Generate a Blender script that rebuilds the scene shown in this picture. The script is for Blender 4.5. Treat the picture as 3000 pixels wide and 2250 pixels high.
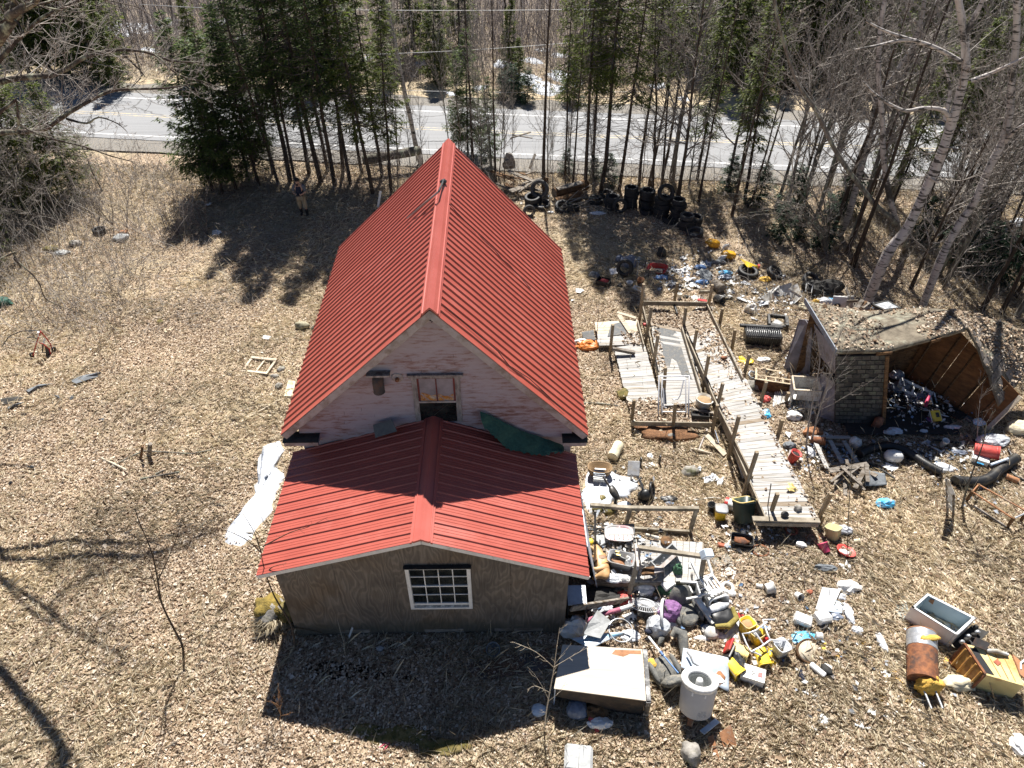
import bpy,bmesh,math,random
import numpy as np
from mathutils import Vector,Matrix,Euler,noise as mnoise
R=math.radians
for o in list(bpy.data.objects):bpy.data.objects.remove(o)
S=bpy.context.scene
COL=S.collection
# ---------------------------------------------------------------- camera, sky, sun, exposure
CAMH,PITCH,FPX=14.863,R(40.808),2089.6
cam=bpy.data.cameras.new('camera');camo=bpy.data.objects.new('camera',cam);COL.objects.link(camo)
cam.sensor_width=36;cam.lens=36*FPX/3000;cam.clip_end=800;cam.clip_start=.1
camo.location=(0,0,CAMH);camo.rotation_euler=(math.pi/2-PITCH,0,0);S.camera=camo
SUN_EL,SUN_AZ=R(54.6),R(-0.5)          # azimuth from +Y towards +X
W=bpy.data.worlds.new('World');S.world=W;W.use_nodes=True
wn=W.node_tree.nodes;sky=wn.new('ShaderNodeTexSky');sky.sky_type='NISHITA';sky.sun_disc=False
sky.sun_elevation=SUN_EL;sky.sun_rotation=SUN_AZ;sky.altitude=300;sky.air_density=.6;sky.dust_density=.1
bg=wn['Background'];bg.inputs['Strength'].default_value=.05
W.node_tree.links.new(sky.outputs[0],bg.inputs[0])
sl=bpy.data.lights.new('sun','SUN');sl.energy=5.0;sl.angle=R(.53);sl.color=(1,.955,.89)
so=bpy.data.objects.new('sun',sl);COL.objects.link(so);so.location=(0,20,40)
sd=Vector((math.sin(SUN_AZ)*math.cos(SUN_EL),math.cos(SUN_AZ)*math.cos(SUN_EL),math.sin(SUN_EL)))
so.rotation_euler=sd.to_track_quat('Z','Y').to_euler()
S.view_settings.view_transform='Standard';S.view_settings.look='None'
S.view_settings.gamma=1;S.view_settings.use_curve_mapping=False;S.view_settings.exposure=1.12
# ---------------------------------------------------------------- helpers
rnd=random.Random(7);NR=np.random.default_rng(11)
CP,SP=math.cos(PITCH),math.sin(PITCH)
def ray(px,py):
  a,b=(px-1500)/FPX,(py-1125)/FPX
  return Vector((a,CP-b*SP,-SP-b*CP))
CAM=Vector((0,0,CAMH))
def G(px,py,z=0.0):
  d=ray(px,py);return CAM+d*((z-CAMH)/d.z)
def V(px,py,y):
  d=ray(px,py);return CAM+d*(y/d.y)
def hit(px,py,p,n):
  d=ray(px,py);return CAM+d*((p-CAM).dot(n)/d.dot(n))
def lerp(a,b,t):return a+(b-a)*t

def spin(rx=0,ry=0,rz=0):return Euler((R(rx),R(ry),R(rz))).to_matrix()

class MB:
  """collects shapes, builds ONE mesh object; coordinates minus .o become local"""
  def __init__(s,o=None):s.v=[];s.f=[];s.mi=[];s.o=Vector(o) if o is not None else None;s.k=0;s.sm=[]
  def add(s,vs,fs,smooth=False):
    n=len(s.v);s.v+=[tuple(v) for v in vs];s.f+=[tuple(i+n for i in f) for f in fs]
    s.mi+=[s.k]*len(fs);s.sm+=[smooth]*len(fs);return s
  def box(s,c,d,M=None,taper=1.0):
    x,y,z=d[0]/2,d[1]/2,d[2]/2;vs=[]
    for (i,j,k) in ((-1,-1,-1),(1,-1,-1),(1,1,-1),(-1,1,-1),(-1,-1,1),(1,-1,1),(1,1,1),(-1,1,1)):
      t=taper if k<0 else 1
      p=Vector((i*x*t,j*y*t,k*z))
      if M is not None:p=M @ p
      vs.append(p+Vector(c))
    return s.add(vs,[(0,3,2,1),(4,5,6,7),(0,1,5,4),(1,2,6,5),(2,3,7,6),(3,0,4,7)])
  def bar(s,a,b,w,h,up=(0,0,1),w2=None):
    a=Vector(a);b=Vector(b);d=(b-a);L=d.length;d.normalize();up=Vector(up)
    if abs(d.dot(up))>.95:up=Vector((0,1,0)) if abs(d.y)<.9 else Vector((1,0,0))
    x=d.cross(up).normalized();u=x.cross(d)
    M=Matrix((x,d,u)).transposed()
    return s.box((a+b)/2,(w,L,h),M)
  def tube(s,pts,r,n=6,cap=True,smooth=True):
    pts=[Vector(p) for p in pts];m=len(pts)
    rs=r if isinstance(r,(list,tuple)) else [r]*m
    vs=[];fs=[];up=None
    for i,p in enumerate(pts):
      d=(pts[min(i+1,m-1)]-pts[max(i-1,0)])
      if d.length<1e-9:d=Vector((0,0,1))
      d.normalize()
      if up is None:up=Vector((0,0,1)) if abs(d.z)<.9 else Vector((1,0,0))
      x=d.cross(up)
      if x.length<1e-6:x=d.orthogonal()
      x.normalize();up=x.cross(d)
      for k in range(n):
        a=2*math.pi*k/n
        vs.append(p+(x*math.cos(a)+up*math.sin(a))*rs[i])
    for i in range(m-1):
      for k in range(n):fs.append((i*n+k,i*n+(k+1) % n,(i+1)*n+(k+1) % n,(i+1)*n+k))
    s.add(vs,fs,smooth)
    if cap:s.add(vs[:n],[tuple(range(n))[::-1]]);s.add(vs[-n:],[tuple(range(n))])
    return s
  def lathe(s,prof,n=16,M=None,c=(0,0,0),ell=1.0,smooth=True,wob=0):
    vs=[];m=len(prof);c=Vector(c)
    for (r,z) in prof:
      for k in range(n):
        a=2*math.pi*k/n;rr=r*(1+wob*math.sin(3*a+z*9))
        p=Vector((rr*math.cos(a),rr*ell*math.sin(a),z))
        if M is not None:p=M @ p
        vs.append(p+c)
    fs=[(i*n+k,i*n+(k+1) % n,(i+1)*n+(k+1) % n,(i+1)*n+k) for i in range(m-1) for k in range(n)]
    return s.add(vs,fs,smooth)
  def prism(s,poly,z0,z1,M=None,c=(0,0,0)):
    n=len(poly);c=Vector(c)
    vs=[Vector((x,y,z0)) for x,y in poly]+[Vector((x,y,z1)) for x,y in poly]
    if M is not None:vs=[M @ v for v in vs]
    vs=[v+c for v in vs]
    return s.add(vs,[tuple(range(n))[::-1],tuple(range(n,2*n))]+[(i,(i+1) % n,n+(i+1) % n,n+i) for i in range(n)])
  def slab(s,pts,th):
    """world polygon (3D points) given a thickness along its normal"""
    P=[Vector(p) for p in pts];n=len(P);nn=(P[1]-P[0]).cross(P[2]-P[0]).normalized()
    vs=P+[p-nn*th for p in P]
    return s.add(vs,[tuple(range(n)),tuple(range(n,2*n))[::-1]]+[(i,n+i,n+(i+1) % n,(i+1) % n) for i in range(n)])
  def sheet(s,fn,nu,nv,th=0.0,smooth=True):
    vs=[Vector(fn(i/nu,j/nv)) for j in range(nv+1) for i in range(nu+1)]
    q=lambda i,j:j*(nu+1)+i
    fs=[(q(i,j),q(i+1,j),q(i+1,j+1),q(i,j+1)) for j in range(nv) for i in range(nu)]
    if th:
      n=len(vs);vs2=[v-Vector((0,0,th)) for v in vs]
      f2=[tuple(n+a for a in f[::-1]) for f in fs]
      ed=[(q(i,0),q(i+1,0)) for i in range(nu)]+[(q(nu,j),q(nu,j+1)) for j in range(nv)]+ \
                 [(q(i+1,nv),q(i,nv)) for i in range(nu)]+[(q(0,j+1),q(0,j)) for j in range(nv)]
      return s.add(vs+vs2,fs+f2+[(a,n+a,n+b,b) for a,b in ed],smooth)
    return s.add(vs,fs,smooth)
  def blob(s,c,r,seed=0,amp=.25,freq=2.0,sub=2,M=None,flat=None):
    bm=bmesh.new();bmesh.ops.create_icosphere(bm,subdivisions=sub,radius=1)
    off=Vector((seed*3.7,seed*1.3,seed*2.1));vs=[]
    for v in bm.verts:
      k=1+amp*mnoise.noise(v.co*freq+off)+amp*.5*mnoise.noise(v.co*freq*2.7+off)
      p=Vector((v.co.x*r[0],v.co.y*r[1],v.co.z*r[2]))*k
      if flat is not None and p.z<flat:p.z=flat
      if M is not None:p=M @ p
      vs.append(p+Vector(c))
    fs=[tuple(v.index for v in f.verts) for f in bm.faces];bm.free()
    return s.add(vs,fs,True)
  def crease(s,c,r,seed=0,amp=.5,sub=3):
    """crumpled film or cloth: sharp folds, a torn low skirt, flat underneath"""
    bm=bmesh.new();bmesh.ops.create_icosphere(bm,subdivisions=sub,radius=1);o=Vector((seed*3.7,seed*1.3,seed*2.1));vs=[]
    for v in bm.verts:
      p=v.co;e=lambda f:1-2*abs(mnoise.noise(p*f+o));k=.82+amp*.55*mnoise.noise(p*1.3+o)+amp*.34*e(2.1)*e(1.2)+amp*.22*e(4.6)
      q=Vector((p.x*r[0]*k,p.y*r[1]*k,p.z*r[2]*k*(1+.4*amp*e(3.1))))
      if q.z<-r[2]*.35:t=min(1,(-q.z/r[2]-.35)*1.6);q.x *= 1+.25*t*amp*e(5);q.y *= 1+.25*t*amp*e(4);q.z=-r[2]*(.42+.06*mnoise.noise(p*6))
      vs.append(q+Vector(c))
    fs=[tuple(v.index for v in f.verts) for f in bm.faces];bm.free();return s.add(vs,fs,False)
  def build(s,name,mats,parent=None,loc=None,bev=0,label=None):
    me=bpy.data.meshes.new(name);o0=s.o
    vs=s.v if o0 is None else [(v[0]-o0.x,v[1]-o0.y,v[2]-o0.z) for v in s.v]
    me.from_pydata(vs,[],s.f)
    ms=mats if isinstance(mats,(list,tuple)) else [mats]
    for m in ms:me.materials.append(m)
    me.polygons.foreach_set('material_index',s.mi);me.polygons.foreach_set('use_smooth',s.sm)
    if bev:
      bm=bmesh.new();bm.from_mesh(me)
      bmesh.ops.bevel(bm,geom=[e for e in bm.edges if e.is_manifold and e.calc_face_angle(0)>.5],offset=bev,segments=1,affect='EDGES')
      bm.to_mesh(me);bm.free()
    me.update()
    return link(name,me,parent,loc if loc is not None else (o0 if parent is None and o0 is not None else None),label)

def link(name,me,parent=None,loc=None,label=None):
  o=bpy.data.objects.new(name,me);COL.objects.link(o)
  if parent is not None:o.parent=parent
  if loc is not None:o.location=loc
  if label:o['label']=label
  return o
def tag(o,label,cat,group=None):
  o['label']=label;o['category']=cat
  if group:o['group']=group
  return o
def thing(name,label,cat,loc=(0,0,0),rot=(0,0,0),group=None):
  o=bpy.data.objects.new(name,None);COL.objects.link(o);o.empty_display_size=.1
  o.location=loc;o.rotation_euler=[R(a) for a in rot]
  return tag(o,label,cat,group)
def place(o,loc,rot=(0,0,0),sc=None):
  o.location=loc;o.rotation_euler=[R(a) for a in rot]
  if sc:o.scale=sc if isinstance(sc,(tuple,list)) else (sc,sc,sc)
  return o
KIDS={}
def kids(o):return [c for c in bpy.data.objects if c.parent==o] if o.name not in KIDS else KIDS[o.name]
def dup(root,loc,rot=(0,0,0),sc=1,label=None,group=None):
  if root.name not in KIDS:
    KIDS[root.name]=kids(root)
    for c in KIDS[root.name]:KIDS[c.name]=kids(c)
  r=root.copy();COL.objects.link(r);r.location=loc;r.rotation_euler=[R(a) for a in rot]
  r.scale=(sc,sc,sc) if not isinstance(sc,(tuple,list)) else sc
  if label:r['label']=label
  if group:r['group']=group
  for c in KIDS[root.name]:
    d=c.copy();COL.objects.link(d);d.parent=r
    for g in KIDS[c.name]:
      e=g.copy();COL.objects.link(e);e.parent=d
  return r
def kind(o,k):o['kind']=k;return o
# ---------------------------------------------------------------- materials
MATS={}
def nt(name):
  m=bpy.data.materials.new(name);m.use_nodes=True;t=m.node_tree
  return m,t,t.nodes['Principled BSDF']
def N(t,typ,**kw):
  n=t.nodes.new(typ)
  for k,v in kw.items():
    if k.startswith('i_'):
      key=k[2:];n.inputs[int(key) if key.isdigit() else key.replace('_',' ')].default_value=v
    else:setattr(n,k,v)
  return n
def L(t,a,b):t.links.new(a,b)
def ramp(t,fac,stops):
  r=t.nodes.new('ShaderNodeValToRGB');e=r.color_ramp.elements
  while len(e)<len(stops):e.new(.5)
  for x,(p,c) in zip(e,stops):x.position=p;x.color=(*c,1)
  L(t,fac,r.inputs[0]);return r.outputs[0]
def coords(t,stretch=(1,1,1),rand=True,rot=(0,0,0)):
  tc=N(t,'ShaderNodeTexCoord');mp=N(t,'ShaderNodeMapping');mp.inputs['Scale'].default_value=stretch
  mp.inputs['Rotation'].default_value=rot
  if rand:
    oi=N(t,'ShaderNodeObjectInfo');mu=N(t,'ShaderNodeMath',operation='MULTIPLY',i_1=37.0)
    L(t,oi.outputs['Random'],mu.inputs[0]);L(t,mu.outputs[0],mp.inputs['Location'])
  L(t,tc.outputs['Object'],mp.inputs['Vector']);return mp.outputs[0]
def mat(name,c1,c2=None,scale=6,rough=.6,bump=.0,metal=0,stretch=(1,1,1),dirt=None,dirt_amt=.4,detail=6,lo=.35,hi=.65,
    var=0.0,trans=0,spec=.5,bscale=None,emit=0):
  if name in MATS:return MATS[name]
  m,t,p=nt(name);v=coords(t,stretch)
  nz=N(t,'ShaderNodeTexNoise',i_Scale=scale,i_Detail=detail,i_Roughness=.65);L(t,v,nz.inputs['Vector'])
  c2=c2 or tuple(a*.72 for a in c1)
  col=ramp(t,nz.outputs[0],[(lo,c2),(hi,c1)])
  if dirt:
    n2=N(t,'ShaderNodeTexNoise',i_Scale=scale*.45,i_Detail=8,i_Roughness=.7);L(t,v,n2.inputs['Vector'])
    mr=N(t,'ShaderNodeMapRange',i_1=.62-dirt_amt*.35,i_2=.75-dirt_amt*.3);L(t,n2.outputs[0],mr.inputs[0])
    mx=N(t,'ShaderNodeMix',data_type='RGBA');L(t,mr.outputs[0],mx.inputs[0]);L(t,col,mx.inputs[6]);mx.inputs[7].default_value=(*dirt,1)
    col=mx.outputs[2]
  if var:
    oi=N(t,'ShaderNodeObjectInfo');h=N(t,'ShaderNodeHueSaturation')
    mr=N(t,'ShaderNodeMapRange',i_3=1-var,i_4=1+var);L(t,oi.outputs['Random'],mr.inputs[0]);L(t,mr.outputs[0],h.inputs['Value'])
    L(t,col,h.inputs['Color']);col=h.outputs[0]
  L(t,col,p.inputs['Base Color']);p.inputs['Roughness'].default_value=rough;p.inputs['Metallic'].default_value=metal
  p.inputs['Specular IOR Level'].default_value=spec
  if trans:
    p.inputs['Transmission Weight'].default_value=trans;p.inputs['IOR'].default_value=1.2
  if bump:
    n3=N(t,'ShaderNodeTexNoise',i_Scale=bscale or scale*2.5,i_Detail=5);L(t,v,n3.inputs['Vector'])
    b=N(t,'ShaderNodeBump',i_Strength=min(1,bump),i_Distance=.02);L(t,n3.outputs[0],b.inputs['Height']);L(t,b.outputs[0],p.inputs['Normal'])
  MATS[name]=m;return m

def island_mat(name,stops,rough=.7,trans=.25,spec=.25):
  """leaf-type material: one colour per loose piece, thin and a little translucent"""
  m,t,p=nt(name);g=N(t,'ShaderNodeNewGeometry')
  col=ramp(t,g.outputs['Random Per Island'],stops)
  tc=N(t,'ShaderNodeTexCoord');nz=N(t,'ShaderNodeTexNoise',i_Scale=.35,i_Detail=5);L(t,tc.outputs['Object'],nz.inputs['Vector'])
  mr=N(t,'ShaderNodeMapRange',i_1=.3,i_2=.7,i_3=.72,i_4=1.22);L(t,nz.outputs[0],mr.inputs[0])
  h=N(t,'ShaderNodeHueSaturation');L(t,mr.outputs[0],h.inputs['Value']);L(t,col,h.inputs['Color']);col=h.outputs[0]
  L(t,col,p.inputs['Base Color']);p.inputs['Roughness'].default_value=rough;p.inputs['Specular IOR Level'].default_value=spec
  tr=N(t,'ShaderNodeBsdfTranslucent');L(t,col,tr.inputs[0]);mx=N(t,'ShaderNodeMixShader',i_0=trans)
  L(t,p.outputs[0],mx.inputs[1]);L(t,tr.outputs[0],mx.inputs[2]);L(t,mx.outputs[0],t.nodes['Material Output'].inputs[0])
  return m
M_leaf=island_mat('dead_leaf',[(0,(.15,.095,.062)),(.2,(.27,.185,.12)),(.45,(.43,.325,.225)),(.7,(.56,.45,.335)),(.88,(.66,.56,.45)),(1,(.74,.67,.57))])
M_straw=island_mat('dry_grass',[(0,(.36,.29,.19)),(.4,(.54,.46,.325)),(.8,(.66,.58,.43)),(1,(.74,.68,.55))])
M_needle=island_mat('spruce_needles',[(0,(.045,.075,.03)),(.35,(.085,.135,.042)),(.7,(.13,.185,.055)),(1,(.18,.22,.075))],.5,.58,.3)
M_needle2=island_mat('sunny_needles',[(0,(.055,.085,.02)),(.4,(.11,.145,.03)),(.8,(.16,.19,.042)),(1,(.21,.23,.07))],.5,.52,.3)
M_fir=island_mat('fir_needles',[(0,(.015,.04,.022)),(.5,(.03,.07,.035)),(1,(.055,.1,.05))],.55,.2,.3)
M_moss=mat('moss',(.16,.12,.03),(.05,.06,.015),14,.95,.6,dirt=(.22,.17,.07),dirt_amt=.5)
def bark(name,c1,c2,scale=10,st=(1,1,.25),d=None,da=.4):return mat(name,c1,c2,scale,.9,.6,stretch=st,dirt=d,dirt_amt=da,spec=.2,var=.2)
M_spbark=bark('spruce_bark',(.10,.075,.055),(.035,.026,.02))
M_gbark=bark('grey_bark',(.21,.19,.165),(.07,.06,.05),9,(1,1,.3),(.28,.30,.23),.35)
M_twig=bark('twig_bark',(.36,.33,.30),(.19,.165,.145),8)
M_dtwig=bark('dark_twig_bark',(.21,.18,.165),(.07,.055,.05),8)
M_rtwig=bark('red_twig_bark',(.26,.235,.235),(.13,.112,.112),8)
M_maple=bark('lichen_bark',(.10,.078,.064),(.035,.028,.024),9,(1,1,.5),(.36,.37,.27),.3)
def birch_mat():
  m,t,p=nt('birch_bark');v=coords(t,(1,1,1),False)
  n1=N(t,'ShaderNodeTexNoise',i_Scale=2.2,i_Detail=4);
  mp=N(t,'ShaderNodeMapping');mp.inputs['Scale'].default_value=(1.6,1.6,9);L(t,v,mp.inputs[0])
  n2=N(t,'ShaderNodeTexNoise',i_Scale=1.6,i_Detail=5,i_Roughness=.6);L(t,mp.outputs[0],n2.inputs['Vector']);L(t,v,n1.inputs['Vector'])
  base=ramp(t,n1.outputs[0],[(.3,(.32,.29,.27)),(.55,(.50,.46,.43)),(.75,(.42,.35,.30))])
  mr=N(t,'ShaderNodeMapRange',i_1=.54,i_2=.58);L(t,n2.outputs[0],mr.inputs[0])
  n3=N(t,'ShaderNodeTexNoise',i_Scale=.9,i_Detail=6,i_Roughness=.7);L(t,v,n3.inputs['Vector'])
  mr3=N(t,'ShaderNodeMapRange',i_1=.54,i_2=.6);L(t,n3.outputs[0],mr3.inputs[0])
  mxx=N(t,'ShaderNodeMath',operation='MAXIMUM');L(t,mr.outputs[0],mxx.inputs[0]);L(t,mr3.outputs[0],mxx.inputs[1])
  mx=N(t,'ShaderNodeMix',data_type='RGBA');L(t,mxx.outputs[0],mx.inputs[0]);L(t,base,mx.inputs[6]);mx.inputs[7].default_value=(.05,.045,.04,1)
  L(t,mx.outputs[2],p.inputs['Base Color']);p.inputs['Roughness'].default_value=.7
  b=N(t,'ShaderNodeBump',i_Strength=.5,i_Distance=.02);L(t,n2.outputs[0],b.inputs['Height']);L(t,b.outputs[0],p.inputs['Normal'])
  return m
M_birch=birch_mat()
def wood(name,c1,c2,st=(1,14,14),rough=.8,scale=2.5,d=None,da=.3,var=.15,bump=.35):
  return mat(name,c1,c2,scale,rough,bump,stretch=st,dirt=d,dirt_amt=da,var=var,spec=.2)
M_deck=wood('weathered_deck_wood',(.46,.45,.435),(.29,.282,.27),(.8,12,12),d=(.27,.23,.17),da=.3)
M_deckm=wood('leaf_stained_deck_wood',(.36,.32,.27),(.25,.20,.15),(.8,12,12),d=(.18,.13,.08),da=.5)
M_post=wood('treated_post_wood',(.33,.255,.16),(.19,.14,.085),(12,12,1.2),d=(.30,.27,.23),da=.4)
M_rail=wood('grey_rail_wood',(.34,.30,.24),(.20,.17,.125),(2,2,2),d=(.13,.11,.08),da=.3)
M_oldwood=wood('old_grey_wood',(.30,.27,.235),(.14,.12,.10),(2,9,9),d=(.10,.075,.05),da=.4)
M_brownwood=wood('rotten_brown_wood',(.20,.115,.055),(.085,.045,.022),(3,3,8),d=(.05,.03,.02),da=.4)
M_palewood=wood('pale_dry_wood',(.60,.53,.42),(.42,.35,.26),(2,10,10),d=(.3,.24,.17),da=.2)
M_white=mat('white_plastic',(.80,.80,.79),(.66,.66,.64),5,.35,.05,dirt=(.42,.38,.31),dirt_amt=.15,var=.06)
M_whited=mat('dirty_white_plastic',(.72,.72,.70),(.5,.5,.48),5,.5,.1,dirt=(.32,.28,.22),dirt_amt=.45,var=.1)
M_blueish=mat('bluish_white_plastic',(.60,.68,.76),(.45,.52,.6),5,.4,.1,dirt=(.35,.33,.3),dirt_amt=.2,var=.1)
M_film=mat('crumpled_clear_film',(.66,.68,.71),(.42,.44,.47),9,.22,.9,var=.1,bscale=14)
M_grey=mat('grey_plastic',(.30,.31,.32),(.2,.2,.21),6,.5,.1,dirt=(.2,.17,.13),dirt_amt=.3,var=.1)
M_black=mat('black_plastic',(.022,.023,.025),(.012,.012,.013),6,.42,.1,dirt=(.08,.07,.055),dirt_amt=.25)
M_rubber=mat('tyre_rubber',(.020,.020,.021),(.011,.011,.012),14,.6,.5,dirt=(.06,.055,.047),dirt_amt=.2,var=.3)
M_rubberg=mat('dusty_tyre_rubber',(.055,.056,.058),(.03,.03,.031),14,.75,.5,dirt=(.11,.1,.085),dirt_amt=.3)
M_yellow=mat('yellow_plastic',(.78,.56,.055),(.66,.45,.03),4,.4,.05,dirt=(.35,.24,.07),dirt_amt=.15)
M_cream=mat('cream_plastic',(.78,.62,.26),(.68,.5,.18),4,.45,.05,dirt=(.4,.3,.15),dirt_amt=.2)
M_red=mat('red_plastic',(.50,.035,.03),(.38,.02,.02),4,.45,.05,dirt=(.25,.08,.05),dirt_amt=.2)
M_salmon=mat('faded_red_plastic',(.62,.10,.085),(.5,.06,.05),5,.5,.1)
M_pink=mat('pink_plastic',(.62,.07,.16),(.5,.04,.1),5,.45)
M_purple=mat('purple_cloth',(.25,.12,.28),(.13,.055,.15),9,.85,.8)
M_green=mat('green_cloth',(.035,.115,.085),(.02,.07,.055),14,.9,.9,stretch=(1,1,1),var=.1)
M_netting=mat('green_netting',(.07,.17,.09),(.03,.09,.05),20,.9,.8)
M_binGreen=mat('dark_green_plastic',(.02,.045,.04),(.012,.028,.026),6,.45,.1,dirt=(.09,.1,.05),dirt_amt=.3)
M_blue=mat('blue_plastic',(.08,.2,.42),(.06,.13,.3),5,.5,.2)
M_cyan=mat('light_blue_plastic',(.07,.42,.70),(.05,.33,.6),8,.5,.2,dirt=(.6,.6,.6),dirt_amt=.3)
M_bluebag=mat('dusky_blue_plastic',(.20,.23,.29),(.12,.14,.19),6,.4,.4)
M_rust=mat('rusty_iron',(.30,.115,.045),(.13,.05,.025),8,.85,.4,dirt=(.07,.04,.03),dirt_amt=.4)
M_rustl=mat('light_rust',(.40,.19,.09),(.24,.11,.05),7,.85,.4,dirt=(.30,.25,.2),dirt_amt=.3)
M_metal=mat('galvanised_metal',(.55,.57,.59),(.4,.42,.44),6,.4,.1,metal=.6,dirt=(.25,.2,.15),dirt_amt=.2)
M_alu=mat('aluminium_tube',(.72,.73,.75),(.6,.6,.62),6,.35,0,metal=.3)
M_whitemetal=mat('white_enamel',(.72,.74,.77),(.64,.66,.69),2.5,.3,.03,dirt=(.5,.47,.43),dirt_amt=.08)
M_dark=mat('dark_debris',(.035,.033,.03),(.015,.014,.013),8,.8,.4)
M_foam=mat('grey_upholstery',(.15,.15,.14),(.09,.09,.085),12,.95,.6,dirt=(.24,.22,.18),dirt_amt=.35)
M_creamfoam=mat('cream_foam',(.66,.60,.44),(.56,.49,.34),9,.9,.3,dirt=(.38,.32,.2),dirt_amt=.2)
M_yfoam=mat('yellow_foam',(.70,.46,.10),(.52,.3,.05),10,.95,.8)
M_tan=mat('tan_plastic',(.50,.30,.13),(.38,.21,.085),5,.5,.15)
M_stone=mat('grey_stone',(.33,.31,.28),(.17,.155,.135),6,.95,.8,dirt=(.12,.12,.06),dirt_amt=.35)
M_pstone=mat('pale_stone',(.40,.41,.41),(.30,.31,.31),6,.95,.6,dirt=(.3,.3,.28),dirt_amt=.25)
M_brick=mat('red_brick',(.40,.13,.075),(.3,.09,.05),8,.9,.5)
M_snow=mat('old_snow',(.54,.565,.61),(.44,.47,.52),5,.75,.7,dirt=(.42,.38,.32),dirt_amt=.06,bscale=9)
M_tarp=mat('grey_fabric',(.17,.185,.20),(.10,.11,.12),9,.8,.7)
M_card=mat('cardboard',(.34,.23,.13),(.26,.17,.09),6,.9,.3)
M_skin=mat('skin',(.48,.29,.21),(.42,.24,.17),8,.55)
M_navy=mat('navy_cloth',(.018,.022,.045),(.012,.015,.03),20,.9,.3)
M_heather=mat('heather_grey_cloth',(.15,.16,.19),(.11,.12,.14),60,.9,.3)
M_khaki=mat('khaki_cloth',(.38,.30,.20),(.30,.235,.15),20,.9,.4)
M_hair=mat('dark_hair',(.022,.016,.012),(.012,.009,.007),30,.7,.6)
M_boot=mat('black_rubber_boot',(.016,.016,.018),(.01,.01,.011),8,.4)
def glass_mat():
  m,t,p=nt('dark_window_glass');p.inputs['Base Color'].default_value=(.012,.015,.014,1);p.inputs['Roughness'].default_value=.06
  v=coords(t);nz=N(t,'ShaderNodeTexNoise',i_Scale=4,i_Detail=4);L(t,v,nz.inputs[0])
  L(t,ramp(t,nz.outputs[0],[(.4,(.008,.010,.010)),(.7,(.035,.038,.034))]),p.inputs['Base Color'])
  return m
M_glass=glass_mat()
# ---------------------------------------------------------------- ground, road, snow
_gw=[(NR.uniform(.15,1.1),NR.uniform(-1,1),NR.uniform(-1,1),NR.uniform(0,6.28)) for _ in range(14)]
def yroad(x):return 35.15-.113*x+.0003*x*x      # the road's near white line
def gh(x,y):
  x=np.asarray(x,float);y=np.asarray(y,float);z=0
  for k,a,b,ph in _gw:z=z+.012*np.sin(k*(a*x*2+b*y*2)+ph)/(k+.35)
  d=y-yroad(x)                                        # flatten and lower under the road
  f=np.clip(np.minimum((-1.5-d)/3,99)*(d<3)+((d-7.5)/2)*(d>=3),0,1)
  z=z*f-.10*(1-f)
  far=np.clip((d-8)/6,0,1)
  return z+far*(.45*np.sin(x*.21+1)*np.sin(y*.17)+.25*np.sin(x*.5+y*.3))-.25*far
def ground_mat():
  m,t,p=nt('leaf_litter_ground');v=coords(t,rand=False)
  vo=N(t,'ShaderNodeTexVoronoi',i_Scale=22);L(t,v,vo.inputs['Vector'])
  sep=N(t,'ShaderNodeSeparateColor');L(t,vo.outputs['Color'],sep.inputs[0])
  leafc=ramp(t,sep.outputs[0],[(0,(.12,.08,.053)),(.3,(.24,.17,.115)),(.65,(.39,.30,.21)),(1,(.54,.45,.35))])
  n1=N(t,'ShaderNodeTexNoise',i_Scale=.22,i_Detail=7,i_Roughness=.6);L(t,v,n1.inputs['Vector'])
  n2=N(t,'ShaderNodeTexNoise',i_Scale=35,i_Detail=5,i_Roughness=.8);L(t,v,n2.inputs['Vector'])
  straw=ramp(t,n2.outputs[0],[(.3,(.2,.155,.10)),(.55,(.43,.355,.24)),(.75,(.56,.48,.35))])
  mr=N(t,'ShaderNodeMapRange',i_1=.45,i_2=.6);L(t,n1.outputs[0],mr.inputs[0])
  mx=N(t,'ShaderNodeMix',data_type='RGBA');L(t,mr.outputs[0],mx.inputs[0]);L(t,leafc,mx.inputs[6]);L(t,straw,mx.inputs[7])
  n3=N(t,'ShaderNodeTexNoise',i_Scale=.6,i_Detail=8,i_Roughness=.7);L(t,v,n3.inputs['Vector'])
  mr2=N(t,'ShaderNodeMapRange',i_1=.58,i_2=.75,i_4=.6);L(t,n3.outputs[0],mr2.inputs[0])
  mx2=N(t,'ShaderNodeMix',data_type='RGBA');L(t,mr2.outputs[0],mx2.inputs[0]);L(t,mx.outputs[2],mx2.inputs[6]);mx2.inputs[7].default_value=(.10,.06,.035,1)
  # duller brown-grey forest floor beyond the road
  sx=N(t,'ShaderNodeSeparateXYZ');L(t,v,sx.inputs[0])
  mr3=N(t,'ShaderNodeMapRange',i_1=44,i_2=49,i_4=.7);L(t,sx.outputs[1],mr3.inputs[0])
  mx3=N(t,'ShaderNodeMix',data_type='RGBA');L(t,mr3.outputs[0],mx3.inputs[0]);L(t,mx2.outputs[2],mx3.inputs[6])
  L(t,ramp(t,n3.outputs[0],[(.3,(.13,.112,.10)),(.6,(.25,.21,.18)),(.75,(.33,.29,.25))]),mx3.inputs[7])
  L(t,mx3.outputs[2],p.inputs['Base Color']);p.inputs['Roughness'].default_value=.95;p.inputs['Specular IOR Level'].default_value=.1
  b=N(t,'ShaderNodeBump',i_Strength=.8,i_Distance=.03);L(t,n2.outputs[0],b.inputs['Height']);L(t,b.outputs[0],p.inputs['Normal'])
  return m
M_ground=ground_mat()
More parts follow.
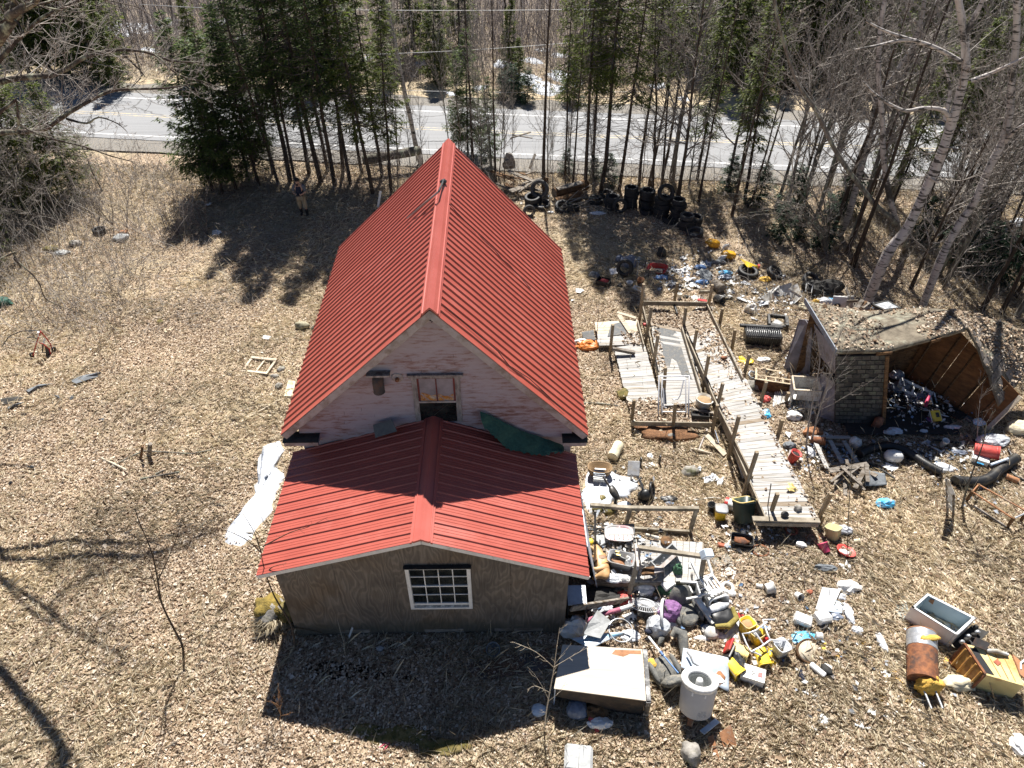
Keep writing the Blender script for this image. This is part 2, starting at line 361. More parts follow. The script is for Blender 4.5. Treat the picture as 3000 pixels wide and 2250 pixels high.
def grid_mesh(name,xs,ys,zf,m,k='structure'):
  X,Y=np.meshgrid(xs,ys);Z=zf(X,Y);nx,ny=len(xs),len(ys)
  vs=np.stack([X,Y,Z],-1).reshape(-1,3)
  i=np.arange(nx-1);j=np.arange(ny-1);I,J=np.meshgrid(i,j);a=(J*nx+I).ravel()
  fs=np.stack([a,a+1,a+nx+1,a+nx],-1)
  me=bpy.data.meshes.new(name);me.from_pydata(vs.tolist(),[],fs.tolist());me.materials.append(m)
  me.polygons.foreach_set('use_smooth',[True]*len(me.polygons))
  o=link(name,me);kind(o,k);return o
xs=np.concatenate([np.arange(-400,-40,20),np.arange(-40,40,.4),np.arange(40,401,20)])
ys=np.concatenate([np.arange(-60,2,6),np.arange(2,50,.4),np.arange(50,90,1.5),np.arange(90,400,20)])
grid_mesh('ground',xs,ys,gh,M_ground)
def road_strip(name,d0,d1,z,m,wob=0,x0=-160,x1=160,nd=2):
  xr=np.arange(x0,x1+.01,1.0);vs=[];fs=[]
  for i,x in enumerate(xr):
    for j in range(nd):
      d=lerp(d0,d1,j/(nd-1));w=wob*(mnoise.noise(Vector((x*.9,d0*3+j*7,0)))+.6*mnoise.noise(Vector((x*2.7,j*5,3)))) if wob and j in (0,nd-1) else 0
      vs.append((x,yroad(x)+d+w,z))
  for i in range(len(xr)-1):
    for j in range(nd-1):a=i*nd+j;fs.append((a,a+nd,a+nd+1,a+1)[::-1])
  me=bpy.data.meshes.new(name);me.from_pydata(vs,[],fs);me.materials.append(m)
  o=link(name,me);o['kind']='structure';return o
def asphalt():
  m,t,p=nt('worn_asphalt');v=coords(t,rand=False);mp=N(t,'ShaderNodeMapping');mp.inputs['Rotation'].default_value=(0,0,.113);mp.inputs['Scale'].default_value=(.06,1.1,1);L(t,v,mp.inputs[0])
  n1=N(t,'ShaderNodeTexNoise',i_Scale=1.3,i_Detail=5);L(t,mp.outputs[0],n1.inputs[0])
  n2=N(t,'ShaderNodeTexNoise',i_Scale=40,i_Detail=5,i_Roughness=.8);L(t,v,n2.inputs[0])
  a=ramp(t,n1.outputs[0],[(.3,(.20,.204,.212)),(.5,(.25,.254,.262)),(.7,(.215,.219,.226))])
  mx=N(t,'ShaderNodeMix',data_type='RGBA',blend_type='MULTIPLY',i_0=.5);L(t,a,mx.inputs[6]);L(t,ramp(t,n2.outputs[0],[(.3,(.5,.5,.5)),(.6,(1,1,1))]),mx.inputs[7])
  mu=N(t,'ShaderNodeTexVoronoi',feature='DISTANCE_TO_EDGE',i_Scale=.35);
  n5=N(t,'ShaderNodeTexNoise',i_Scale=1.5,i_Detail=4);L(t,v,n5.inputs[0]);va=N(t,'ShaderNodeMix',data_type='RGBA',i_0=.35);L(t,v,va.inputs[6]);L(t,n5.outputs['Color'],va.inputs[7]);L(t,va.outputs[2],mu.inputs['Vector'])
  mr=N(t,'ShaderNodeMapRange',i_1=.006,i_2=.016,i_3=.75,i_4=0);L(t,mu.outputs[0],mr.inputs[0])
  m2=N(t,'ShaderNodeMix',data_type='RGBA');L(t,mr.outputs[0],m2.inputs[0]);L(t,mx.outputs[2],m2.inputs[6]);m2.inputs[7].default_value=(.07,.07,.07,1)
  L(t,m2.outputs[2],p.inputs['Base Color']);p.inputs['Roughness'].default_value=.85;return m
M_gravel=mat('gravel',(.25,.235,.215),(.10,.095,.088),24,.95,.8,dirt=(.3,.25,.18),dirt_amt=.3)
M_verge=mat('pale_grass_verge',(.52,.43,.29),(.30,.235,.15),9,.95,.8,dirt=(.2,.15,.1),dirt_amt=.35)
def paint(name,c):
  m,t,p=nt(name);v=coords(t,rand=False);n=N(t,'ShaderNodeTexNoise',i_Scale=3,i_Detail=9,i_Roughness=.75);L(t,v,n.inputs[0])
  L(t,ramp(t,n.outputs[0],[(.42,(.24,.24,.245)),(.6,c)]),p.inputs['Base Color']);p.inputs['Roughness'].default_value=.7;return m
M_wline=paint('worn_white_road_paint',(.74,.74,.73));M_yline=paint('worn_yellow_road_paint',(.52,.42,.24))
road_strip('gravel_verge',-2.0,8.2,-.012,M_gravel,.35)
road_strip('road',-.55,6.25,.012,asphalt(),.08,nd=5)
road_strip('road_line',-.07,.07,.016,M_wline,.01);road_strip('road_line',5.3,5.43,.016,M_wline,.01)
road_strip('road_line',2.62,2.72,.016,M_yline,.01);road_strip('road_line',2.9,3.0,.016,M_yline,.01)
road_strip('grass_bank',7.9,10.2,-.006,M_verge,.5)
# snow: flat ragged patches with some thickness
def snow_patch(name,poly,z=.07,seed=0,seg=6,st=True):
  P=[Vector(p) for p in poly];n=len(P);out=[]
  for i in range(n):
    a,b=P[i],P[(i+1) % n]
    for k in range(seg):
      q=a.lerp(b,k/seg);nn=Vector((b.y-a.y,a.x-b.x,0)).normalized()
      out.append(q+nn*(.16*mnoise.noise(q*1.9+Vector((seed,0,0)))+.09*mnoise.noise(q*5.2)))
  c=sum(out,Vector())/len(out);vs=[];fs=[];m=len(out);rings=7
  for r in range(rings):
    t=1-r/rings
    for p in out:
      q=c.lerp(p,t);e=min(1,r/2.0)
      vs.append((q.x,q.y,float(gh(q.x,q.y))+(z*(e ** .6)*(1+.45*mnoise.noise(q*1.7)+.25*mnoise.noise(q*5)) if r else -.03)))
  vs.append((c.x,c.y,float(gh(c.x,c.y))+z))
  for r in range(rings-1):
    for k in range(m):fs.append((r*m+k,r*m+(k+1) % m,(r+1)*m+(k+1) % m,(r+1)*m+k))
  fs+=[((rings-1)*m+k,(rings-1)*m+(k+1) % m,rings*m) for k in range(m)]
  me=bpy.data.meshes.new(name);me.from_pydata(vs,[],fs);me.materials.append(M_snow);me.polygons.foreach_set('use_smooth',[True]*len(fs))
  o=link(name,me)
  if st:o['kind']='structure'
  return o
snowL=[G(*p) for p in ((822,1285),(770,1300),(757,1330),(790,1380),(745,1420),(740,1455),(705,1500),(690,1540),(662,1568),(652,1592),(700,1602),(738,1592),(765,1540),(800,1500),(812,1440),(836,1400),(820,1350),(838,1310))]
snow_patch('snow_patch',snowL,.08,1,3)
snowR=[G(*p) for p in ((1722,1385),(1790,1375),(1850,1400),(1880,1430),(1850,1460),(1800,1478),(1775,1510),(1745,1530),(1722,1520),(1700,1440))]
snow_patch('snow_patch',snowR,.09,5,4)
def snow_spot(x,y,rx,ry,seed):
  k=9;snow_patch('snow_patch',[Vector((x+rx*math.cos(a)*(1+.35*math.sin(3*a+seed)),y+ry*math.sin(a)*(1+.3*math.cos(2*a+seed)),0)) for a in [2*math.pi*i/k for i in range(k)]],.1,seed,3)
for i,(px,py,w) in enumerate([(370,65,55),(280,180,34),(430,145,26),(330,88,40),(395,50,30),(1000,300,18),(1405,258,22),(1530,240,40),(1600,262,40),(1640,225,34),(1320,275,18),(1230,165,16),(1080,145,14),(1590,130,18),
    (1280,120,16),(1470,200,22),(1560,180,26),(1690,245,20),(1140,205,16),(200,100,26),(90,60,30),(480,30,30),(640,60,22),(700,110,18),(1930,250,20),(2010,290,24),(2080,285,16),(1350,160,14),(1210,230,16),(2960,690,22),(2985,655,18),(60,150,20),(560,95,22),(1640,150,20)]):
  p=G(px,py);d=(p-CAM).length;rx=w*d/FPX*1.15;snow_spot(p.x,p.y,rx,rx*1.15,i)
# ---------------------------------------------------------------- leaves, straw and twigs on the ground (nobody could count them)
HOUSE_BOX=[(-5.0,8.35,1.5,20.2)]
def pip(poly,x,y):
  ins=np.zeros(len(x),bool);n=len(poly)
  for i in range(n):
    a,b=poly[i],poly[(i+1) % n]
    c=((a.y>y) != (b.y>y));ins ^= c & (x<(b.x-a.x)*(y-a.y)/((b.y-a.y) if abs(b.y-a.y)>1e-9 else 1e-9)+a.x)
  return ins
def field(x,y):return np.sin(x*.55+1.3*np.sin(y*.4))*np.cos(y*.61+np.sin(x*.33))+.5*np.sin(x*1.7+y*1.1)*np.cos(y*1.9-x)
def scatter(n,y0,y1,half=lambda y:7.6+.56*y,keep=None):
  x=NR.uniform(-1,1,n*2);y=NR.uniform(y0,y1,n*2);hm=half(y1)
  x=x*hm;ok=np.abs(x)<half(y)
  ok &= y<yroad(x)-1.6
  for (a,b,c,d) in HOUSE_BOX:ok &= ~((x>a+.3) & (x<c-.3) & (y>b+.3) & (y<d-.3))
  for s in (snowL,snowR):ok &= ~(pip(s,x,y) & (NR.random(len(x))<.95))
  if keep is not None:ok &= keep(x,y)
  x,y=x[ok],y[ok];return x[:n],y[:n]
def fast_mesh(name,co,tris,m,knd='stuff'):
  me=bpy.data.meshes.new(name);n=len(co);k=len(tris)
  me.vertices.add(n);me.vertices.foreach_set('co',co.astype(np.float32).ravel())
  me.loops.add(k*3);me.loops.foreach_set('vertex_index',tris.astype(np.int32).ravel())
  me.polygons.add(k);me.polygons.foreach_set('loop_start',np.arange(0,3*k,3,dtype=np.int32))
  me.materials.append(m);me.update(calc_edges=True);me.validate()
  o=link(name,me)
  if knd:o['kind']=knd
  return o
def leaf_geo(x,y,z,size,tilt=.55):
  n=len(x);az=NR.uniform(0,2*np.pi,n);Ln=size*NR.lognormal(-.05,.38,n);Wd=Ln*NR.uniform(.26,.42,n)
  dx,dy=np.cos(az),np.sin(az);ti=NR.normal(0,tilt*.6,n);ro=NR.normal(0,tilt,n);cu=NR.uniform(.15,.75,n)
  c=np.stack([x,y,z+.012+NR.uniform(0,.03,n)],-1)
  a=np.stack([dx*np.cos(ti),dy*np.cos(ti),np.sin(ti)],-1)          # along
  s=np.stack([-dy*np.cos(ro),dx*np.cos(ro),np.sin(ro)],-1);up=np.cross(a,s)
  p0=c-a*(Ln*.5)[:,None];p2=c+a*(Ln*.5)[:,None]
  p1=c+s*Wd[:,None]+up*(Wd*cu)[:,None]-a*(Ln*.08)[:,None];p3=c-s*Wd[:,None]+up*(Wd*cu)[:,None]-a*(Ln*.08)[:,None]
  co=np.stack([p0,p1,p2,p3],1).reshape(-1,3);b=np.arange(n)*4
  return co,np.concatenate([np.stack([b,b+2,b+1],-1),np.stack([b,b+3,b+2],-1)])
xx,yy=[],[]
for n,y0,y1 in ((165000,3.5,14),(130000,14,22),(105000,22,34)):
  a,b=scatter(n,y0,y1,keep=lambda x,y:NR.random(len(x))<np.clip(.72+.35*field(x,y)-.25*((y>19) & (y<27) & (x<-2) & (x>-9))-.2*((y<8) & (x>3)),.25,1));xx.append(a);yy.append(b)
xx=np.concatenate(xx);yy=np.concatenate(yy)
co,tr=leaf_geo(xx,yy,gh(xx,yy),.051,.38);fast_mesh('fallen_leaves',co,tr,M_leaf)
def blade_geo(x,y,z,lo,hi,w,up0,up1):
  n=len(x);az=NR.uniform(0,2*np.pi,n)*.72+.8+1.2*field(x*.5,y*.5);Ln=NR.uniform(lo,hi,n);el=NR.uniform(up0,up1,n)
  d=np.stack([np.cos(az)*np.cos(el),np.sin(az)*np.cos(el),np.sin(el)],-1);s=np.stack([-np.sin(az),np.cos(az),np.zeros(n)],-1)*w
  b=np.stack([x,y,z],-1);mid=b+d*(Ln*.55)[:,None];tip=b+d*Ln[:,None];tip[:,2]=np.maximum(b[:,2]+.01,tip[:,2]-Ln*.25*np.cos(el))
  co=np.stack([b-s,b+s,mid+s*.8,tip],1).reshape(-1,3);k=np.arange(n)*4
  return co,np.concatenate([np.stack([k,k+1,k+2],-1),np.stack([k,k+2,k+3],-1)])
gx,gy=[],[]
for n,y0,y1 in ((62000,3.5,14),(50000,14,24),(34000,24,34)):
  a,b=scatter(n,y0,y1,keep=lambda x,y:NR.random(len(x))<np.clip(.5-.5*field(x,y)+.45*((y>18.5) & (y<27) & (x<-1) & (x>-9))+.5*((y<8.3) & (x>1))+.4*((x>8) & (y<13))+.3*(y>30),.06,1));gx.append(a);gy.append(b)
gx=np.concatenate(gx);gy=np.concatenate(gy)
co,tr=blade_geo(gx,gy,gh(gx,gy)+.005,.14,.46,.0065,.02,.5);fast_mesh('dry_grass',co,tr,M_straw)
sx_,sy_=scatter(4200,3.5,33)
co,tr=blade_geo(sx_,sy_,gh(sx_,sy_),.35,.8,.005,.8,1.5);fast_mesh('grass_stalks',co,tr,M_straw)
def sticks(name,n,y0,y1,lo,hi,r,m,e0,e1,keep=None,half=lambda y:7.6+.56*y,xy=None):
  x,y=xy if xy is not None else scatter(n,y0,y1,half,keep);n=len(x);az=NR.uniform(0,2*np.pi,n);el=NR.uniform(e0,e1,n);Ln=NR.uniform(lo,hi,n)
  d=np.stack([np.cos(az)*np.cos(el),np.sin(az)*np.cos(el),np.sin(el)],-1);b=np.stack([x,y,gh(x,y)+.02],-1)
  bend=NR.normal(0,.10,(n,3))*Ln[:,None];m1=b+d*(Ln*.5)[:,None]+bend;tip=b+d*Ln[:,None]
  u=np.stack([-np.sin(az),np.cos(az),np.zeros(n)],-1);w=np.cross(d,u);rr=(r*NR.uniform(.6,1.3,n))[:,None]
  ring=lambda c,k:[c+rr*k*(u*math.cos(a)+w*math.sin(a)) for a in (0,2.09,4.19)]
  P=np.stack(ring(b,1)+ring(m1,.75)+[tip],1);co=P.reshape(-1,3);k=np.arange(n)*7;T=[]
  for i in range(3):
    j=(i+1) % 3;T+=[np.stack([k+i,k+j,k+3+j],-1),np.stack([k+i,k+3+j,k+3+i],-1),np.stack([k+3+i,k+3+j,k+6],-1)]
  return fast_mesh(name,co,np.concatenate(T),m)
sticks('fallen_twigs',2600,3.5,33,.15,.8,.006,M_dtwig,0,.2)
sticks('fallen_twigs',5000,20,34,.3,1.4,.008,M_twig,0,.5,keep=lambda x,y:(x>8.5) | (x<-9) | (y>29.5))
# ---------------------------------------------------------------- the house and its annex
M_roof=mat('red_painted_steel',(.37,.085,.060),(.32,.07,.05),1.2,.38,.12,bscale=2.6,dirt=(.40,.11,.085),dirt_amt=.25,spec=.5)
M_cap=mat('red_ridge_steel',(.40,.10,.078),(.35,.08,.06),1.5,.38,0,spec=.5)
def siding_mat():
  m,t,p=nt('peeling_white_paint');v=coords(t,(1,1,1),False);mp=N(t,'ShaderNodeMapping');mp.inputs['Scale'].default_value=(.9,1,5);L(t,v,mp.inputs[0])
  n1=N(t,'ShaderNodeTexNoise',i_Scale=3.2,i_Detail=9,i_Roughness=.72);L(t,mp.outputs[0],n1.inputs[0])
  n2=N(t,'ShaderNodeTexNoise',i_Scale=.7,i_Detail=4);L(t,v,n2.inputs[0])
  ad=N(t,'ShaderNodeMath',operation='MULTIPLY_ADD',i_1=.45,i_2=0.0);L(t,n2.outputs[0],ad.inputs[0]);ad2=N(t,'ShaderNodeMath',operation='ADD');L(t,ad.outputs[0],ad2.inputs[0]);L(t,n1.outputs[0],ad2.inputs[1])
  c=ramp(t,ad2.outputs[0],[(.48,(.42,.37,.385)),(.72,(.38,.32,.325)),(.82,(.29,.19,.17)),(.95,(.17,.07,.05))])
  L(t,c,p.inputs['Base Color']);p.inputs['Roughness'].default_value=.85;return m
M_siding=siding_mat()
M_trim=wood('weathered_white_trim',(.40,.375,.37),(.34,.31,.285),(2,2,2),.8,3,d=(.23,.19,.16),da=.4)
M_trimg=wood('bare_grey_trim',(.33,.31,.29),(.17,.155,.145),(3,3,1),.85,4,d=(.10,.085,.075),da=.4)
def plywood_mat():
  m,t,p=nt('weathered_plywood');v=coords(t,(1,1,1),False)
  oi=N(t,'ShaderNodeObjectInfo')
  mp=N(t,'ShaderNodeMapping');mp.inputs['Scale'].default_value=(1,.3,.30);L(t,v,mp.inputs[0])
  ml=N(t,'ShaderNodeMath',operation='MULTIPLY',i_1=30);L(t,oi.outputs['Random'],ml.inputs[0]);L(t,ml.outputs[0],mp.inputs['Location'])
  n0=N(t,'ShaderNodeTexNoise',i_Scale=1.6,i_Detail=2.5,i_Roughness=.5);L(t,mp.outputs[0],n0.inputs[0])
  mu=N(t,'ShaderNodeMath',operation='MULTIPLY',i_1=18.0);L(t,n0.outputs[0],mu.inputs[0])
  sn=N(t,'ShaderNodeMath',operation='SINE');m2=N(t,'ShaderNodeMath',operation='MULTIPLY',i_1=6.28);L(t,mu.outputs[0],m2.inputs[0]);L(t,m2.outputs[0],sn.inputs[0])
  n1=N(t,'ShaderNodeTexNoise',i_Scale=1.1,i_Detail=6);L(t,v,n1.inputs[0])
  sz=N(t,'ShaderNodeSeparateXYZ');L(t,v,sz.inputs[0]);mz=N(t,'ShaderNodeMath',operation='MULTIPLY_ADD',i_1=.5,i_2=0.0);L(t,n1.outputs[0],mz.inputs[0]);mz2=N(t,'ShaderNodeMath',operation='SUBTRACT');L(t,sz.outputs[2],mz2.inputs[0]);L(t,mz.outputs[0],mz2.inputs[1]);damp=N(t,'ShaderNodeMapRange',i_1=.12,i_2=.42,i_3=.6,i_4=0);L(t,mz2.outputs[0],damp.inputs[0])
  n3=N(t,'ShaderNodeTexNoise',i_Scale=22,i_Detail=3);mp3=N(t,'ShaderNodeMapping');mp3.inputs['Scale'].default_value=(1,1,.06);L(t,v,mp3.inputs[0]);L(t,mp3.outputs[0],n3.inputs[0])
  c=ramp(t,sn.outputs[0],[(0,(.14,.125,.108)),(.35,(.165,.147,.127)),(.8,(.19,.17,.148))])
  c2=ramp(t,n1.outputs[0],[(.3,(.55,.53,.52)),(.5,(.95,.9,.86)),(.72,(.8,.66,.52))])
  mx=N(t,'ShaderNodeMix',data_type='RGBA',blend_type='MULTIPLY',i_0=1.0);L(t,c,mx.inputs[6]);L(t,c2,mx.inputs[7])
  mx2=N(t,'ShaderNodeMix',data_type='RGBA',blend_type='MULTIPLY',i_0=.55);L(t,mx.outputs[2],mx2.inputs[6]);L(t,ramp(t,n3.outputs[0],[(.3,(.45,.43,.42)),(.6,(1,1,1))]),mx2.inputs[7])
  mx4=N(t,'ShaderNodeMix',data_type='RGBA');L(t,damp.outputs[0],mx4.inputs[0]);L(t,mx2.outputs[2],mx4.inputs[6]);mx4.inputs[7].default_value=(.05,.05,.035,1)
  L(t,mx4.outputs[2],p.inputs['Base Color']);p.inputs['Roughness'].default_value=.85
  b=N(t,'ShaderNodeBump',i_Strength=.35,i_Distance=.01);L(t,sn.outputs[0],b.inputs['Height']);L(t,b.outputs[0],p.inputs['Normal']);return m
M_ply=plywood_mat()

def roof_side(root,rx,rz,ex,ez,y0,y1,n,rib,minor,sgn):
  """n metal panels from the ridge (rx,rz) to the eave (ex,ez); one shared mesh, a part each"""
  Wp=(y1-y0)/n;a=Vector((rx,0,rz));b=Vector((ex,0,ez));nn=(b-a).cross(Vector((0,1,0)));nn.normalize()
  if nn.z<0:nn=-nn
  h,w=rib
  prof=[(0,0)]
  if minor:
    f=Wp-w
    for q in (.33,.66):prof+=[(f*q-.016,0),(f*q-.006,.006),(f*q+.006,.006),(f*q+.016,0)]
  prof+=[(Wp-w,0),(Wp-w*.72,h),(Wp-w*.28,h),(Wp+.002,0)]
  mb=MB();k=len(prof);vs=[]
  rows=5
  for r in range(rows):
    t=r/(rows-1);c=a.lerp(b,t);sag=.006*math.sin(t*9)
    vs+=[c+Vector((0,y,0))+nn*(z+sag) for y,z in prof]
  fs=[]
  for r in range(rows-1):
    for j in range(k-1):
      q=(r*k+j,r*k+j+1,(r+1)*k+j+1,(r+1)*k+j);fs.append(q if sgn>0 else q[::-1])
  n0=len(vs)
  mb.add(vs,fs)
  # small turned-down lip at the eave
  lv=vs[-k:]+[v-Vector((0,0,.03)) for v in vs[-k:]]
  mb.add(lv,[(j,j+1,k+j+1,k+j) for j in range(k-1)])
  first=mb.build('roof_panel',M_roof,root,(0,y0,0));
  for i in range(1,n):
    o=first.copy();COL.objects.link(o);o.location=(0,y0+i*Wp,nn.z*.0012*((i*7) % 3));o.parent=root
def ridge_cap(root,rx,rz,lx,lz,ex,ez,y0,y1,hw,lift):
  mb=MB();A=Vector((rx,0,rz));pr=[]
  for (bx,bz,sg) in ((lx,lz,-1),(ex,ez,1)):
    d=(Vector((bx,0,bz))-A).normalized();nn=Vector((-d.z,0,d.x));nn=nn if nn.z>0 else -nn
    q=[A+d*t+nn*z for t,z in ((.05,lift+.02),(hw*.62,lift+.012),(hw*.66,lift+.028),(hw*.74,lift+.028),(hw*.78,lift),(hw*.97,lift),(hw,lift-.02))]
    pr=q[::-1]+[A+Vector((0,0,lift+.035))] if sg<0 else pr+q
  segs=6;vs=[p+Vector((0,lerp(y0,y1,s/segs),.004*math.sin(s*2.3))) for s in range(segs+1) for p in pr];k=len(pr)
  mb.add(vs,[(s*k+j,(s+1)*k+j,(s+1)*k+j+1,s*k+j+1) for s in range(segs) for j in range(k-1)])
  fr=pr+[p-Vector((0,0,.05)) for p in pr]
  mb.add([p+Vector((0,y0,0)) for p in fr],[(j,j+1,k+j+1,k+j) for j in range(k-1)])
  return mb.build('ridge_cap',M_cap,root)
HO=Vector((-1.7559,11.6151,0));HZ=1.2991
house=thing('house','old house with a steep ribbed red metal roof and peeling white gable','house',HO,(0,0,HZ))
HM=Matrix.Translation(HO) @ Matrix.Rotation(R(HZ),4,'Z');HMi=HM.inverted()
HLn,HRX,HRZ,HLX,HLZ,HEX,HEZ=8.412,.13,6.775,-3.5213,3.36,3.5213,3.19
roof_side(house,HRX,HRZ,HLX,HLZ,0,HLn,34,(.034,.05),False,-1)
roof_side(house,HRX,HRZ,HEX,HEZ,0,HLn,34,(.034,.05),False,1)
ridge_cap(house,HRX,HRZ,HLX,HLZ,HEX,HEZ,-.03,HLn+.02,.25,.036)
def HW(px,py,yl,M=None,Mi=None):
  M=M or HM;Mi=Mi or HMi
  p0=M @ Vector((0,yl,0));n=(M.to_3x3() @ Vector((0,1,0)))
  return Mi @ hit(px,py,p0,n)
# walls as one body, with the gable triangle
WL,WR,WY=-3.17,3.17,.26
def slopeL(x,off=.08):return HRZ+(HLZ-HRZ)*(HRX-x)/(HRX-HLX)-off
def slopeR(x,off=.08):return HRZ+(HEZ-HRZ)*(x-HRX)/(HEX-HRX)-off
def roofz(x,off):return slopeL(x,off) if x<HRX else slopeR(x,off)
mb=MB();sec=[(WL,0),(WR,0),(WR,slopeR(WR,.10)),(HRX,HRZ-.12),(WL,slopeL(WL,.10))]
vs=[(x,WY+.03,z) for x,z in sec]+[(x,HLn-.3,z) for x,z in sec]
mb.add(vs,[(0,1,2,3,4),(9,8,7,6,5)]+[(i,5+i,5+(i+1) % 5,(i+1) % 5) for i in range(5)]);mb.build('wall',M_siding,house)
mb=MB()
for (bx,bz,sg) in ((HLX,HLZ,-1),(HEX,HEZ,1)):
  mb.slab([(HRX,.02,HRZ-.012),(bx,.02,bz-.012),(bx,HLn-.02,bz-.012),(HRX,HLn-.02,HRZ-.012)][::sg],.06)
mb.build('roof_deck',M_oldwood,house)
for (bx,bz,sg) in ((HLX,HLZ,-1),(HEX,HEZ,1)):# fascia boards and frieze boards
  d=Vector((bx-HRX,0,bz-HRZ));dn=d.normalized();up=Vector((-dn.z*sg,0,dn.x*sg))*(1 if sg>0 else 1)
  up=up if up.z>0 else -up
  a=Vector((HRX,0,HRZ))-up*.095;b=Vector((bx,0,bz))-up*.095
  MB().bar(a+Vector((0,.015,0))+dn*.03,b+Vector((0,.015,0)),.03,.155,up=up).build('fascia_board',M_trim,house)
  MB().slab([a+Vector((0,.032,-.03)),b+Vector((0,.032,-.03)),b+Vector((0,WY+.02,-.03)),a+Vector((0,WY+.02,-.03))][::-sg],.015).build('soffit',M_trimg,house)
  a2=a-up*.125+dn*.13;b2=b-up*.125-dn*.35
  MB().bar(a2+Vector((0,WY-.035,0)),b2+Vector((0,WY-.035,0)),.025,.12,up=up).build('frieze_board',M_trimg if sg>0 else M_trim,house)
# gable window: measured on the wall plane
wtl=HW(1204,1106,WY-.03);wtr=HW(1347,1106,WY-.03);wbl=HW(1211,1224,WY-.03)
wx0,wx1,wz1,wz0=wtl.x,wtr.x,wtl.z,wbl.z-.12
z=2.95;k=0
while z<HRZ-.3:
  hz=.1;zt=z+hz
  xl=max(WL,HRX-(HRX-HLX)*(HRZ-.17-zt)/(HRZ-HLZ));xr=min(WR,HRX+(HEX-HRX)*(HRZ-.17-zt)/(HRZ-HEZ))
  spans=[(xl,xr)] if zt<wz0 or z>wz1+.1 else [(xl,wx0),(wx1,xr)]
  sp2=[]
  for (a,b) in spans:
    if b-a>2.2:c=a+(b-a)*(.3+.4*rnd.random());sp2+=[(a,c-.003),(c+.003,b)]
    else:sp2.append((a,b))
  for (a,b) in sp2:
    if b-a<.08:continue
    e=rnd.uniform(-.004,.006)
    MB().add([(a,WY-.034-e,z),(b,WY-.034-e,z),(b,WY,zt+.008),(a,WY,zt+.008),(a,WY+.02,z),(b,WY+.02,z),(b,WY+.02,zt+.008),(a,WY+.02,zt+.008)],
                 [(0,1,2,3),(4,7,6,5),(0,4,5,1),(0,3,7,4),(1,5,6,2),(3,2,6,7)]).build('clapboard',M_siding,house)
  z+=hz
cw=.115;yw=WY-.03
win=MB();win.box(((wx0+cw/2),yw,(wz0+wz1)/2),(cw,.04,wz1-wz0));win.box(((wx1-cw/2),yw,(wz0+wz1)/2),(cw,.04,wz1-wz0))
win.box(((wx0+wx1)/2,yw-.004,wz1+.035),(wx1-wx0+.12,.05,.1));win.box(((wx0+wx1)/2,yw-.03,wz1+.10),(wx1-wx0+.16,.11,.035))
wino=win.build('window',M_trimg,house)
gx0,gx1=wx0+cw,wx1-cw;zm=wz0+(wz1-wz0)*.46;gm=(gx0+gx1)/2;M_redpaint=mat('old_red_paint',(.17,.03,.025),(.09,.02,.018),10,.7)
MB().box((gm,WY-.02,(zm+wz1)/2),(gx1-gx0,.008,wz1-zm)).build('pane',mat('milky_film',(.30,.28,.30),(.2,.19,.2),4,.5),wino)
b=MB();b.bar((gm,WY-.03,zm),(gm,WY-.03,wz1),.025,.02,up=(0,1,0));b.bar((gx0+.02,WY-.03,zm),(gx0+.02,WY-.03,wz1),.04,.02,up=(0,1,0));b.bar((gx1-.02,WY-.03,zm),(gx1-.02,WY-.03,wz1),.04,.02,up=(0,1,0));b.bar((gx0,WY-.031,wz1-.02),(gx1,WY-.031,wz1-.02),.02,.035);b.build('sash',M_redpaint,wino)
MB().bar((gx0,WY-.035,zm),(gx1,WY-.035,zm),.03,.045).build('meeting_rail',M_trim,wino)
b=MB()
for (xa,xb,hh,s) in ((gx0+.05,gm-.02,.20,1),(gm+.02,gx1-.05,.17,2)):
  b.sheet(lambda u,v,xa=xa,xb=xb,hh=hh,s=s:(lerp(xa,xb,u),WY-.028-.006*math.sin(u*9+v*5),zm+.03+v*(hh+.04*math.sin(u*5+s))),10,5)
b.build('insulation',mat('orange_insulation',(.52,.24,.05),(.3,.11,.02),12,.9,.8,dirt=(.5,.42,.3),dirt_amt=.4),wino)
MB().box((gm,WY-.018,(wz0+zm)/2),(gx1-gx0,.008,zm-wz0)).build('pane',M_glass,wino)
MB().bar((gx0+.2,WY-.03,wz0+.08),(gx1-.2,WY-.03,zm-.1),.012,.012).build('broken_stick',M_dark,wino)
# cornice returns at the foot of the gable
for (xa,xb,zt) in ((-3.50,-2.72,HLZ-.22),(2.95,3.50,HEZ-.2)):
  MB().box(((xa+xb)/2,.14,zt-.07),(xb-xa,.30,.12)).build('cornice_return',M_trim,house)
  MB().sheet(lambda u,v,xa=xa,xb=xb,zt=zt:(lerp(xa-.02,xb+.02,u),lerp(-.03,.29,v),zt+.003+v*.05),3,2,.012).build('return_flashing',M_dark,house)
# flue pipe with its shelf, and the round lamp fitting
pc=HW(1106,1115,WY-.2);vent=MB();vent.tube([(pc.x,WY,pc.z-.0),(pc.x,WY-.12,pc.z+.0),(pc.x,WY-.19,pc.z-.06),(pc.x,WY-.2,pc.z-.32)],[.125]*4,14,cap=False)
vent.tube([(pc.x,WY-.2,pc.z-.32),(pc.x,WY-.2,pc.z-.335)],[.128,.10],14,cap=True)
M_sooty=mat('sooty_metal',(.055,.05,.048),(.03,.028,.027),8,.7,.2,dirt=(.10,.05,.03),dirt_amt=.4)
vent.build('flue_pipe',M_sooty,house)
MB().bar((pc.x-.23,WY-.12,pc.z+.12),(pc.x+.27,WY-.12,pc.z+.12),.2,.05).build('shelf_board',M_trimg,house)
lc=HW(1164,1106,WY-.03);lm=MB();Mx=spin(90,0,0);lm.lathe([(.0,0),(.13,0),(.13,.02),(.1,.03),(0,.03)],16,Mx,(lc.x,WY-.02,lc.z));lo=lm.build('lamp_base',M_trim,house)
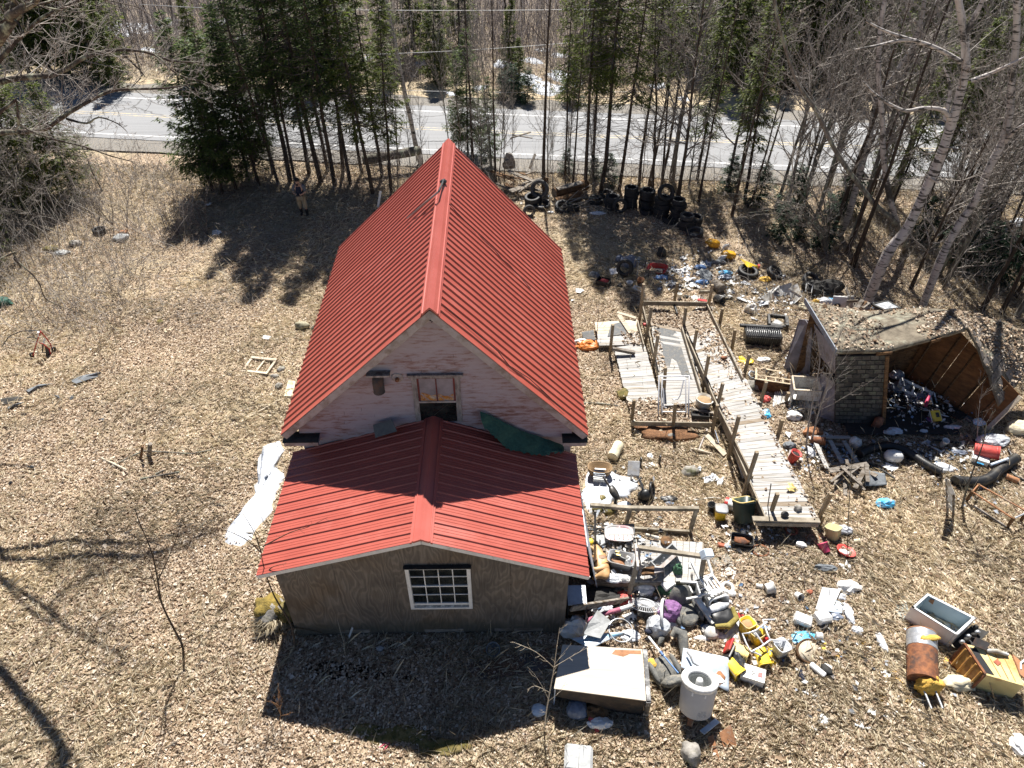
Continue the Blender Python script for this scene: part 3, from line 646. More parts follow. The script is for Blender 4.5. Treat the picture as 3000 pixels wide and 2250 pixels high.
MB().lathe([(0,0),(.045,0),(.05,.06),(.03,.09),(0,.09)],10,Mx,(lc.x+.0,WY-.045,lc.z-.02)).build('lamp_socket',M_rust,lo)
MB().tube([(.13,.02,HRZ-.17),(.10,.05,HRZ-.3),(.17,.1,HRZ-.34),(.12,.15,HRZ-.42),(.2,.2,HRZ-.36),(.14,.22,HRZ-.46)],.012,4).build('cable_end',M_dark,house)
# things lying on the main roof
nR=(HM.to_3x3() @ Vector((HRZ-HEZ,0,HEX-HRX))).normalized();pR=HM @ Vector((HRX,0,HRZ))+nR*.045
nL=(HM.to_3x3() @ Vector((-(HRZ-HLZ),0,HRX-HLX))).normalized();pL=HM @ Vector((HRX,0,HRZ))+nL*.05
z6=lambda x,y:(800+x*.42194,400+y*.42194)
def roof_cable(label,pts,side,r=.008):
  q=[hit(*z6(*p),pR if side>0 else pL,nR if side>0 else nL) for p in pts]
  tag(MB(q[0]).tube(q,r,5).build('roof_cable',M_dark),label,'cable')
roof_cable('thin black wire snaking down the right roof slope from the fallen mast',[(1222,465),(1270,520),(1330,580),(1400,650),(1465,722),(1540,790),(1590,850),(1640,890),(1720,980),(1790,1058)],1)
roof_cable('long black wire lying on the right roof slope near the gable edge',[(1190,1175),(1300,1265),(1420,1370),(1560,1490),(1640,1590),(1780,1680),(1900,1790),(2020,1905)],1,.009)
roof_cable('loose black wire trailing down the left roof slope under the mast',[(1150,425),(1090,480),(1040,530),(990,585),(940,640)],-1,.007)
q=[HM @ Vector((HRX,5.55,HRZ+.09)),hit(*z6(1150,382),pL+nL*.17,nL),hit(*z6(1075,445),pL+nL*.12,nL),hit(*z6(930,568),pL+nL*.02,nL)]
an=thing('antenna_mast','bent grey antenna mast fallen over the roof ridge onto the left slope','antenna',q[0])
MB(q[0]).tube(q[1:],[.028,.026,.014],6).build('mast_pole',M_grey,an)
b=MB(q[0]);b.tube([q[1],q[0]+Vector((.02,0,.06)),q[0]-Vector((0,0,.02))],.03,6);b.blob(q[0],(.09,.1,.07),3,.3);b.build('ridge_bracket',M_black,an)
tb=[HW(1406,1203,WY-.08),HW(1470,1232,WY-.08),HW(1560,1270,WY-.08),HW(1652,1306,WY-.1)]
bt=[HW(1416,1246,-.02),HW(1480,1308,-.16),HW(1590,1328,-.2),HW(1652,1322,-.12)]
def pl(P,u):u *= len(P)-1;i=min(int(u),len(P)-2);return P[i].lerp(P[i+1],u-i)
def tarp(u,v):
  p=pl(tb,u).lerp(pl(bt,u),v);k=math.sin(v*math.pi)*.05
  p=p+Vector((0,-.02-k*(1+math.sin(u*21+v*4)),.03*math.sin(u*9)));
  if v>.95:p+=Vector((.05*mnoise.noise(Vector((u*40,1,0))),-.1*abs(mnoise.noise(Vector((u*25,5,0)))),-.16*abs(mnoise.noise(Vector((u*33,9,2))))))
  return HM @ (p+Vector((0,0,.02*mnoise.noise(Vector((u*12,v*6,2))))))
tag(MB(HM @ tb[0]).sheet(tarp,44,12).build('tarpaulin',M_green),'ragged dark green tarpaulin draped at the foot of the gable over the lower roof','tarp')
# annex
AO=HM @ Vector((-.0788,0,0));AZ=.7473
annex=thing('house_annex','low plywood annex with a red ribbed metal roof in front of the house','annex',AO,(0,0,AZ))
AM=Matrix.Translation(AO) @ Matrix.Rotation(R(AZ),4,'Z');AMi=AM.inverted()
AY0,AY1,ARX,ARZ,ALX,ALZ,AEX,AEZ=-3.1902,.24,.0413,3.605,-3.3792,2.512,3.3792,2.345
roof_side(annex,ARX,ARZ,ALX,ALZ,AY0,AY1,13,(.028,.055),True,-1)
roof_side(annex,ARX,ARZ,AEX,AEZ,AY0,AY1,13,(.028,.055),True,1)
ridge_cap(annex,ARX,ARZ,ALX,ALZ,AEX,AEZ,AY0-.02,AY1,.23,.032)
AWY=AY0+.10
AH=lambda px,py,yl:HW(px,py,yl,AM,AMi)
a_l=AH(873,1862,AWY);a_r=AH(1652,1856,AWY);t_l=AH(822,1676,AWY)
AXL,AXR,AZB=max(a_l.x,-3.2),min(a_r.x,3.2),(a_l.z+a_r.z)/2
print('annex wall',a_l,a_r,t_l)
def aroofz(x,off=.05):return (ARZ+(ALZ-ARZ)*(ARX-x)/(ARX-ALX) if x<ARX else ARZ+(AEZ-ARZ)*(x-ARX)/(AEX-ARX))-off
# window in the annex front
w_tl=AH(1190,1661,AWY-.02);w_br=AH(1383,1774,AWY-.02);w_tr=AH(1379,1654,AWY-.02);w_bl=AH(1201,1785,AWY-.02)
ax0,ax1=(w_tl.x+w_bl.x)/2,(w_tr.x+w_br.x)/2;az1,az0=(w_tl.z+w_tr.z)/2,(w_bl.z+w_br.z)/2
nsh=5;xs_=[lerp(AXL,AXR,i/nsh) for i in range(nsh+1)]
def ply(x0,x1,z0,f0,f1):
  e=rnd.uniform(0,.006)
  vs=[(x0,AWY-e,z0),(x1,AWY-e,z0),(x1,AWY-e,f1),(x0,AWY-e,f0)];vs+=[(x,y+.02+e,z) for x,y,z in vs]
  MB().add(vs,[(0,1,2,3),(7,6,5,4),(0,4,5,1),(1,5,6,2),(2,6,7,3),(3,7,4,0)]).build('plywood_sheet',M_ply,annex)
for i in range(nsh):
  x0,x1=xs_[i]+.003,xs_[i+1]-.003;cutx=[x0]+[c for c in (ax0+.03,ARX,ax1-.03) if x0+.02<c<x1-.02]+[x1]
  for a,b_ in zip(cutx[:-1],cutx[1:]):
    inside=a>ax0-.01 and b_<ax1+.01
    if inside:ply(a,b_,AZB,az0+.03,az0+.03);ply(a,b_,az1-.03,aroofz(a),aroofz(b_))
    else:ply(a,b_,AZB,aroofz(a),aroofz(b_))
M_sidebrown=wood('brown_stained_boards',(.17,.085,.055),(.10,.05,.035),(9,9,1),d=(.05,.03,.02))
b=MB()
for x in (AXL+.02,AXR-.02):
  b.add([(x-.02,AWY+.03,AZB),(x+.02,AWY+.03,AZB),(x+.02,WY,AZB),(x-.02,WY,AZB),(x-.02,AWY+.03,aroofz(x,.06)),(x+.02,AWY+.03,aroofz(x,.06)),(x+.02,WY,aroofz(x,.06)),(x-.02,WY,aroofz(x,.06))],
          [(0,3,2,1),(4,5,6,7),(0,1,5,4),(1,2,6,5),(2,3,7,6),(3,0,4,7)])
b.build('side_wall',M_sidebrown,annex)
MB().box(((AXL+AXR)/2,(AWY+WY)/2,AZB-.03),(AXR-AXL-.1,WY-AWY-.1,.05)).build('floor_deck',M_oldwood,annex)
for (bx,bz,sg) in ((ALX,ALZ,-1),(AEX,AEZ,1)):
  MB().slab([(ARX,AY0+.02,ARZ-.012),(bx,AY0+.02,bz-.012),(bx,AY1,bz-.012),(ARX,AY1,ARZ-.012)][::sg],.03).build('roof_deck',M_oldwood,annex)
  MB().bar((ARX,AY0+.012,ARZ-.065),(bx,AY0+.012,bz-.065),.025,.10).build('fascia_board',mat('white_painted_trim',(.72,.71,.69),(.6,.585,.56),5,.6,.1,dirt=(.4,.36,.3),dirt_amt=.15),annex)
fr=MB();fw=.075;yF=AWY-.025
for (c,d) in (((ax0+fw/2,yF,(az0+az1)/2),(fw,.07,az1-az0)),((ax1-fw/2,yF,(az0+az1)/2),(fw,.07,az1-az0)),(((ax0+ax1)/2,yF-.003,az1-fw/2),(ax1-ax0,.07,fw)),(((ax0+ax1)/2,yF-.003,az0+.025),(ax1-ax0,.07,.05))):fr.box(c,d)
aw=fr.build('window',M_white,annex)
MB().box(((ax0+ax1)/2,yF-.04,az1+.012),(ax1-ax0+.04,.09,.024)).build('head_flashing',M_dark,aw)
MB().add([(ax0+fw,yF-.02,az0+.05),(ax1-fw,yF-.02,az0+.05),(ax1-fw,yF+.05,az0+.11),(ax0+fw,yF+.05,az0+.11),(ax0+fw,yF+.05,az0+.04),(ax1-fw,yF+.05,az0+.04)],[(0,1,2,3),(0,4,5,1)]).build('sill',mat('peeled_sill',(.30,.31,.29),(.16,.165,.155),14,.8,dirt=(.65,.65,.63),dirt_amt=.35),aw)
gx0,gx1,gz0,gz1=ax0+fw,ax1-fw,az0+.15,az1-fw
sash=MB();sash.bar((gx0,yF+.02,gz0-.02),(gx1,yF+.02,gz0-.02),.03,.06);sash.bar((gx0,yF+.018,(gz0+gz1)/2),(gx1,yF+.018,(gz0+gz1)/2),.035,.035)
for i in range(1,4):x=lerp(gx0,gx1,i/4);sash.bar((x,yF+.021,gz0),(x,yF+.021,gz1),.02,.024,up=(0,1,0))
for i in (1,3):zz=lerp(gz0,gz1,i/4);sash.bar((gx0,yF+.023,zz),(gx1,yF+.023,zz),.024,.018)
sash.build('sash',M_white,aw)
for i in range(4):
  for j in range(4):
    MB().box((lerp(gx0,gx1,(i+.5)/4),yF+.03,lerp(gz0,gz1,(j+.5)/4)),((gx1-gx0)/4-.012,.004,(gz1-gz0)/4-.012),spin(rnd.uniform(-.6,.6),0,rnd.uniform(-.6,.6))).build('pane',M_glass,aw)
for i in range(3):MB().bar((lerp(AXL,AXR,i/3)+.05,AWY-.015,AZB-.06-.01*i),(lerp(AXL,AXR,(i+1)/3)+.04,AWY-.015,AZB-.07+.01*i),.09,.10).build('sill_beam',M_oldwood,annex)
for i in range(7):MB().box((lerp(AXL+.3,AXR-.3,i/6)+rnd.uniform(-.1,.1),AWY+.1,(AZB-.12)/2),(rnd.uniform(.2,.35),.25,AZB-.12)).build('foundation_block',M_stone if i % 2 else M_oldwood,annex)
for (xa,xb,zz) in ((AXL+.2,-1.4,.17),(-.6,.7,.15),(1.1,2.5,.16)):MB().bar((xa,AWY+.02,zz),(xb,AWY+.01,zz+.02),.04,.13).build('skirt_board',M_oldwood,annex)
p=AM @ AH(1030,1842,AWY-.05)
tag(MB(p).bar(AM @ AH(1022,1868,AWY-.07),AM @ AH(1033,1838,AWY-.01),.05,.02).build('trim_strip',M_white),'short white strip propped against the foot of the plywood wall','trim strip')
q=[AM @ AH(1093,1247,.12),AM @ AH(1147,1231,.12),AM @ AH(1163,1266,-.15),AM @ AH(1100,1285,-.15)]
q=[v+Vector((0,0,.03)) for v in q]
tag(MB(q[3]).slab(q[::-1],.02).build('grey_sheet',mat('weathered_grey_sheet',(.13,.15,.14),(.08,.09,.09),5,.6,.2)),'dark grey sheet leaning at the joint between gable and lower roof','sheet')
# long pale sheets leaning against the annex's right side
q=[AM @ Vector((3.45,-.4,1.9)),AM @ Vector((3.50,-2.0,1.75)),AM @ Vector((3.85,-2.05,.1)),AM @ Vector((3.78,-.35,.1))]
tag(MB(q[2]).slab(q,.02).build('leaning_panel',M_blueish),'long bluish white panel leaning against the right side of the annex','panel')
# ---------------------------------------------------------------- trees
class TB:
  def __init__(s):s.v=[];s.t=[];s.n=0
  def tube(s,pts,rad,k=3):
    P=np.asarray(pts,float);m=len(P);rad=np.asarray(rad,float)
    d=np.gradient(P,axis=0);d /= (np.linalg.norm(d,axis=1,keepdims=True)+1e-9)
    ref=np.array([.13,.99,.05]) if abs(d[:,2]).mean()>.7 else np.array([.05,.1,1.0])
    x=np.cross(d,ref);x /= (np.linalg.norm(x,axis=1,keepdims=True)+1e-9);u=np.cross(x,d)
    a=np.arange(k)*2*np.pi/k
    ring=P[:,None]+rad[:,None,None]*(x[:,None]*np.cos(a)[None,:,None]+u[:,None]*np.sin(a)[None,:,None])
    s.v.append(ring.reshape(-1,3));i=np.arange(m-1)[:,None]*k;j=np.arange(k)[None];j2=(j+1) % k
    A,B,C,D=i+j,i+j2,i+k+j2,i+k+j
    s.t.append(np.concatenate([np.stack([A,B,C],-1).reshape(-1,3),np.stack([A,C,D],-1).reshape(-1,3)])+s.n);s.n+=m*k
  def raw(s,co,tr):s.v.append(co);s.t.append(tr+s.n);s.n+=len(co)
  def build(s,name,m,parent=None,off=None,smooth=True):
    co=np.concatenate(s.v);
    if off is not None:co=co-np.asarray(off)
    o=fast_mesh(name,co,np.concatenate(s.t),m,None)
    if smooth:o.data.polygons.foreach_set('use_smooth',[True]*len(o.data.polygons))
    if parent is not None:o.parent=parent
    return o
def nrm(v):return v/(np.linalg.norm(v)+1e-9)
def branch_pts(rg,p,d,Ln,m,curl=.25,up=.3,wob=.12):
  pts=[p];d=nrm(d);st=Ln/(m-1)
  for i in range(m-1):
    d=nrm(d+np.array([0,0,up*st/Ln*1.0])+rg.normal(0,wob,3));p=p+d*st;pts.append(p)
  return np.array(pts)
def grow(rg,tb,pts,r,lev,nsub,lf,up=.5,t0=.2,tb2=None,wob=.14,minr=.004,ang=(.6,1.1)):
  """side shoots along a limb, then shoots on the shoots"""
  Ltot=np.linalg.norm(np.diff(pts,axis=0),axis=1).sum();m=len(pts)
  n=max(1,int(nsub[0]))
  for i in range(n):
    t=t0+(1-t0)*(i+rg.random())/n;f=t*(m-1);k=min(int(f),m-2);p=pts[k]+(pts[k+1]-pts[k])*(f-k);d=nrm(pts[k+1]-pts[k])
    q=rg.normal(0,1,3);q=nrm(q-d*(q @ d));a=rg.uniform(*ang);dd=d*math.cos(a)+q*math.sin(a)
    Ls=Ltot*lf[0]*rg.uniform(.45,1.1)*(1.15-.65*t);rs=max(minr,r*(1-.75*t)*.5)
    mm=5 if lev>1 else 4 if lev>0 else 3
    sp=branch_pts(rg,p,dd,Ls,mm,up=up,wob=wob)
    (tb2 or tb).tube(sp,np.linspace(rs,max(minr*.6,rs*.25),mm),4 if rs>.03 else 3)
    if lev>0:grow(rg,tb,sp,rs,lev-1,nsub[1:],lf[1:],up,.12,None,wob*1.15,minr,ang)
def bare_tree(name,H,r0,seed,label,group,bk,tw,crown0=.3,spread=.3,n=(24,6,4),wob=.05,up=.55,minr=.005):
  rg=np.random.default_rng(seed);root=thing(name,label,'tree',group=group)
  m=10;P=[np.zeros(3)];d=np.array([0,0,1.0])
  for i in range(m-1):d=nrm(d+np.append(rg.normal(0,wob,2),.12));P.append(P[-1]+d*H/(m-1))
  P=np.array(P);P[0,2]-=.15;tb=TB();rad=r0*(1-.93*np.linspace(0,1,m) ** .9);rad[0] *= 1.35;tb.tube(P,rad,7)
  tb.build('trunk',bk,root);cb=TB();grow(rg,cb,P,r0,len(n)-1,n,(spread,.42,.42,.5),up,crown0,wob=.15,minr=minr,ang=(.55,1.25));cb.build('crown',tw,root,smooth=False)
  return root
def spruce(name,H,r0,R0,base,seed,label,group,nm,dens=1.0,bk=None,dead=.0,droop=-.18,clump=.135):
  rg=np.random.default_rng(seed);root=thing(name,label,'tree',group=group)
  tb=TB();z=np.linspace(-.15,H,9);wx=np.cumsum(rg.normal(0,.03,9));wy=np.cumsum(rg.normal(0,.03,9));wx-=wx[0];wy-=wy[0]
  P=np.stack([wx,wy,z],-1);tb.tube(P,r0*(1.02-np.linspace(0,1,9) ** .9),7);tb.build('trunk',bk or M_spbark,root)
  cb=TB();db=TB();co=[];zz=base*H;nb=0
  while zz<H-.1:
    s=(zz-base*H)/(H*(1-base));Lb=(R0*(1-s) ** .85+.12)*(.75+.25*min(1,s*5))
    for b in range(int(rg.integers(4,7))):
      az=rg.uniform(0,6.283);Lk=Lb*rg.uniform(.6,1.15);el=droop+.75*s+rg.normal(0,.10);m=6
      c=np.array([np.interp(zz,z,wx),np.interp(zz,z,wy),zz+rg.uniform(-.1,.1)]);t=np.linspace(0,1,m)[:,None]
      d=np.array([math.cos(az)*math.cos(el),math.sin(az)*math.cos(el),math.sin(el)])
      pts=c+d*t*Lk+np.array([0,0,1])*(-.16*np.sin(t*2.6)+.14*t ** 3)*Lk
      db.tube(pts,np.linspace(.018+.006*Lk,.004,m),3)
      k=max(5,int(Lk/.052*dens));f=np.repeat(rg.uniform(.12,1,k),3);kk=len(f)
      bp=np.stack([np.interp(f,t[:,0],pts[:,a]) for a in range(3)],-1)
      side=np.array([-d[1],d[0],0]);side=side/(np.linalg.norm(side)+1e-9)
      sg=rg.choice([-1,1],kk)*rg.uniform(.15,1.0,kk);tl=(.16+.30*Lk*(1-f*.75))*rg.uniform(.1,1,kk)
      dirv=d[None]*.62+side[None]*sg[:,None]+np.array([0,0,-.22])+rg.normal(0,.16,(kk,3));dirv /= np.linalg.norm(dirv,axis=1,keepdims=True)
      q=bp+dirv*tl[:,None];q[:,2]-=.10*tl;co.append(np.concatenate([q,dirv],1))
    zz+=rg.uniform(.17,.30)*(1.15-.45*s)*(H/12) ** .3
  C=np.concatenate(co);n=len(C);q,dv=C[:,:3],C[:,3:]
  up=rg.normal(0,.55,(n,3))+np.array([0,0,1.0]);sd=np.cross(dv,up);sd /= np.linalg.norm(sd,axis=1,keepdims=True)+1e-9
  ln=(clump*1.25*rg.uniform(.6,1.5,n))[:,None];w=(clump*.17*rg.uniform(.7,1.4,n))[:,None]
  p0=q-dv*ln*.5;p2=q+dv*ln*.6;p1=q+sd*w;p3=q-sd*w
  p2[:,2]-=ln[:,0]*.12
  cc=np.stack([p0,p1,p2,p3],1).reshape(-1,3);b=np.arange(n)*4
  cb.raw(cc,np.concatenate([np.stack([b,b+1,b+2],-1),np.stack([b,b+2,b+3],-1)]));cb.build('crown',nm,root,smooth=False)
  for i in range(int(dead*H*9)):
    zz=rg.uniform(.06,base+.15)*H;az=rg.uniform(0,6.283);Lk=rg.uniform(.4,1.5);el=rg.uniform(-.35,.1)
    c=np.array([np.interp(zz,z,wx),np.interp(zz,z,wy),zz]);pts=branch_pts(rg,c,np.array([math.cos(az),math.sin(az),el]),Lk,4,up=-.1);db.tube(pts,[.012,.009,.006,.003],3)
    grow(rg,db,pts,.008,0,(4,),(.4,),.1,.3,minr=.003)
  db.build('branches',M_dtwig,root,smooth=False)
  return root
GS1,GS2='spruces standing in a row between yard and road','sunlit spruces right of the house roof'
GB1,GB2='bare grey trees of the wood at the right','bare trees of the wood beyond the road'
GF='dark conifers scattered beyond the road'
P_sd=[spruce('spruce_tree',13,.115,2.0,.26,21,'tall dense dark spruce in the row between yard and road',GS1,M_needle,.5,dead=1.3),
    spruce('spruce_tree',13,.105,1.7,.34,22,'tall dense dark spruce in the row between yard and road',GS1,M_needle,.45,dead=1.5)]
P_sm=spruce('spruce_tree',7.6,.085,1.5,.16,23,'short pointed spruce at the left end of the row by the road',GS1,M_needle,.72,dead=.9)
P_slim=spruce('spruce_tree',10,.09,1.05,.3,24,'slim spruce with thin drooping branches left of the red roof',GS1,M_needle2,.6,dead=1.4,droop=-.3)
P_sun=[spruce('spruce_tree',13,.105,1.75,.36,25,'tall yellow-green spruce with a bare lower trunk behind the tyre stacks',GS2,M_needle2,.55,dead=1.1),
         spruce('spruce_tree',12,.095,1.5,.42,26,'tall yellow-green spruce with a bare lower trunk behind the tyre stacks',GS2,M_needle2,.45,dead=1.2)]
P_far=spruce('fir_tree',8,.12,1.6,.12,27,'dark conifer standing in the wood beyond the road',GF,M_needle,.6,clump=.19)
CROWN2=[c for c in kids(P_far) if c.name.startswith('crown')][0].data.copy();CROWN2.materials[0]=M_needle2
P_fir=spruce('fir_sapling',2.4,.03,.85,.05,28,'small blue-green fir sapling at the edge of the wood','small fir saplings',M_fir,1.2,clump=.11)
lbB1='bare grey tree with fine twigs in the wood at the right';lbB2='bare thin tree with pale twigs in the wood beyond the road'
P_b=[bare_tree('bare_tree',11,.11,31,lbB1,GB1,M_gbark,M_twig,.22,.30,(32,8,5),minr=.0075),
       bare_tree('bare_tree',10,.085,32,lbB1,GB1,M_spbark,M_twig,.18,.28,(34,7,5),minr=.0075),
       bare_tree('bare_tree',9,.07,33,lbB1,GB1,M_gbark,M_twig,.1,.34,(32,8,5),minr=.0075)]
P_f=[bare_tree('bare_tree',9,.07,34,lbB2,GB2,M_gbark,M_twig,.12,.24,(20,6,3),minr=.008),
       bare_tree('bare_tree',10,.09,35,lbB2,GB2,M_spbark,M_dtwig,.15,.2,(18,6,3),minr=.008),
       bare_tree('bare_tree',7,.05,36,lbB2,GB2,M_gbark,M_rtwig,.08,.3,(18,7,3),minr=.007)]
USED=set()
def put(proto,x,y,H0,H,label=None,group=None,sxy=None,tilt=(0,0)):
  sc=H/H0;tilt=tilt if any(tilt) else (rnd.gauss(0,1.8),rnd.gauss(0,1.8));s=(sc*(sxy or 1),sc*(sxy or 1),sc);rot=(tilt[0],tilt[1],rnd.uniform(0,360));loc=(x,y,float(gh(x,y)))
  if proto.name not in USED:
    USED.add(proto.name);KIDS[proto.name]=kids(proto)
    for c in KIDS[proto.name]:KIDS[c.name]=kids(c)
    place(proto,loc,rot,s)
    if label:proto['label']=label
    if group:proto['group']=group
    return proto
  return dup(proto,loc,rot,s,label,group)
def putp(proto,px,py,H0,H,label=None,group=None,sxy=None):p=G(px,py);return put(proto,p.x,p.y,H0,H,label,group,sxy)
sml='short pointed spruce at the left end of the row by the road'
ORD='first second third fourth fifth sixth seventh eighth ninth tenth eleventh twelfth'.split()
for i,(px,py,H) in enumerate(((624,560,7.6),(652,566,6.6),(668,528,6.4),(692,558,7.0),(728,518,7.6),(760,548,7.2))):putp(P_sm,px,py,7.6,H,'%s short pointed spruce from the left end of the row by the road' % ORD[i])
for i,(px,py,H,s) in enumerate(((850,533,13,1.05),(868,548,12,.8),(800,505,12,.9),(940,533,14,1.1),(981,543,13,.95),(1027,540,12.5,.9),(905,505,12.5,1),(1005,500,12,1),(815,540,11,.8),(960,495,13,.9),(1060,505,11.5,.85),(745,490,10,.8))):
  putp(P_sd[i % 2],px,py,13,H,'%s tall dark spruce from the left in the row by the road' % ORD[sorted((850,868,800,940,981,1027,905,1005,815,960,1060,745)).index(px)],sxy=s)
for px,py,H in ((1093,574,10.5),(1147,565,9),(1120,520,10)):putp(P_slim,px,py,10,H)
for i,(px,py,H,s) in enumerate(((1714,551,13,.9),(1759,567,14,1.0),(1814,556,12,.9),(1872,545,12.5,.8),(1735,515,12,.9),(1940,520,12,.8),(1655,520,11,.6))):
  putp(P_sun[i % 2],px,py,(13,12)[i % 2],H,'%s yellow-green spruce from the left behind the tyre stacks' % ORD[sorted((1714,1759,1814,1872,1735,1940,1655)).index(px)],sxy=s)
cl='low ragged yellow-green spruce just behind the far end of the ridge'
for px,py,H in ((1371,455,6.0),(1440,490,4.4),(1345,440,5)):putp(P_sm,px,py,7.6,H,cl,'ragged low spruces behind the ridge',.9)
# near and far conifers at the left
P_left=spruce('spruce_tree',6.5,.085,1.9,.06,29,'wide low spruce behind bare twigs at the left edge of the yard','wide low spruces at the left edge of the yard',M_needle2,.7)
for px,py,H in ((150,598,6.5),(85,560,6.8),(215,572,5),(30,610,6),(-70,770,6),(-40,690,5.5),(-110,900,5)):putp(P_left,px,py,6.5,H)
for px,py,H,s in ((258,222,9,1),(205,210,10,1),(335,205,9,.9),(300,245,7,1),(150,215,10,1),(90,225,9,1),(350,262,5,1),(1135,230,6,1),(1275,225,6.5,1),(1290,250,3.5,1),(1490,230,4.5,.9),(1520,275,3.2,1),(1345,140,7,1),(1215,150,9,1),
    (940,260,7,1),(590,215,6,.8),(1950,150,9,1),(1720,130,9,1),(2250,240,8,1.1),(2330,225,9,1.0),(2430,245,8,1.0),(2520,235,9,1.1),(2170,235,8,1.1),(2640,255,9,1.0),(2760,260,9,1.1),(2880,270,9,1.1),(2960,265,9,1.0),(2100,250,9,1),(2480,190,10,1.1),(2700,190,10,1.1),(2850,200,10,1.1),(2570,150,10,1),(2020,180,9,1),(2380,220,11,1.1),(2300,180,10,1),(60,160,10,1),(-60,180,10,1),(2120,150,10,1),(2220,140,9,1),(2420,150,10,1),(2620,130,10,1),(2770,150,11,1),(2920,140,10,1),(2980,210,9,1)):
  o=putp(P_far,px,py,8,H,sxy=s)
  if px>1900 or px % 3==0:
    for c in kids(o):
      if c.name.startswith('crown'):c.data=CROWN2
sapl='small blue-green fir sapling at the edge of the wood'
for px,py,H in ((1500,290,2.2),(1545,300,2.0),(1668,300,2.4),(1470,285,1.6),(1780,540,1.6),(1660,505,1.3),(1740,520,1.2),(2285,700,1.8),(2330,690,1.5),(2790,760,2.4),(2860,800,2.2),(2930,830,2.6),(2840,700,2.2),(2700,700,2),(2980,760,2),(2410,720,2),(2310,620,2.2),(2870,620,2.4),(2470,620,2.4),(2130,560,1.8),(2220,600,2),(1250,560,1.2)):
  putp(P_fir,px,py,2.4,H,sapl)
# bare trees: right wood, behind the house, left, and beyond the road
def inpoly(x,y,P):return bool(pip([Vector((a,b,0)) for a,b in P],np.array([x]),np.array([y]))[0])
RW=[(5.5,30.6),(9.5,28.4),(12.6,24.5),(15.5,22.4),(17.5,19),(34,17),(40,32),(5,34.5)]
cnt=0
while cnt<108:
  x,y=rnd.uniform(5,36),rnd.uniform(17,34)
  if not inpoly(x,y,RW) or y>yroad(x)-1.5:continue
  i=rnd.choice((0,0,1,1,2));put(P_b[i],x,y,(11,10,9)[i],rnd.uniform(7,13),sxy=rnd.uniform(.75,1.05),tilt=(rnd.gauss(0,3),rnd.gauss(0,3)));cnt+=1
lb3='slender bare sapling between the back of the house and the road';g3='bare saplings behind the house'
for i in range(22):
  px=rnd.uniform(1130,1900);py=rnd.uniform(470,545)+(px-1500)*.03;j=rnd.choice((0,1,2));p=G(px,py)
  if p.y>yroad(p.x)-1.2:p.y=yroad(p.x)-1.3
  put(P_b[j],p.x,p.y,(11,10,9)[j],rnd.uniform(4,9),lb3,g3,rnd.uniform(.35,.6),(rnd.gauss(0,3),rnd.gauss(0,3)))
P_pole=bare_tree('bare_tree',13,.085,37,'straight dark bare trunk rising alone right of the ridge end',None,M_spbark,M_dtwig,.45,.12,(18,5,3),.02)
p=G(1592,545);put(P_pole,p.x,p.y,13,13)
p=G(1678,545);put(P_pole,p.x,p.y,13,11,'thin dark pole-like trunk beside the left end of the tyre stacks',sxy=.7)
p=G(1385,470);put(P_pole,p.x,p.y,13,10,'dark broken-topped trunk in the low spruces behind the ridge',sxy=1.1)
p=G(1452,530);put(P_pole,p.x,p.y,13,12,'thin forked dark trunk right behind the roof slope',sxy=.7)
lbp='straight dark trunk in the wood at the right';cnt=0
while cnt<34:
  x,y=rnd.uniform(7,32),rnd.uniform(19,34)
  if not inpoly(x,y,RW) or y>yroad(x)-1.2:continue
  put(P_pole,x,y,13,rnd.uniform(8,13),lbp,'straight dark trunks in the wood at the right',rnd.uniform(.8,1.15),(rnd.gauss(0,2),rnd.gauss(2,3)));cnt+=1
for i in range(15):
  x=rnd.uniform(8,27);y=yroad(x)-rnd.uniform(1.5,5.5);put(P_slim if i % 3 else P_sun[1],x,y,(12,10)[bool(i % 3)],rnd.uniform(6,10),'sparse yellow-green spruce among the bare trees near the road at the right','sparse spruces in the wood at the right',rnd.uniform(.9,1.3))
lb4='bare twiggy tree among the spruces at the left edge of the yard';g4='bare twiggy trees at the left edge of the yard'
for px,py,H in ((60,640,6),(0,700,6.5),(130,560,6),(-60,620,8),(-120,800,7),(40,520,8),(210,540,5),(300,560,4),(-30,760,5),(90,480,8),(-160,700,9),(180,500,7),(20,560,7),(110,690,5),(-80,540,9),(-30,660,7),(170,640,4.5),(60,780,4)):putp(P_b[2],px,py,9,H,lb4,g4,1.15)
cnt=0
while cnt<120:
  y=rnd.uniform(44.5,72);x=rnd.uniform(-1,1)*(.66*y+8)
  d=y-yroad(x)
  if d<9.0 or (rnd.random()<.35 and -14<x<-8):continue
  i=rnd.choice((0,0,1,2,2));put(P_f[i],x,y,(9,10,7)[i],rnd.uniform(4.5,11),sxy=rnd.uniform(.7,1.2),tilt=(rnd.gauss(0,3),rnd.gauss(0,3)));cnt+=1
# understorey: a mass of thin stems nobody could count
def hb(y):return .68*y+6
def far_xy(n,y0,y1,dmin):
  y=NR.uniform(y0,y1,n*2);x=NR.uniform(-1,1,n*2)*hb(y);ok=(y-yroad(x))>dmin;x,y=x[ok][:n],y[ok][:n];return x,y
sticks('undergrowth',11000,44,78,.6,2.4,.011,M_rtwig,.5,1.5,xy=far_xy(11000,44,80,9.4))
sticks('undergrowth',13000,44,78,2.2,6.5,.014,M_rtwig,1.25,1.57,xy=far_xy(13000,46,82,10))
sticks('undergrowth',7000,44,78,1.0,3.8,.012,M_dtwig,.7,1.57,xy=far_xy(7000,45,80,9.6))
sticks('undergrowth',5200,18,34,.5,2.6,.009,M_twig,.6,1.57,keep=lambda x,y:((x>12.5) & (y>36-x*.95)) | ((y>30.5) & (y<yroad(x)-1.2)) | ((x<-13.5) & (y>19)),half=lambda y:10+.62*y)
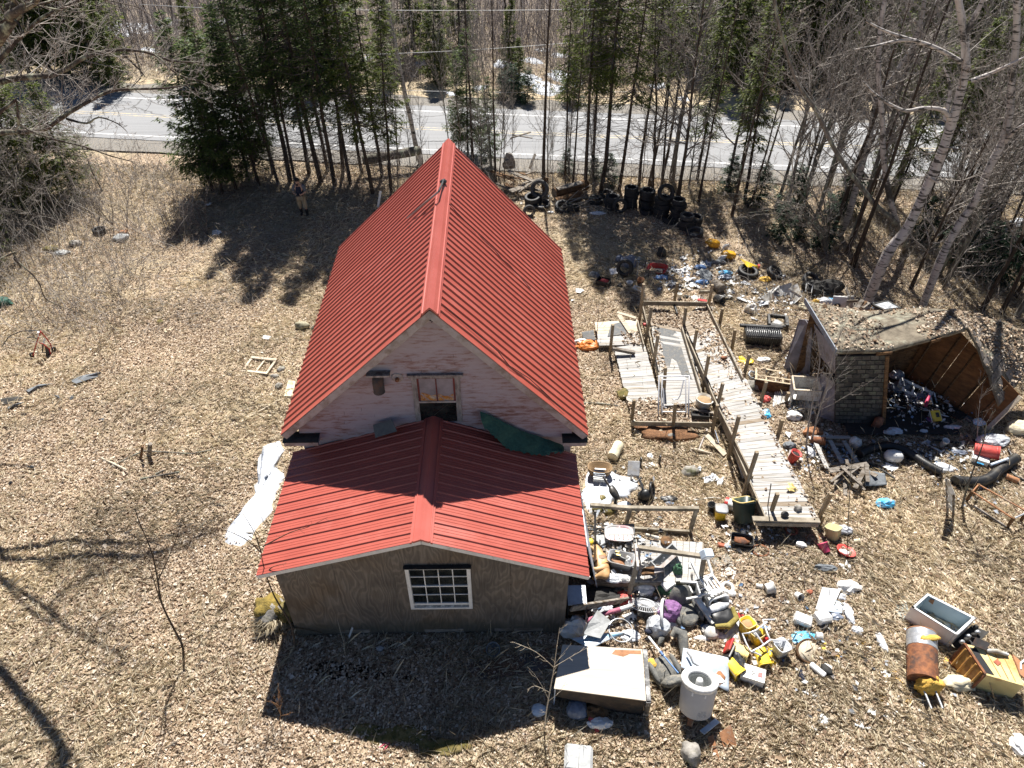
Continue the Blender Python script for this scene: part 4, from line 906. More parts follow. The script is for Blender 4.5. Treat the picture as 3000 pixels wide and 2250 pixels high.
sticks('undergrowth',1800,22,34,.6,1.8,.008,M_rtwig,.7,1.57,keep=lambda x,y:(y>30.2) | ((x<-14.5) & (y>24)),half=lambda y:10+.62*y)
a,b_=far_xy(26000,43,76,8.6);co,tr=blade_geo(a,b_,gh(a,b_),.3,.8,.02,.1,1.0);fast_mesh('dry_undergrass',co,tr,M_straw)
# the big lichen-grown maple whose limbs reach in at the upper left
def z1(pts,ys,z=(0,0)):
  out=[]
  for i,(x,y) in enumerate(pts):out.append(np.array(V(z[0]+x*.45208,z[1]+y*.45208,lerp(ys[0],ys[1],i/max(1,len(pts)-1)))))
  return out
def smooth_pl(P,k=3):
  P=[np.asarray(p,float) for p in P];out=[]
  for i in range(len(P)-1):
    a,b,c,d=P[max(i-1,0)],P[i],P[i+1],P[min(i+2,len(P)-1)]
    for j in range(k):
      t=j/k;out.append(.5*(2*b+(c-a)*t+(2*a-5*b+4*c-d)*t*t+(3*b-a-3*c+d)*t ** 3))
  out.append(P[-1]);return np.array(out)
mo=Vector((-17.9,16.2,0));maple=thing('maple_tree','large bare tree with lichen-crusted limbs reaching in at the upper left','tree',mo)
tk=np.array([(-17.9,16.2,-.2),(-17.8,16.2,2),(-17.5,16.3,4.2),(-17.0,16.2,6)]);tb=TB();tb.tube(smooth_pl(tk),np.linspace(.34,.25,10),10);tb.build('trunk',M_maple,maple,mo)
fk=np.array((-17.1,16.2,5.6));rg=np.random.default_rng(5)
limbs=[([fk]+z1([(0,240),(60,110),(150,50),(250,-30)],(14.3,13))+[np.array((-6.6,11.5,13.2))],.12,(12,5,4)),
         ([np.array(z1([(60,110)],(14.1,14.1))[0])]+z1([(55,40),(40,-40)],(14,13.7))+[np.array((-9.8,12.5,13.5))],.08,(7,5,4)),
         ([fk-(0,0,.6)]+z1([(-320,660),(0,530),(180,500),(330,488),(440,440),(540,375),(700,332),(850,325),(1000,352),(1110,395),(1290,404)],(17,18.2)),.085,(30,7,5)),
         ([fk-(0,0,1)]+z1([(-320,930),(0,862),(160,855),(300,830),(400,762),(500,700),(600,645),(720,590),(860,578),(1000,575),(1130,565),(1275,535)],(16.6,18)),.075,(30,7,5)),
         ([fk]+z1([(0,385),(120,250),(250,130),(380,60),(520,0),(640,-60)],(16.5,16)),.06,(22,7,4)),
         ([fk-(0,0,1.2)]+z1([(0,725),(120,800),(240,868),(400,915),(560,955),(720,1012),(870,1050)],(15.6,16.4)),.042,(20,6,4)),
         (z1([(790,345),(860,410),(920,470),(940,500)],(17.7,17.6)),.028,(8,5,3)),
         (z1([(850,325),(1000,355),(1120,460),(1200,500),(1290,520),(1400,560)],(17.8,18)),.03,(14,6,4)),
         (z1([(430,770),(560,800),(640,760),(760,800),(820,850)],(16.8,16.8)),.03,(10,5,3)),
         ([fk-(0,0,.4)]+[np.array(p) for p in ((-15.6,14.6,6.4),(-13.9,13.4,7.2),(-12.4,12.6,7.6),(-11.0,12.3,7.5))],.09,(10,6,4)),
         ([fk]+[np.array(p) for p in ((-16,14.4,7.5),(-14.6,13,9.5),(-13.6,12.2,11.5),(-12.6,11.8,13.2))],.10,(10,6,4)),
         ([fk-(0,0,2.2)]+z1([(40,0),(90,20),(200,110),(260,190),(290,270),(380,320),(470,355),(560,375),(630,395)],(17.0,16.6),(0,750)),.026,(10,4,2))]
for i,(P,r,n) in enumerate(limbs):
  sp=smooth_pl(P);lb_=TB();lb_.tube(sp,np.linspace(r,max(.006,r*.22),len(sp))*(1+.12*np.sin(np.arange(len(sp))*2.2)),7);lb_.build('limb',M_maple,maple,mo)
  tw=TB();grow(rg,tw,sp,r*.55,2,n,(.17,.45,.5),.35,.18,wob=.22,minr=.0042,ang=(.5,1.2));tw.build('crown',M_twig if i>1 else M_maple,maple,mo,smooth=False)
def z3(pts,ys):return [np.array(V(2000+x*.45208,y*.45208,lerp(ys[0],ys[1],i/max(1,len(pts)-1)))) for i,(x,y) in enumerate(pts)]
def birch(label,trunk,r0,r1,limbs,seed,mt=None,tw=None,n=(18,6,4),lf=.22,t0=.3):
  rg=np.random.default_rng(seed);P=smooth_pl(trunk);b0=Vector(P[0]);b0.z=0;root=thing('birch_tree',label,'tree',b0)
  tb=TB();tb.tube(P,np.linspace(r0,r1,len(P))*(1+.05*rg.normal(0,1,len(P))),10);tb.build('trunk',mt or M_birch,root,b0)
  for l,r in limbs:
    lp=smooth_pl(l);lb_=TB();lb_.tube(lp,np.linspace(r,r*.35,len(lp)),7);lb_.build('limb',mt or M_birch,root,b0)
  cb=TB()
  for l,r in limbs:grow(rg,cb,smooth_pl(l),r*.6,1,(8,5),(.3,.45),.4,.2,wob=.2,minr=.005)
  grow(rg,cb,P,r0*.4,2,n,(lf,.45,.45),.4,t0,wob=.17,minr=.005,ang=(.7,1.3));cb.build('crown',tw or M_twig,root,b0,smooth=False);return root
g=np.array(G(2533,905))
birch('thick white birch with black bands leaning beside the collapsed shed roof',[g]+z3([(1330,1640),(1450,1490),(1565,1250),(1672,1010),(1750,770),(1800,600),(1835,440),(1830,300),(1815,170),(1790,20),(1760,-120)],(21.6,21.6)),.185,.08,
      [(z3([(1740,790),(1690,715),(1560,700),(1450,718),(1350,680),(1240,605),(1165,525)],(21.6,20.6)),.075),(z3([(1800,400),(1700,340),(1590,290),(1500,262),(1380,225),(1290,190),(1185,135)],(21.6,20.8)),.07),
       (z3([(1510,262),(1400,262),(1280,290),(1180,310),(1105,322)],(21.2,20.8)),.05),(z3([(1870,525),(1960,490),(2050,452),(2130,412),(2230,365)],(21.5,21)),.07),(z3([(1830,220),(1880,130),(1930,30),(1970,-80)],(21.6,21.5)),.11),(z3([(1700,780),(1725,660),(1730,540),(1690,430)],(21.6,21.9)),.07),(z3([(1650,1185),(1600,1150),(1555,1110)],(21.5,21.2)),.03)],41)
g=np.array(G(2703,897))
birch('white birch leaning right behind the middle of the collapsed shed roof',[g]+z3([(1690,1640),(1790,1460),(1900,1290),(1990,1080),(2075,910),(2120,720),(2135,500),(2160,300),(2165,120),(2170,-60)],(21.8,21.8)),.14,.085,[(z3([(2080,930),(2150,850),(2240,790)],(21.8,21.2)),.09)],42)
g=np.array(G(2650,735))
birch('slender grey stem rising nearly straight left of the thick birch',[g]+z3([(1390,1450),(1335,1250),(1300,1000),(1295,800),(1270,500),(1280,200),(1310,0),(1330,-120)],(24.6,24.6)),.11,.06,[],43,None,M_dtwig)
g=np.array(G(2655,738))
birch('grey stem arching far to the left out of the birch clump',[g]+z3([(1385,1455),(1260,1335),(1100,1140),(975,950),(870,725),(770,580),(700,420),(650,250),(610,100),(590,-60)],(24.5,23.8)),.10,.04,[],44,M_gbark,M_twig,(30,7,4))
g=np.array(G(2460,690))
birch('pale forked birch stem standing behind the birch clump',[g]+z3([(1080,1380),(1150,1110),(1210,900),(1255,650),(1350,640-120),(1470,340),(1530,200),(1560,50),(1580,-80)],(26.5,26.5)),.14,.06,[(z3([(1350,640),(1420,500),(1500,320)],(26.5,26.5)),.06)],45)
g=np.array(G(1232,480))
birch('leaning pale grey birch left of the far ridge end',[g]+[np.array(V(1000+x*.45208,y*.45208,34)) for x,y in ((480,930),(450,780),(410,600),(375,420),(345,270),(315,130),(290,0),(270,-120))],.13,.06,[([np.array(V(1000+x*.45208,y*.45208,34)) for x,y in ((430,560),(480,480),(520,410))],.03)],46)
# bushy bare shrub of looping twigs at the right wood edge (low arching branches)
rg=np.random.default_rng(77);bo=G(2420,745);sh=thing('bare_shrub','tangled bare shrub with long arching grey branches left of the birch','shrub',bo)
tb=TB();tw=TB()
for i,(x,y) in enumerate(((560,1310),(420,1380),(300,1420),(480,1120),(700,1150),(250,1250),(640,1540),(900,1240),(380,980),(560,860),(760,960),(200,1120))):
  e=np.array(V(2000+x*.45208,y*.45208,24.2));b=np.array(bo);m_=(b+e)/2+np.array((0,.2,.9));P=smooth_pl([b,b*.7+m_*.3+(0,0,.4),m_,e],4);tb.tube(P,np.linspace(.03,.008,len(P)),5);grow(rg,tw,P,.012,2,(12,6,3),(.25,.45,.5),.2,.25,wob=.2,minr=.005)
tb.build('limb',M_gbark,sh,bo);tw.build('crown',M_twig,sh,bo,smooth=False)
# traced young saplings on the yard
def sapling(label,pts,r,n,seed,mt=None,lf=.3,extra=(),nm='bare_sapling',ymul=None,grp=None):
  rg=np.random.default_rng(seed);b0=G(*pts[0]);P=[np.array(b0)]+[np.array(V(x,y,b0.y+.1*i)) for i,(x,y) in enumerate(pts[1:])]
  P=smooth_pl(P);root=thing(nm,label,'sapling',b0,group=grp);tb=TB();tb.tube(P,np.linspace(r,r*.25,len(P)),6);tb.build('trunk',mt or M_spbark,root,b0)
  tw=TB()
  for l in extra:q=smooth_pl([np.array(V(x,y,b0.y+.25)) for x,y in l]);tw.tube(q,np.linspace(r*.5,.003,len(q)),4);grow(rg,tw,q,.006,0,(6,),(.2,),.3,.2,minr=.003)
  grow(rg,tw,P,r*.6,len(n)-1,n,(lf,.4,.4),.6,.15,wob=.12,minr=.003,ang=(.4,.9));tw.build('crown',mt or M_twig,root,b0,smooth=False)
sapling('thin brown sapling leaning left alone on the leafy lawn at the lower left',[(538,1925),(534,1890),(520,1862),(475,1771),(461,1694),(443,1613),(407,1527),(396,1490)],.028,(14,4),1,M_spbark,extra=[[(472,1766),(450,1700),(430,1640),(405,1600)],[(463,1700),(500,1620),(530,1540)]])
sapling('crooked sapling growing against the left corner of the annex',[(866,1898),(858,1850),(845,1815),(805,1749),(777,1676),(764,1618)],.03,(4,3),2,M_spbark,extra=[[(764,1618),(720,1580),(660,1552)],[(766,1620),(745,1560),(712,1505)],[(772,1600),(850,1560),(900,1545),(960,1515)],[(780,1680),(800,1660),(840,1650)],[(855,1838),(930,1850),(1000,1875),(1090,1880)]])
sapling('spiky pale shrub stem in front of the annex right corner',[(1594,2143),(1600,2090),(1610,2030),(1622,1964),(1632,1890),(1640,1838)],.016,(10,2),3,M_palewood,.28,extra=[[(1622,1955),(1570,1910),(1500,1880)],[(1622,1955),(1680,1920),(1735,1890)],[(1612,2030),(1570,2010),(1545,2020)]])
sapling('small rust-brown shrub at the edge of the annex shadow',[(818,2120),(822,2090),(815,2060),(822,2035)],.008,(14,4),4,mat('rust_twig',(.36,.19,.08),(.22,.11,.05),8),.6)
sapling('thin dead shoot in the shade right of the house',[(1748,1010),(1750,960),(1755,900),(1752,848)],.012,(10,4),5,M_dtwig,.3)
for i,(l,pts) in enumerate((('pale many-branched sapling in front of the shed wall, left stem',[(2362,1305),(2370,1240),(2385,1150),(2402,1060),(2395,1000)]),('pale many-branched sapling in front of the shed wall, right stem',[(2376,1300),(2395,1220),(2425,1120),(2440,1040),(2470,960)]))):
  sapling(l,pts,.028,(22,6,3),10+i,M_twig,.42)
sapling('grey leaning sapling by the broken bed frame at the right',[(2818,1490),(2830,1440),(2850,1380),(2880,1300),(2890,1240)],.035,(14,5,3),14,M_gbark,.32)
sapling('thin grey sapling standing beside the broken timber pile',[(2484,1540),(2488,1470),(2492,1390),(2498,1310)],.014,(10,4),15,M_gbark,.3)
sapling('small bare shrub at the mouth of the collapsed shed',[(2862,1290),(2865,1240),(2870,1180),(2880,1130)],.012,(10,5),16,M_twig,.5)
for i,(px,py,n) in enumerate(((290,655,9),(330,660,8),(372,668,6),(520,690,8),(555,670,7),(610,690,5),(270,640,6))):
  b0=G(px,py);root=thing('bare_shrub','thin bare shrub stems sprouting beside the dark shadow at the far left of the yard','shrub',b0,group='thin bare shrubs at the far left of the yard');tb=TB();rg=np.random.default_rng(50+i)
  for k in range(n):
    az=rg.uniform(0,6.28);P=branch_pts(rg,np.array(b0),np.array([math.cos(az)*.5,math.sin(az)*.4,1]),rg.uniform(1.2,3.2),6,up=.2,wob=.08);tb.tube(P,np.linspace(.014,.004,6),4);grow(rg,tb,P,.008,1,(7,4),(.3,.4),.5,.3,minr=.004)
  tb.build('stems',M_dtwig if i % 2 else M_twig,root,b0,smooth=False)
# overhead wires along the road
for i,(a,b,y0,yy_) in enumerate((((1060,25),(1950,18),40.5,'topmost thin wire crossing above the wood'),((1180,152),(1770,113),41.5,'slanting pale wire crossing in front of the wood'),((1110,259),(1760,267),42.5,'low pale wire above the far verge'),((1110,280),(1760,283),42.5,'lowest dark wire above the far verge'),((520,15),(1060,25),40.5,'thin wire crossing above the spruces at the left'))):
  A,B=V(*a,y0),V(*b,y0);A,B=A+(A-B)*.25 if i != 4 else A+(A-B)*.2,B+(B-A)*.2 if i != 4 else B
  P=[A.lerp(B,t/12)-Vector((0,0,.0+.35*math.sin(math.pi*t/12)*.4)) for t in range(13)]
  tag(MB(A).tube(P,.016,4).build('overhead_wire',M_grey if i != 3 else M_dark),yy_,'wire')
# ---------------------------------------------------------------- the long wooden ramp
def quad_pt(C,u,v):a=C[0].lerp(C[1],u);b=C[3].lerp(C[2],u);return a.lerp(b,v)     # C = TL TR BR BL
def deck(root,C,wd,mats,o,th=.035,name='deck_board',jit=.012):
  Ln=((C[0]-C[3]).length+(C[1]-C[2]).length)/2;n=max(1,int(Ln/wd))
  for i in range(n):
    v0,v1=i/n,(i+1)/n-.010/Ln;du0,du1=rnd.uniform(-jit,jit),rnd.uniform(-jit,jit);dz=rnd.uniform(-.004,.004)
    q=[quad_pt(C,0+du0,v0),quad_pt(C,1+du1,v0),quad_pt(C,1+du1,v1),quad_pt(C,0+du0,v1)]
    q=[p+Vector((0,0,dz+rnd.uniform(-.002,.002))) for p in q]
    MB(o).slab(q[::-1],th).build(name,mats(i/n) if callable(mats) else mats,root)
ro=Vector((6.4,15,0));ramp_=thing('wooden_ramp','long weathered grey wooden ramp with bare posts right of the house','ramp',ro)
Cw=[G(1996,925,.40),G(2071,890,.40),G(2399,1522,.56),G(2246,1520,.56)]
deck(ramp_,Cw,.14,lambda t:M_deckm if t<.12 or rnd.random()<.08 else M_deck,ro)
Cm=[G(1896,886,.34),G(2012,926,.34),G(2062,1176,.24),G(1944,1192,.24)]
Cm[0]=G(1899,893,.34)
deck(ramp_,Cm,.14,lambda t:M_deckm if t<.22 else M_deck,ro)
Cl=[G(1798,1018,.26),G(1888,1006,.26),G(1940,1194,.22),G(1843,1196,.22)];deck(ramp_,Cl,.14,lambda t:M_deckm if t>.9 else M_deck,ro)
Cp=[G(1742,944,.27),G(1866,936,.27),G(1886,1010,.27),G(1754,1012,.27)];deck(ramp_,Cp,.16,lambda t:M_palewood if t<.5 else M_deck,ro)
Cb=[G(1846,1196,.2),G(2064,1182,.2),G(2086,1238,.2),G(1852,1234,.2)];deck(ramp_,Cb,.14,M_deckm,ro)
mp=MB(ro)      # bituminous mat lying on the middle run
mt_px=[(1918,962),(1940,959),(1950,964),(1972,958),(1988,985),(2000,1030),(2022,1098),(2029,1112),(1998,1101),(1982,1058),(1968,1047),(1962,1074),(1946,1070),(1940,1010)]
mp.slab([G(x,y,.335-(y-900)*.0003) for x,y in mt_px][::-1],.012);M_felt=mat('grey_roofing_felt',(.155,.16,.162),(.11,.113,.115),20,.95,.6,dirt=(.22,.2,.17),dirt_amt=.3)
tag(mp.build('felt_mat',M_felt),'ragged dark grey felt mat lying on the middle run of the ramp','mat');bpy.data.objects['felt_mat'].location=ro
mp=MB(G(1800,965,.29));mp.slab([G(x,y,.29) for x,y in ((1790,950),(1830,941),(1850,976),(1780,985))][::-1],.012);tag(mp.build('felt_mat',M_felt),'small square of grey felt lying on the left landing of the ramp','mat')
def rail(a,b,za,zb,h=.19,t=.038,m=M_rail,nm='side_rail'):
  A,B=G(*a,za),G(*b,zb);MB(ro).bar(A-Vector((0,0,h/2)),B-Vector((0,0,h/2)),t,h).build(nm,m,ramp_)
rail((1884,898),(1906,988),.55,.50);rail((1906,990),(1942,1142),.50,.44);rail((1868,938),(1886,1008),.48,.46)
rail((1998,956),(2026,1052),.52,.47);rail((2027,1054),(2060,1166),.47,.42)
rail((2010,978),(2098,1185),.44,.48);rail((2100,1188),(2246,1522),.49,.57);rail((2016,990),(2102,1186),.62,.64,.13);rail((2104,1190),(2206,1395),.66,.68,.13)
rail((1886,882),(2072,885),.66,.66,.17);rail((2072,890),(2176,1106),.58,.60,.16);rail((1850,1234),(2090,1238),.36,.36,.17);rail((2205,1518),(2402,1524),.58,.58,.06,.14);rail((2215,1530),(2400,1534),.52,.52,.12,.04)
rail((1754,1008),(1800,1006),.27,.27,.2,.04);rail((2176,1110),(2398,1524),.40,.52,.12)
posts=[((1886,832),(1873,940)),((1984,829),(1976,883)),((2087,834),(2077,892)),((1909,899),(1891,1005)),((2010,901),(2001,966)),((2117,904),(2107,958)),((2042,966),(2028,1042)),((1928,982),(1914,1071)),
         ((1796,951),(1787,1036)),((2154,966),(2144,1024)),((2077,1042),(2059,1136)),((2196,1038),(2178,1107)),((1950,1076),(1945,1147)),((2118,1123),(2098,1204)),((2245,1119),(2225,1194)),((2165,1219),(2136,1331)),
         ((2292,1230),(2274,1295)),((1858,1172),(1851,1231)),((1979,1183),(1972,1251)),((2102,1186),(2088,1255)),((2218,1324),(2180,1440)),((2278,1446),(2251,1524)),((2435,1446),(2393,1527))]
for tpx,bpx in posts:
  B=G(*bpx,.16);T=V(*tpx,B.y);d=(T-B)/max(.2,T.z-.16);A=B-d*.2
  MB(ro).bar(A,T,.088,.088,up=(0,1,0)).build('post',M_post,ramp_,bev=.004)
for px,py in ((2222,1535),(2398,1540),(2300,1180),(2140,1060)):A=G(px,py,0);MB(ro).bar(A,A+Vector((0,0,.42)),.09,.09,up=(0,1,0)).build('leg',M_post,ramp_)
# leaves that settled on the boards
def leaves_on(polys):
  X=[]
  for C,n in polys:
    u,v=NR.random(n),NR.random(n);P=np.array([np.array(quad_pt(C,a,b)) for a,b in zip(u,v)]);X.append(P)
  P=np.concatenate(X);co,tr=leaf_geo(P[:,0],P[:,1],P[:,2],.075);fast_mesh('settled_leaves',co,tr,M_leaf)
sub=lambda C,u0,u1,v0,v1:[quad_pt(C,u0,v0),quad_pt(C,u1,v0),quad_pt(C,u1,v1),quad_pt(C,u0,v1)]
LV=[(sub(Cm,0,1,0,.2),620),(sub(Cm,0,.2,.2,.7),130),(sub(Cw,.2,1,0,.32),620),(sub(Cw,.55,1,.32,.42),90),(Cb,750),(sub(Cp,.55,1,.5,1),150),(sub(Cl,0,1,.85,1),150),(sub(Cw,0,.18,.42,.7),140),(Cw,70),(sub(Cw,.9,1,.4,1),120)]
# ---------------------------------------------------------------- the collapsed shed at the right
so_=G(2520,1240);shed=thing('collapsed_shed','half collapsed shed with a mossy leaf-covered roof and brick-pattern siding','shed',so_)
M_mossroof=mat('mossy_roofing',(.20,.17,.125),(.085,.07,.05),4,.95,.8,dirt=(.27,.27,.21),dirt_amt=.3)
rf=[V(2359,883,18.2),V(2450,1029,15.44),V(2601,1026,15.5),V(2735,990,15.85),V(2833,962,16.4),V(2797,913,17.5),V(2706,902,17.75),V(2518,910,17.7)]
top_edge=[rf[0],rf[7],rf[6],rf[5]];bot_edge=[rf[1],rf[2],rf[3],rf[4]]
def roofpt(u,v):p=pl(bot_edge,u).lerp(pl(top_edge,u),v);return p+Vector((0,0,.10*math.sin(v*3.1)+.05*mnoise.noise(p*1.7)))
MB(so_).sheet(roofpt,24,12,.11).build('roof',M_mossroof,shed)
MB(so_).bar(rf[0]+Vector((-.03,0,.04)),rf[1]+Vector((-.03,-.05,.02)),.03,.16).build('barge_board',mat('blue_grey_paint',(.22,.25,.30),(.15,.165,.19),5,.7,.2),shed)
MB(so_).bar(rf[2]+Vector((-.3,-.04,-.1)),rf[2]+Vector((.12,-.04,-.07)),.03,.1).build('eave_board',M_brownwood,shed);MB(so_).bar(rf[3]+Vector((-.06,-.06,-.1)),rf[3]+Vector((.25,.04,-.06)),.03,.1).build('eave_board',M_brownwood,shed)
F0,F1=G(2446,1239),G(2583,1242);T0,T1=V(2453,1035,15.46)-Vector((0,0,.1)),V(2604,1032,15.52)-Vector((0,0,.1))
MB(so_).slab([F0,F1,T1,T0],.07).build('front_wall',mat('dark_backing',(.055,.05,.045),(.03,.028,.025),6,.95,.5),shed)
M_brickp=mat('grey_brick_siding',(.095,.085,.075),(.05,.045,.04),8,.95,.7,dirt=(.11,.115,.085),dirt_amt=.4,var=.35)
CW=[T0,T1,F1,F0];nr=16;nc=6;nf=(F1-F0).cross(T0-F0).normalized()
for j in range(nr):
  for i in range(nc+1):
    u0=max(0,(i-(.5 if j % 2 else 0))/nc);u1=min(1,(i+1-(.5 if j % 2 else 0))/nc)
    if u1-u0<.04 or rnd.random()<.1 or (j>11 and u0>.6 and rnd.random()<.6):continue
    q=[quad_pt(CW,u0+.008,(j+1)/nr-.006),quad_pt(CW,u1-.008,(j+1)/nr-.006),quad_pt(CW,u1-.008,j/nr+.004),quad_pt(CW,u0+.008,j/nr+.004)]
    MB(so_).slab([p+nf*(.016+rnd.uniform(0,.008)) for p in q],.016).build('shingle',M_brickp,shed)
M_greyply=mat('grey_painted_board',(.26,.255,.29),(.19,.185,.21),4,.85,.3,dirt=(.15,.13,.12),dirt_amt=.35)
for q in ([G(2294,1083),G(2362,1099),V(2392,958,17.85),V(2366,938,18.1),V(2341,935,18.45)],[V(2384,950,17.7),V(2404,1046,17.0),V(2449,1098,15.5),V(2451,1034,15.48)],[V(2404,1092,16.5),G(2396,1218),G(2447,1238),V(2466,1138,15.45)],[V(2360,935,18.2),V(2380,962,17.8),G(2372,1098),G(2350,1090)]):
  MB(so_).slab(q,.025).build('end_wall_sheet',M_greyply,shed)
MB(so_).bar(V(2412,1085,16.6),G(2402,1215),.05,.06).build('corner_stud',M_rust,shed)
MB(so_).bar(F1+Vector((.03,-.03,0)),T1+Vector((-.02,0,0)),.1,.1).build('corner_stud',M_brownwood,shed)
MB(so_).blob(F1+Vector((-.22,-.12,.18)),(.16,.10,.25),3,.4,3).build('rotten_panel',mat('red_rot',(.30,.13,.075),(.17,.07,.04),7,.95,.8),shed)
bw=[Vector((9.2,17.75,0)),Vector((13.1,17.75,0)),Vector((13.0,17.72,2.45)),Vector((9.1,17.9,2.4))]
for i in range(14):u0,u1=i/14+.002,(i+1)/14-.002;MB(so_).slab([bw[0].lerp(bw[1],u0),bw[0].lerp(bw[1],u1),bw[3].lerp(bw[2],u1),bw[3].lerp(bw[2],u0)],.025).build('back_wall_board',M_brownwood,shed)
M_orangeply=wood('orange_brown_plywood',(.23,.105,.042),(.13,.06,.024),(1.5,1.5,5),.8,2,d=(.10,.05,.025),da=.4)
iw=[Vector((12.95,17.6,2.45)),V(2994,1162,15.4),G(2890,1258),Vector((12.6,17.6,0))]
iw[1]=V(2990,1160,15.3)
for k,(v0,v1) in enumerate(((0,.34),(.345,.67),(.675,1))):
  MB(so_).slab([quad_pt(iw,v0,0),quad_pt(iw,v0,1),quad_pt(iw,v1,1),quad_pt(iw,v1,0)],.02).build('inner_panel',M_orangeply,shed)
for k in range(5):u=(k+.3)/5;nn=(iw[1]-iw[0]).cross(iw[3]-iw[0]).normalized()*-.03;nn=nn if nn.x<0 else -nn;MB(so_).bar(quad_pt(iw,u,.04)+nn,quad_pt(iw,u,.96)+nn,.045,.05).build('stud',M_brownwood,shed)
MB(so_).bar(iw[1]+Vector((0,-.02,0)),iw[2]+Vector((0,-.02,.02)),.12,.05).build('stud',M_palewood,shed)
ow=[rf[5]+Vector((0,0,.05)),V(3080,990,17.0),V(3060,1160,15.6),V(2925,1185,15.3),V(2885,1085,15.95),rf[4]+Vector((0,0,.02))]
oc=[rf[4]+Vector((0,0,.03)),rf[5]+Vector((0,0,.05)),V(3090,1000,17.2),V(2925,1190,15.25)]
def fallen(u,v):a=oc[0].lerp(oc[1],v);b=oc[3].lerp(oc[2],v);p=a.lerp(b,u);return p+Vector((0,0,.10*math.sin(u*3.1)+.08*mnoise.noise(p*2.1)))
MB(so_).sheet(lambda u,v:fallen(v,u),12,14,.07).build('fallen_roof',M_mossroof,shed)
M_shing=mat('grey_shingle',(.19,.17,.15),(.11,.095,.085),9,.95,.6,var=.3)
for j in range(9):
  for i in range(7):
    if rnd.random()<.3:continue
    u0,v0=j/9+rnd.uniform(0,.02),i/7*.6+rnd.uniform(0,.02);q=[fallen(u0+a,v0+b)+Vector((0,0,.022+rnd.uniform(0,.02))) for a,b in ((0,0),(.095,0),(.095,.08),(0,.08))]
    MB(so_).slab(q,.012).build('shingle',M_shing,shed)
MB(so_).sheet(lambda u,v:(lerp(9.9,13.2,u),lerp(14.9,17.7,v),.03+.10*v*mnoise.noise(Vector((u*5,v*5,1)))+.05*abs(mnoise.noise(Vector((u*14,v*14,0))))),26,20).build('floor_dirt',M_dark,shed)
RP=[roofpt(a,b) for a,b in NR.random((1700,2)) if mnoise.noise(Vector((a*3,b*2,0)))>-.25];RP+=[fallen(a,b) for a,b in NR.random((1900,2)) if b>.3 or rnd.random()<.15]
P=np.array([tuple(p) for p in RP])
co,tr=leaf_geo(P[:,0],P[:,1],P[:,2]+.012,.075);fast_mesh('settled_leaves',co,tr,M_leaf)
leaves_on(LV)
# ---------------------------------------------------------------- kinds of discarded things
def sq_lathe(mb,prof,n=24,p=5,ax=1,ay=1,M=None,c=(0,0,0),cap=True):
  vs=[];c=Vector(c)
  for r,z in prof:
    for k in range(n):
      a=2*math.pi*(k+.5)/n;ca,sa=math.cos(a),math.sin(a);f=(abs(ca) ** p+abs(sa) ** p) ** (-1/p)
      q=Vector((r*f*ca*ax,r*f*sa*ay,z));q=M @ q if M is not None else q;vs.append(q+c)
  m=len(prof);fs=[(i*n+k,i*n+(k+1) % n,(i+1)*n+(k+1) % n,(i+1)*n+k) for i in range(m-1) for k in range(n)]
  mb.add(vs,fs,True);mb.add(vs[:n],[tuple(range(n))[::-1]]) if cap and prof[0][0]>1e-6 else 0
  return mb
def at(px,py,z=0):p=G(px,py,z);return Vector((p.x,p.y,z+float(gh(p.x,p.y))*.5))
def tyre_mesh(R_=.32,w=.2,n=28):
  mb=MB();h=w/2;prof=[(R_*.60,-h*.62),(R_*.66,-h*.9),(R_*.80,-h),(R_*.93,-h*.93),(R_,-h*.72)]
  for q in (-.36,0,.36):prof+=[(R_,h*(q-.14)),(R_*.965,h*(q-.10)),(R_*.965,h*(q+.10)),(R_,h*(q+.14))]
  prof+=[(R_,h*.72),(R_*.93,h*.93),(R_*.80,h),(R_*.66,h*.9),(R_*.60,h*.62),(R_*.63,h*.5),(R_*.82,h*.45),(R_*.88,0),(R_*.82,-h*.45),(R_*.63,-h*.5)]
  vs=[];m=len(prof)
  for i,(r,z) in enumerate(prof):
    for k in range(n):a=2*math.pi*k/n;e=r*(.985 if 4<=i<=17 and k % 2 else 1);vs.append((e*math.cos(a),e*math.sin(a),z+h))
  mb.add(vs,[(i*n+k,i*n+(k+1) % n,((i+1) % m)*n+(k+1) % n,((i+1) % m)*n+k) for i in range(m) for k in range(n)],True)
  o=mb.build('tyre',M_rubber);me=o.data;bpy.data.objects.remove(o);return me
TY=tyre_mesh();TYG=TY.copy();TYG.materials[0]=M_rubberg
def tyre(label,loc,rot=(0,0,0),s=1,group=None,grey=False):
  o=link('tyre',TYG if grey else TY);place(o,loc,rot,s);return tag(o,label,'tyre',group)
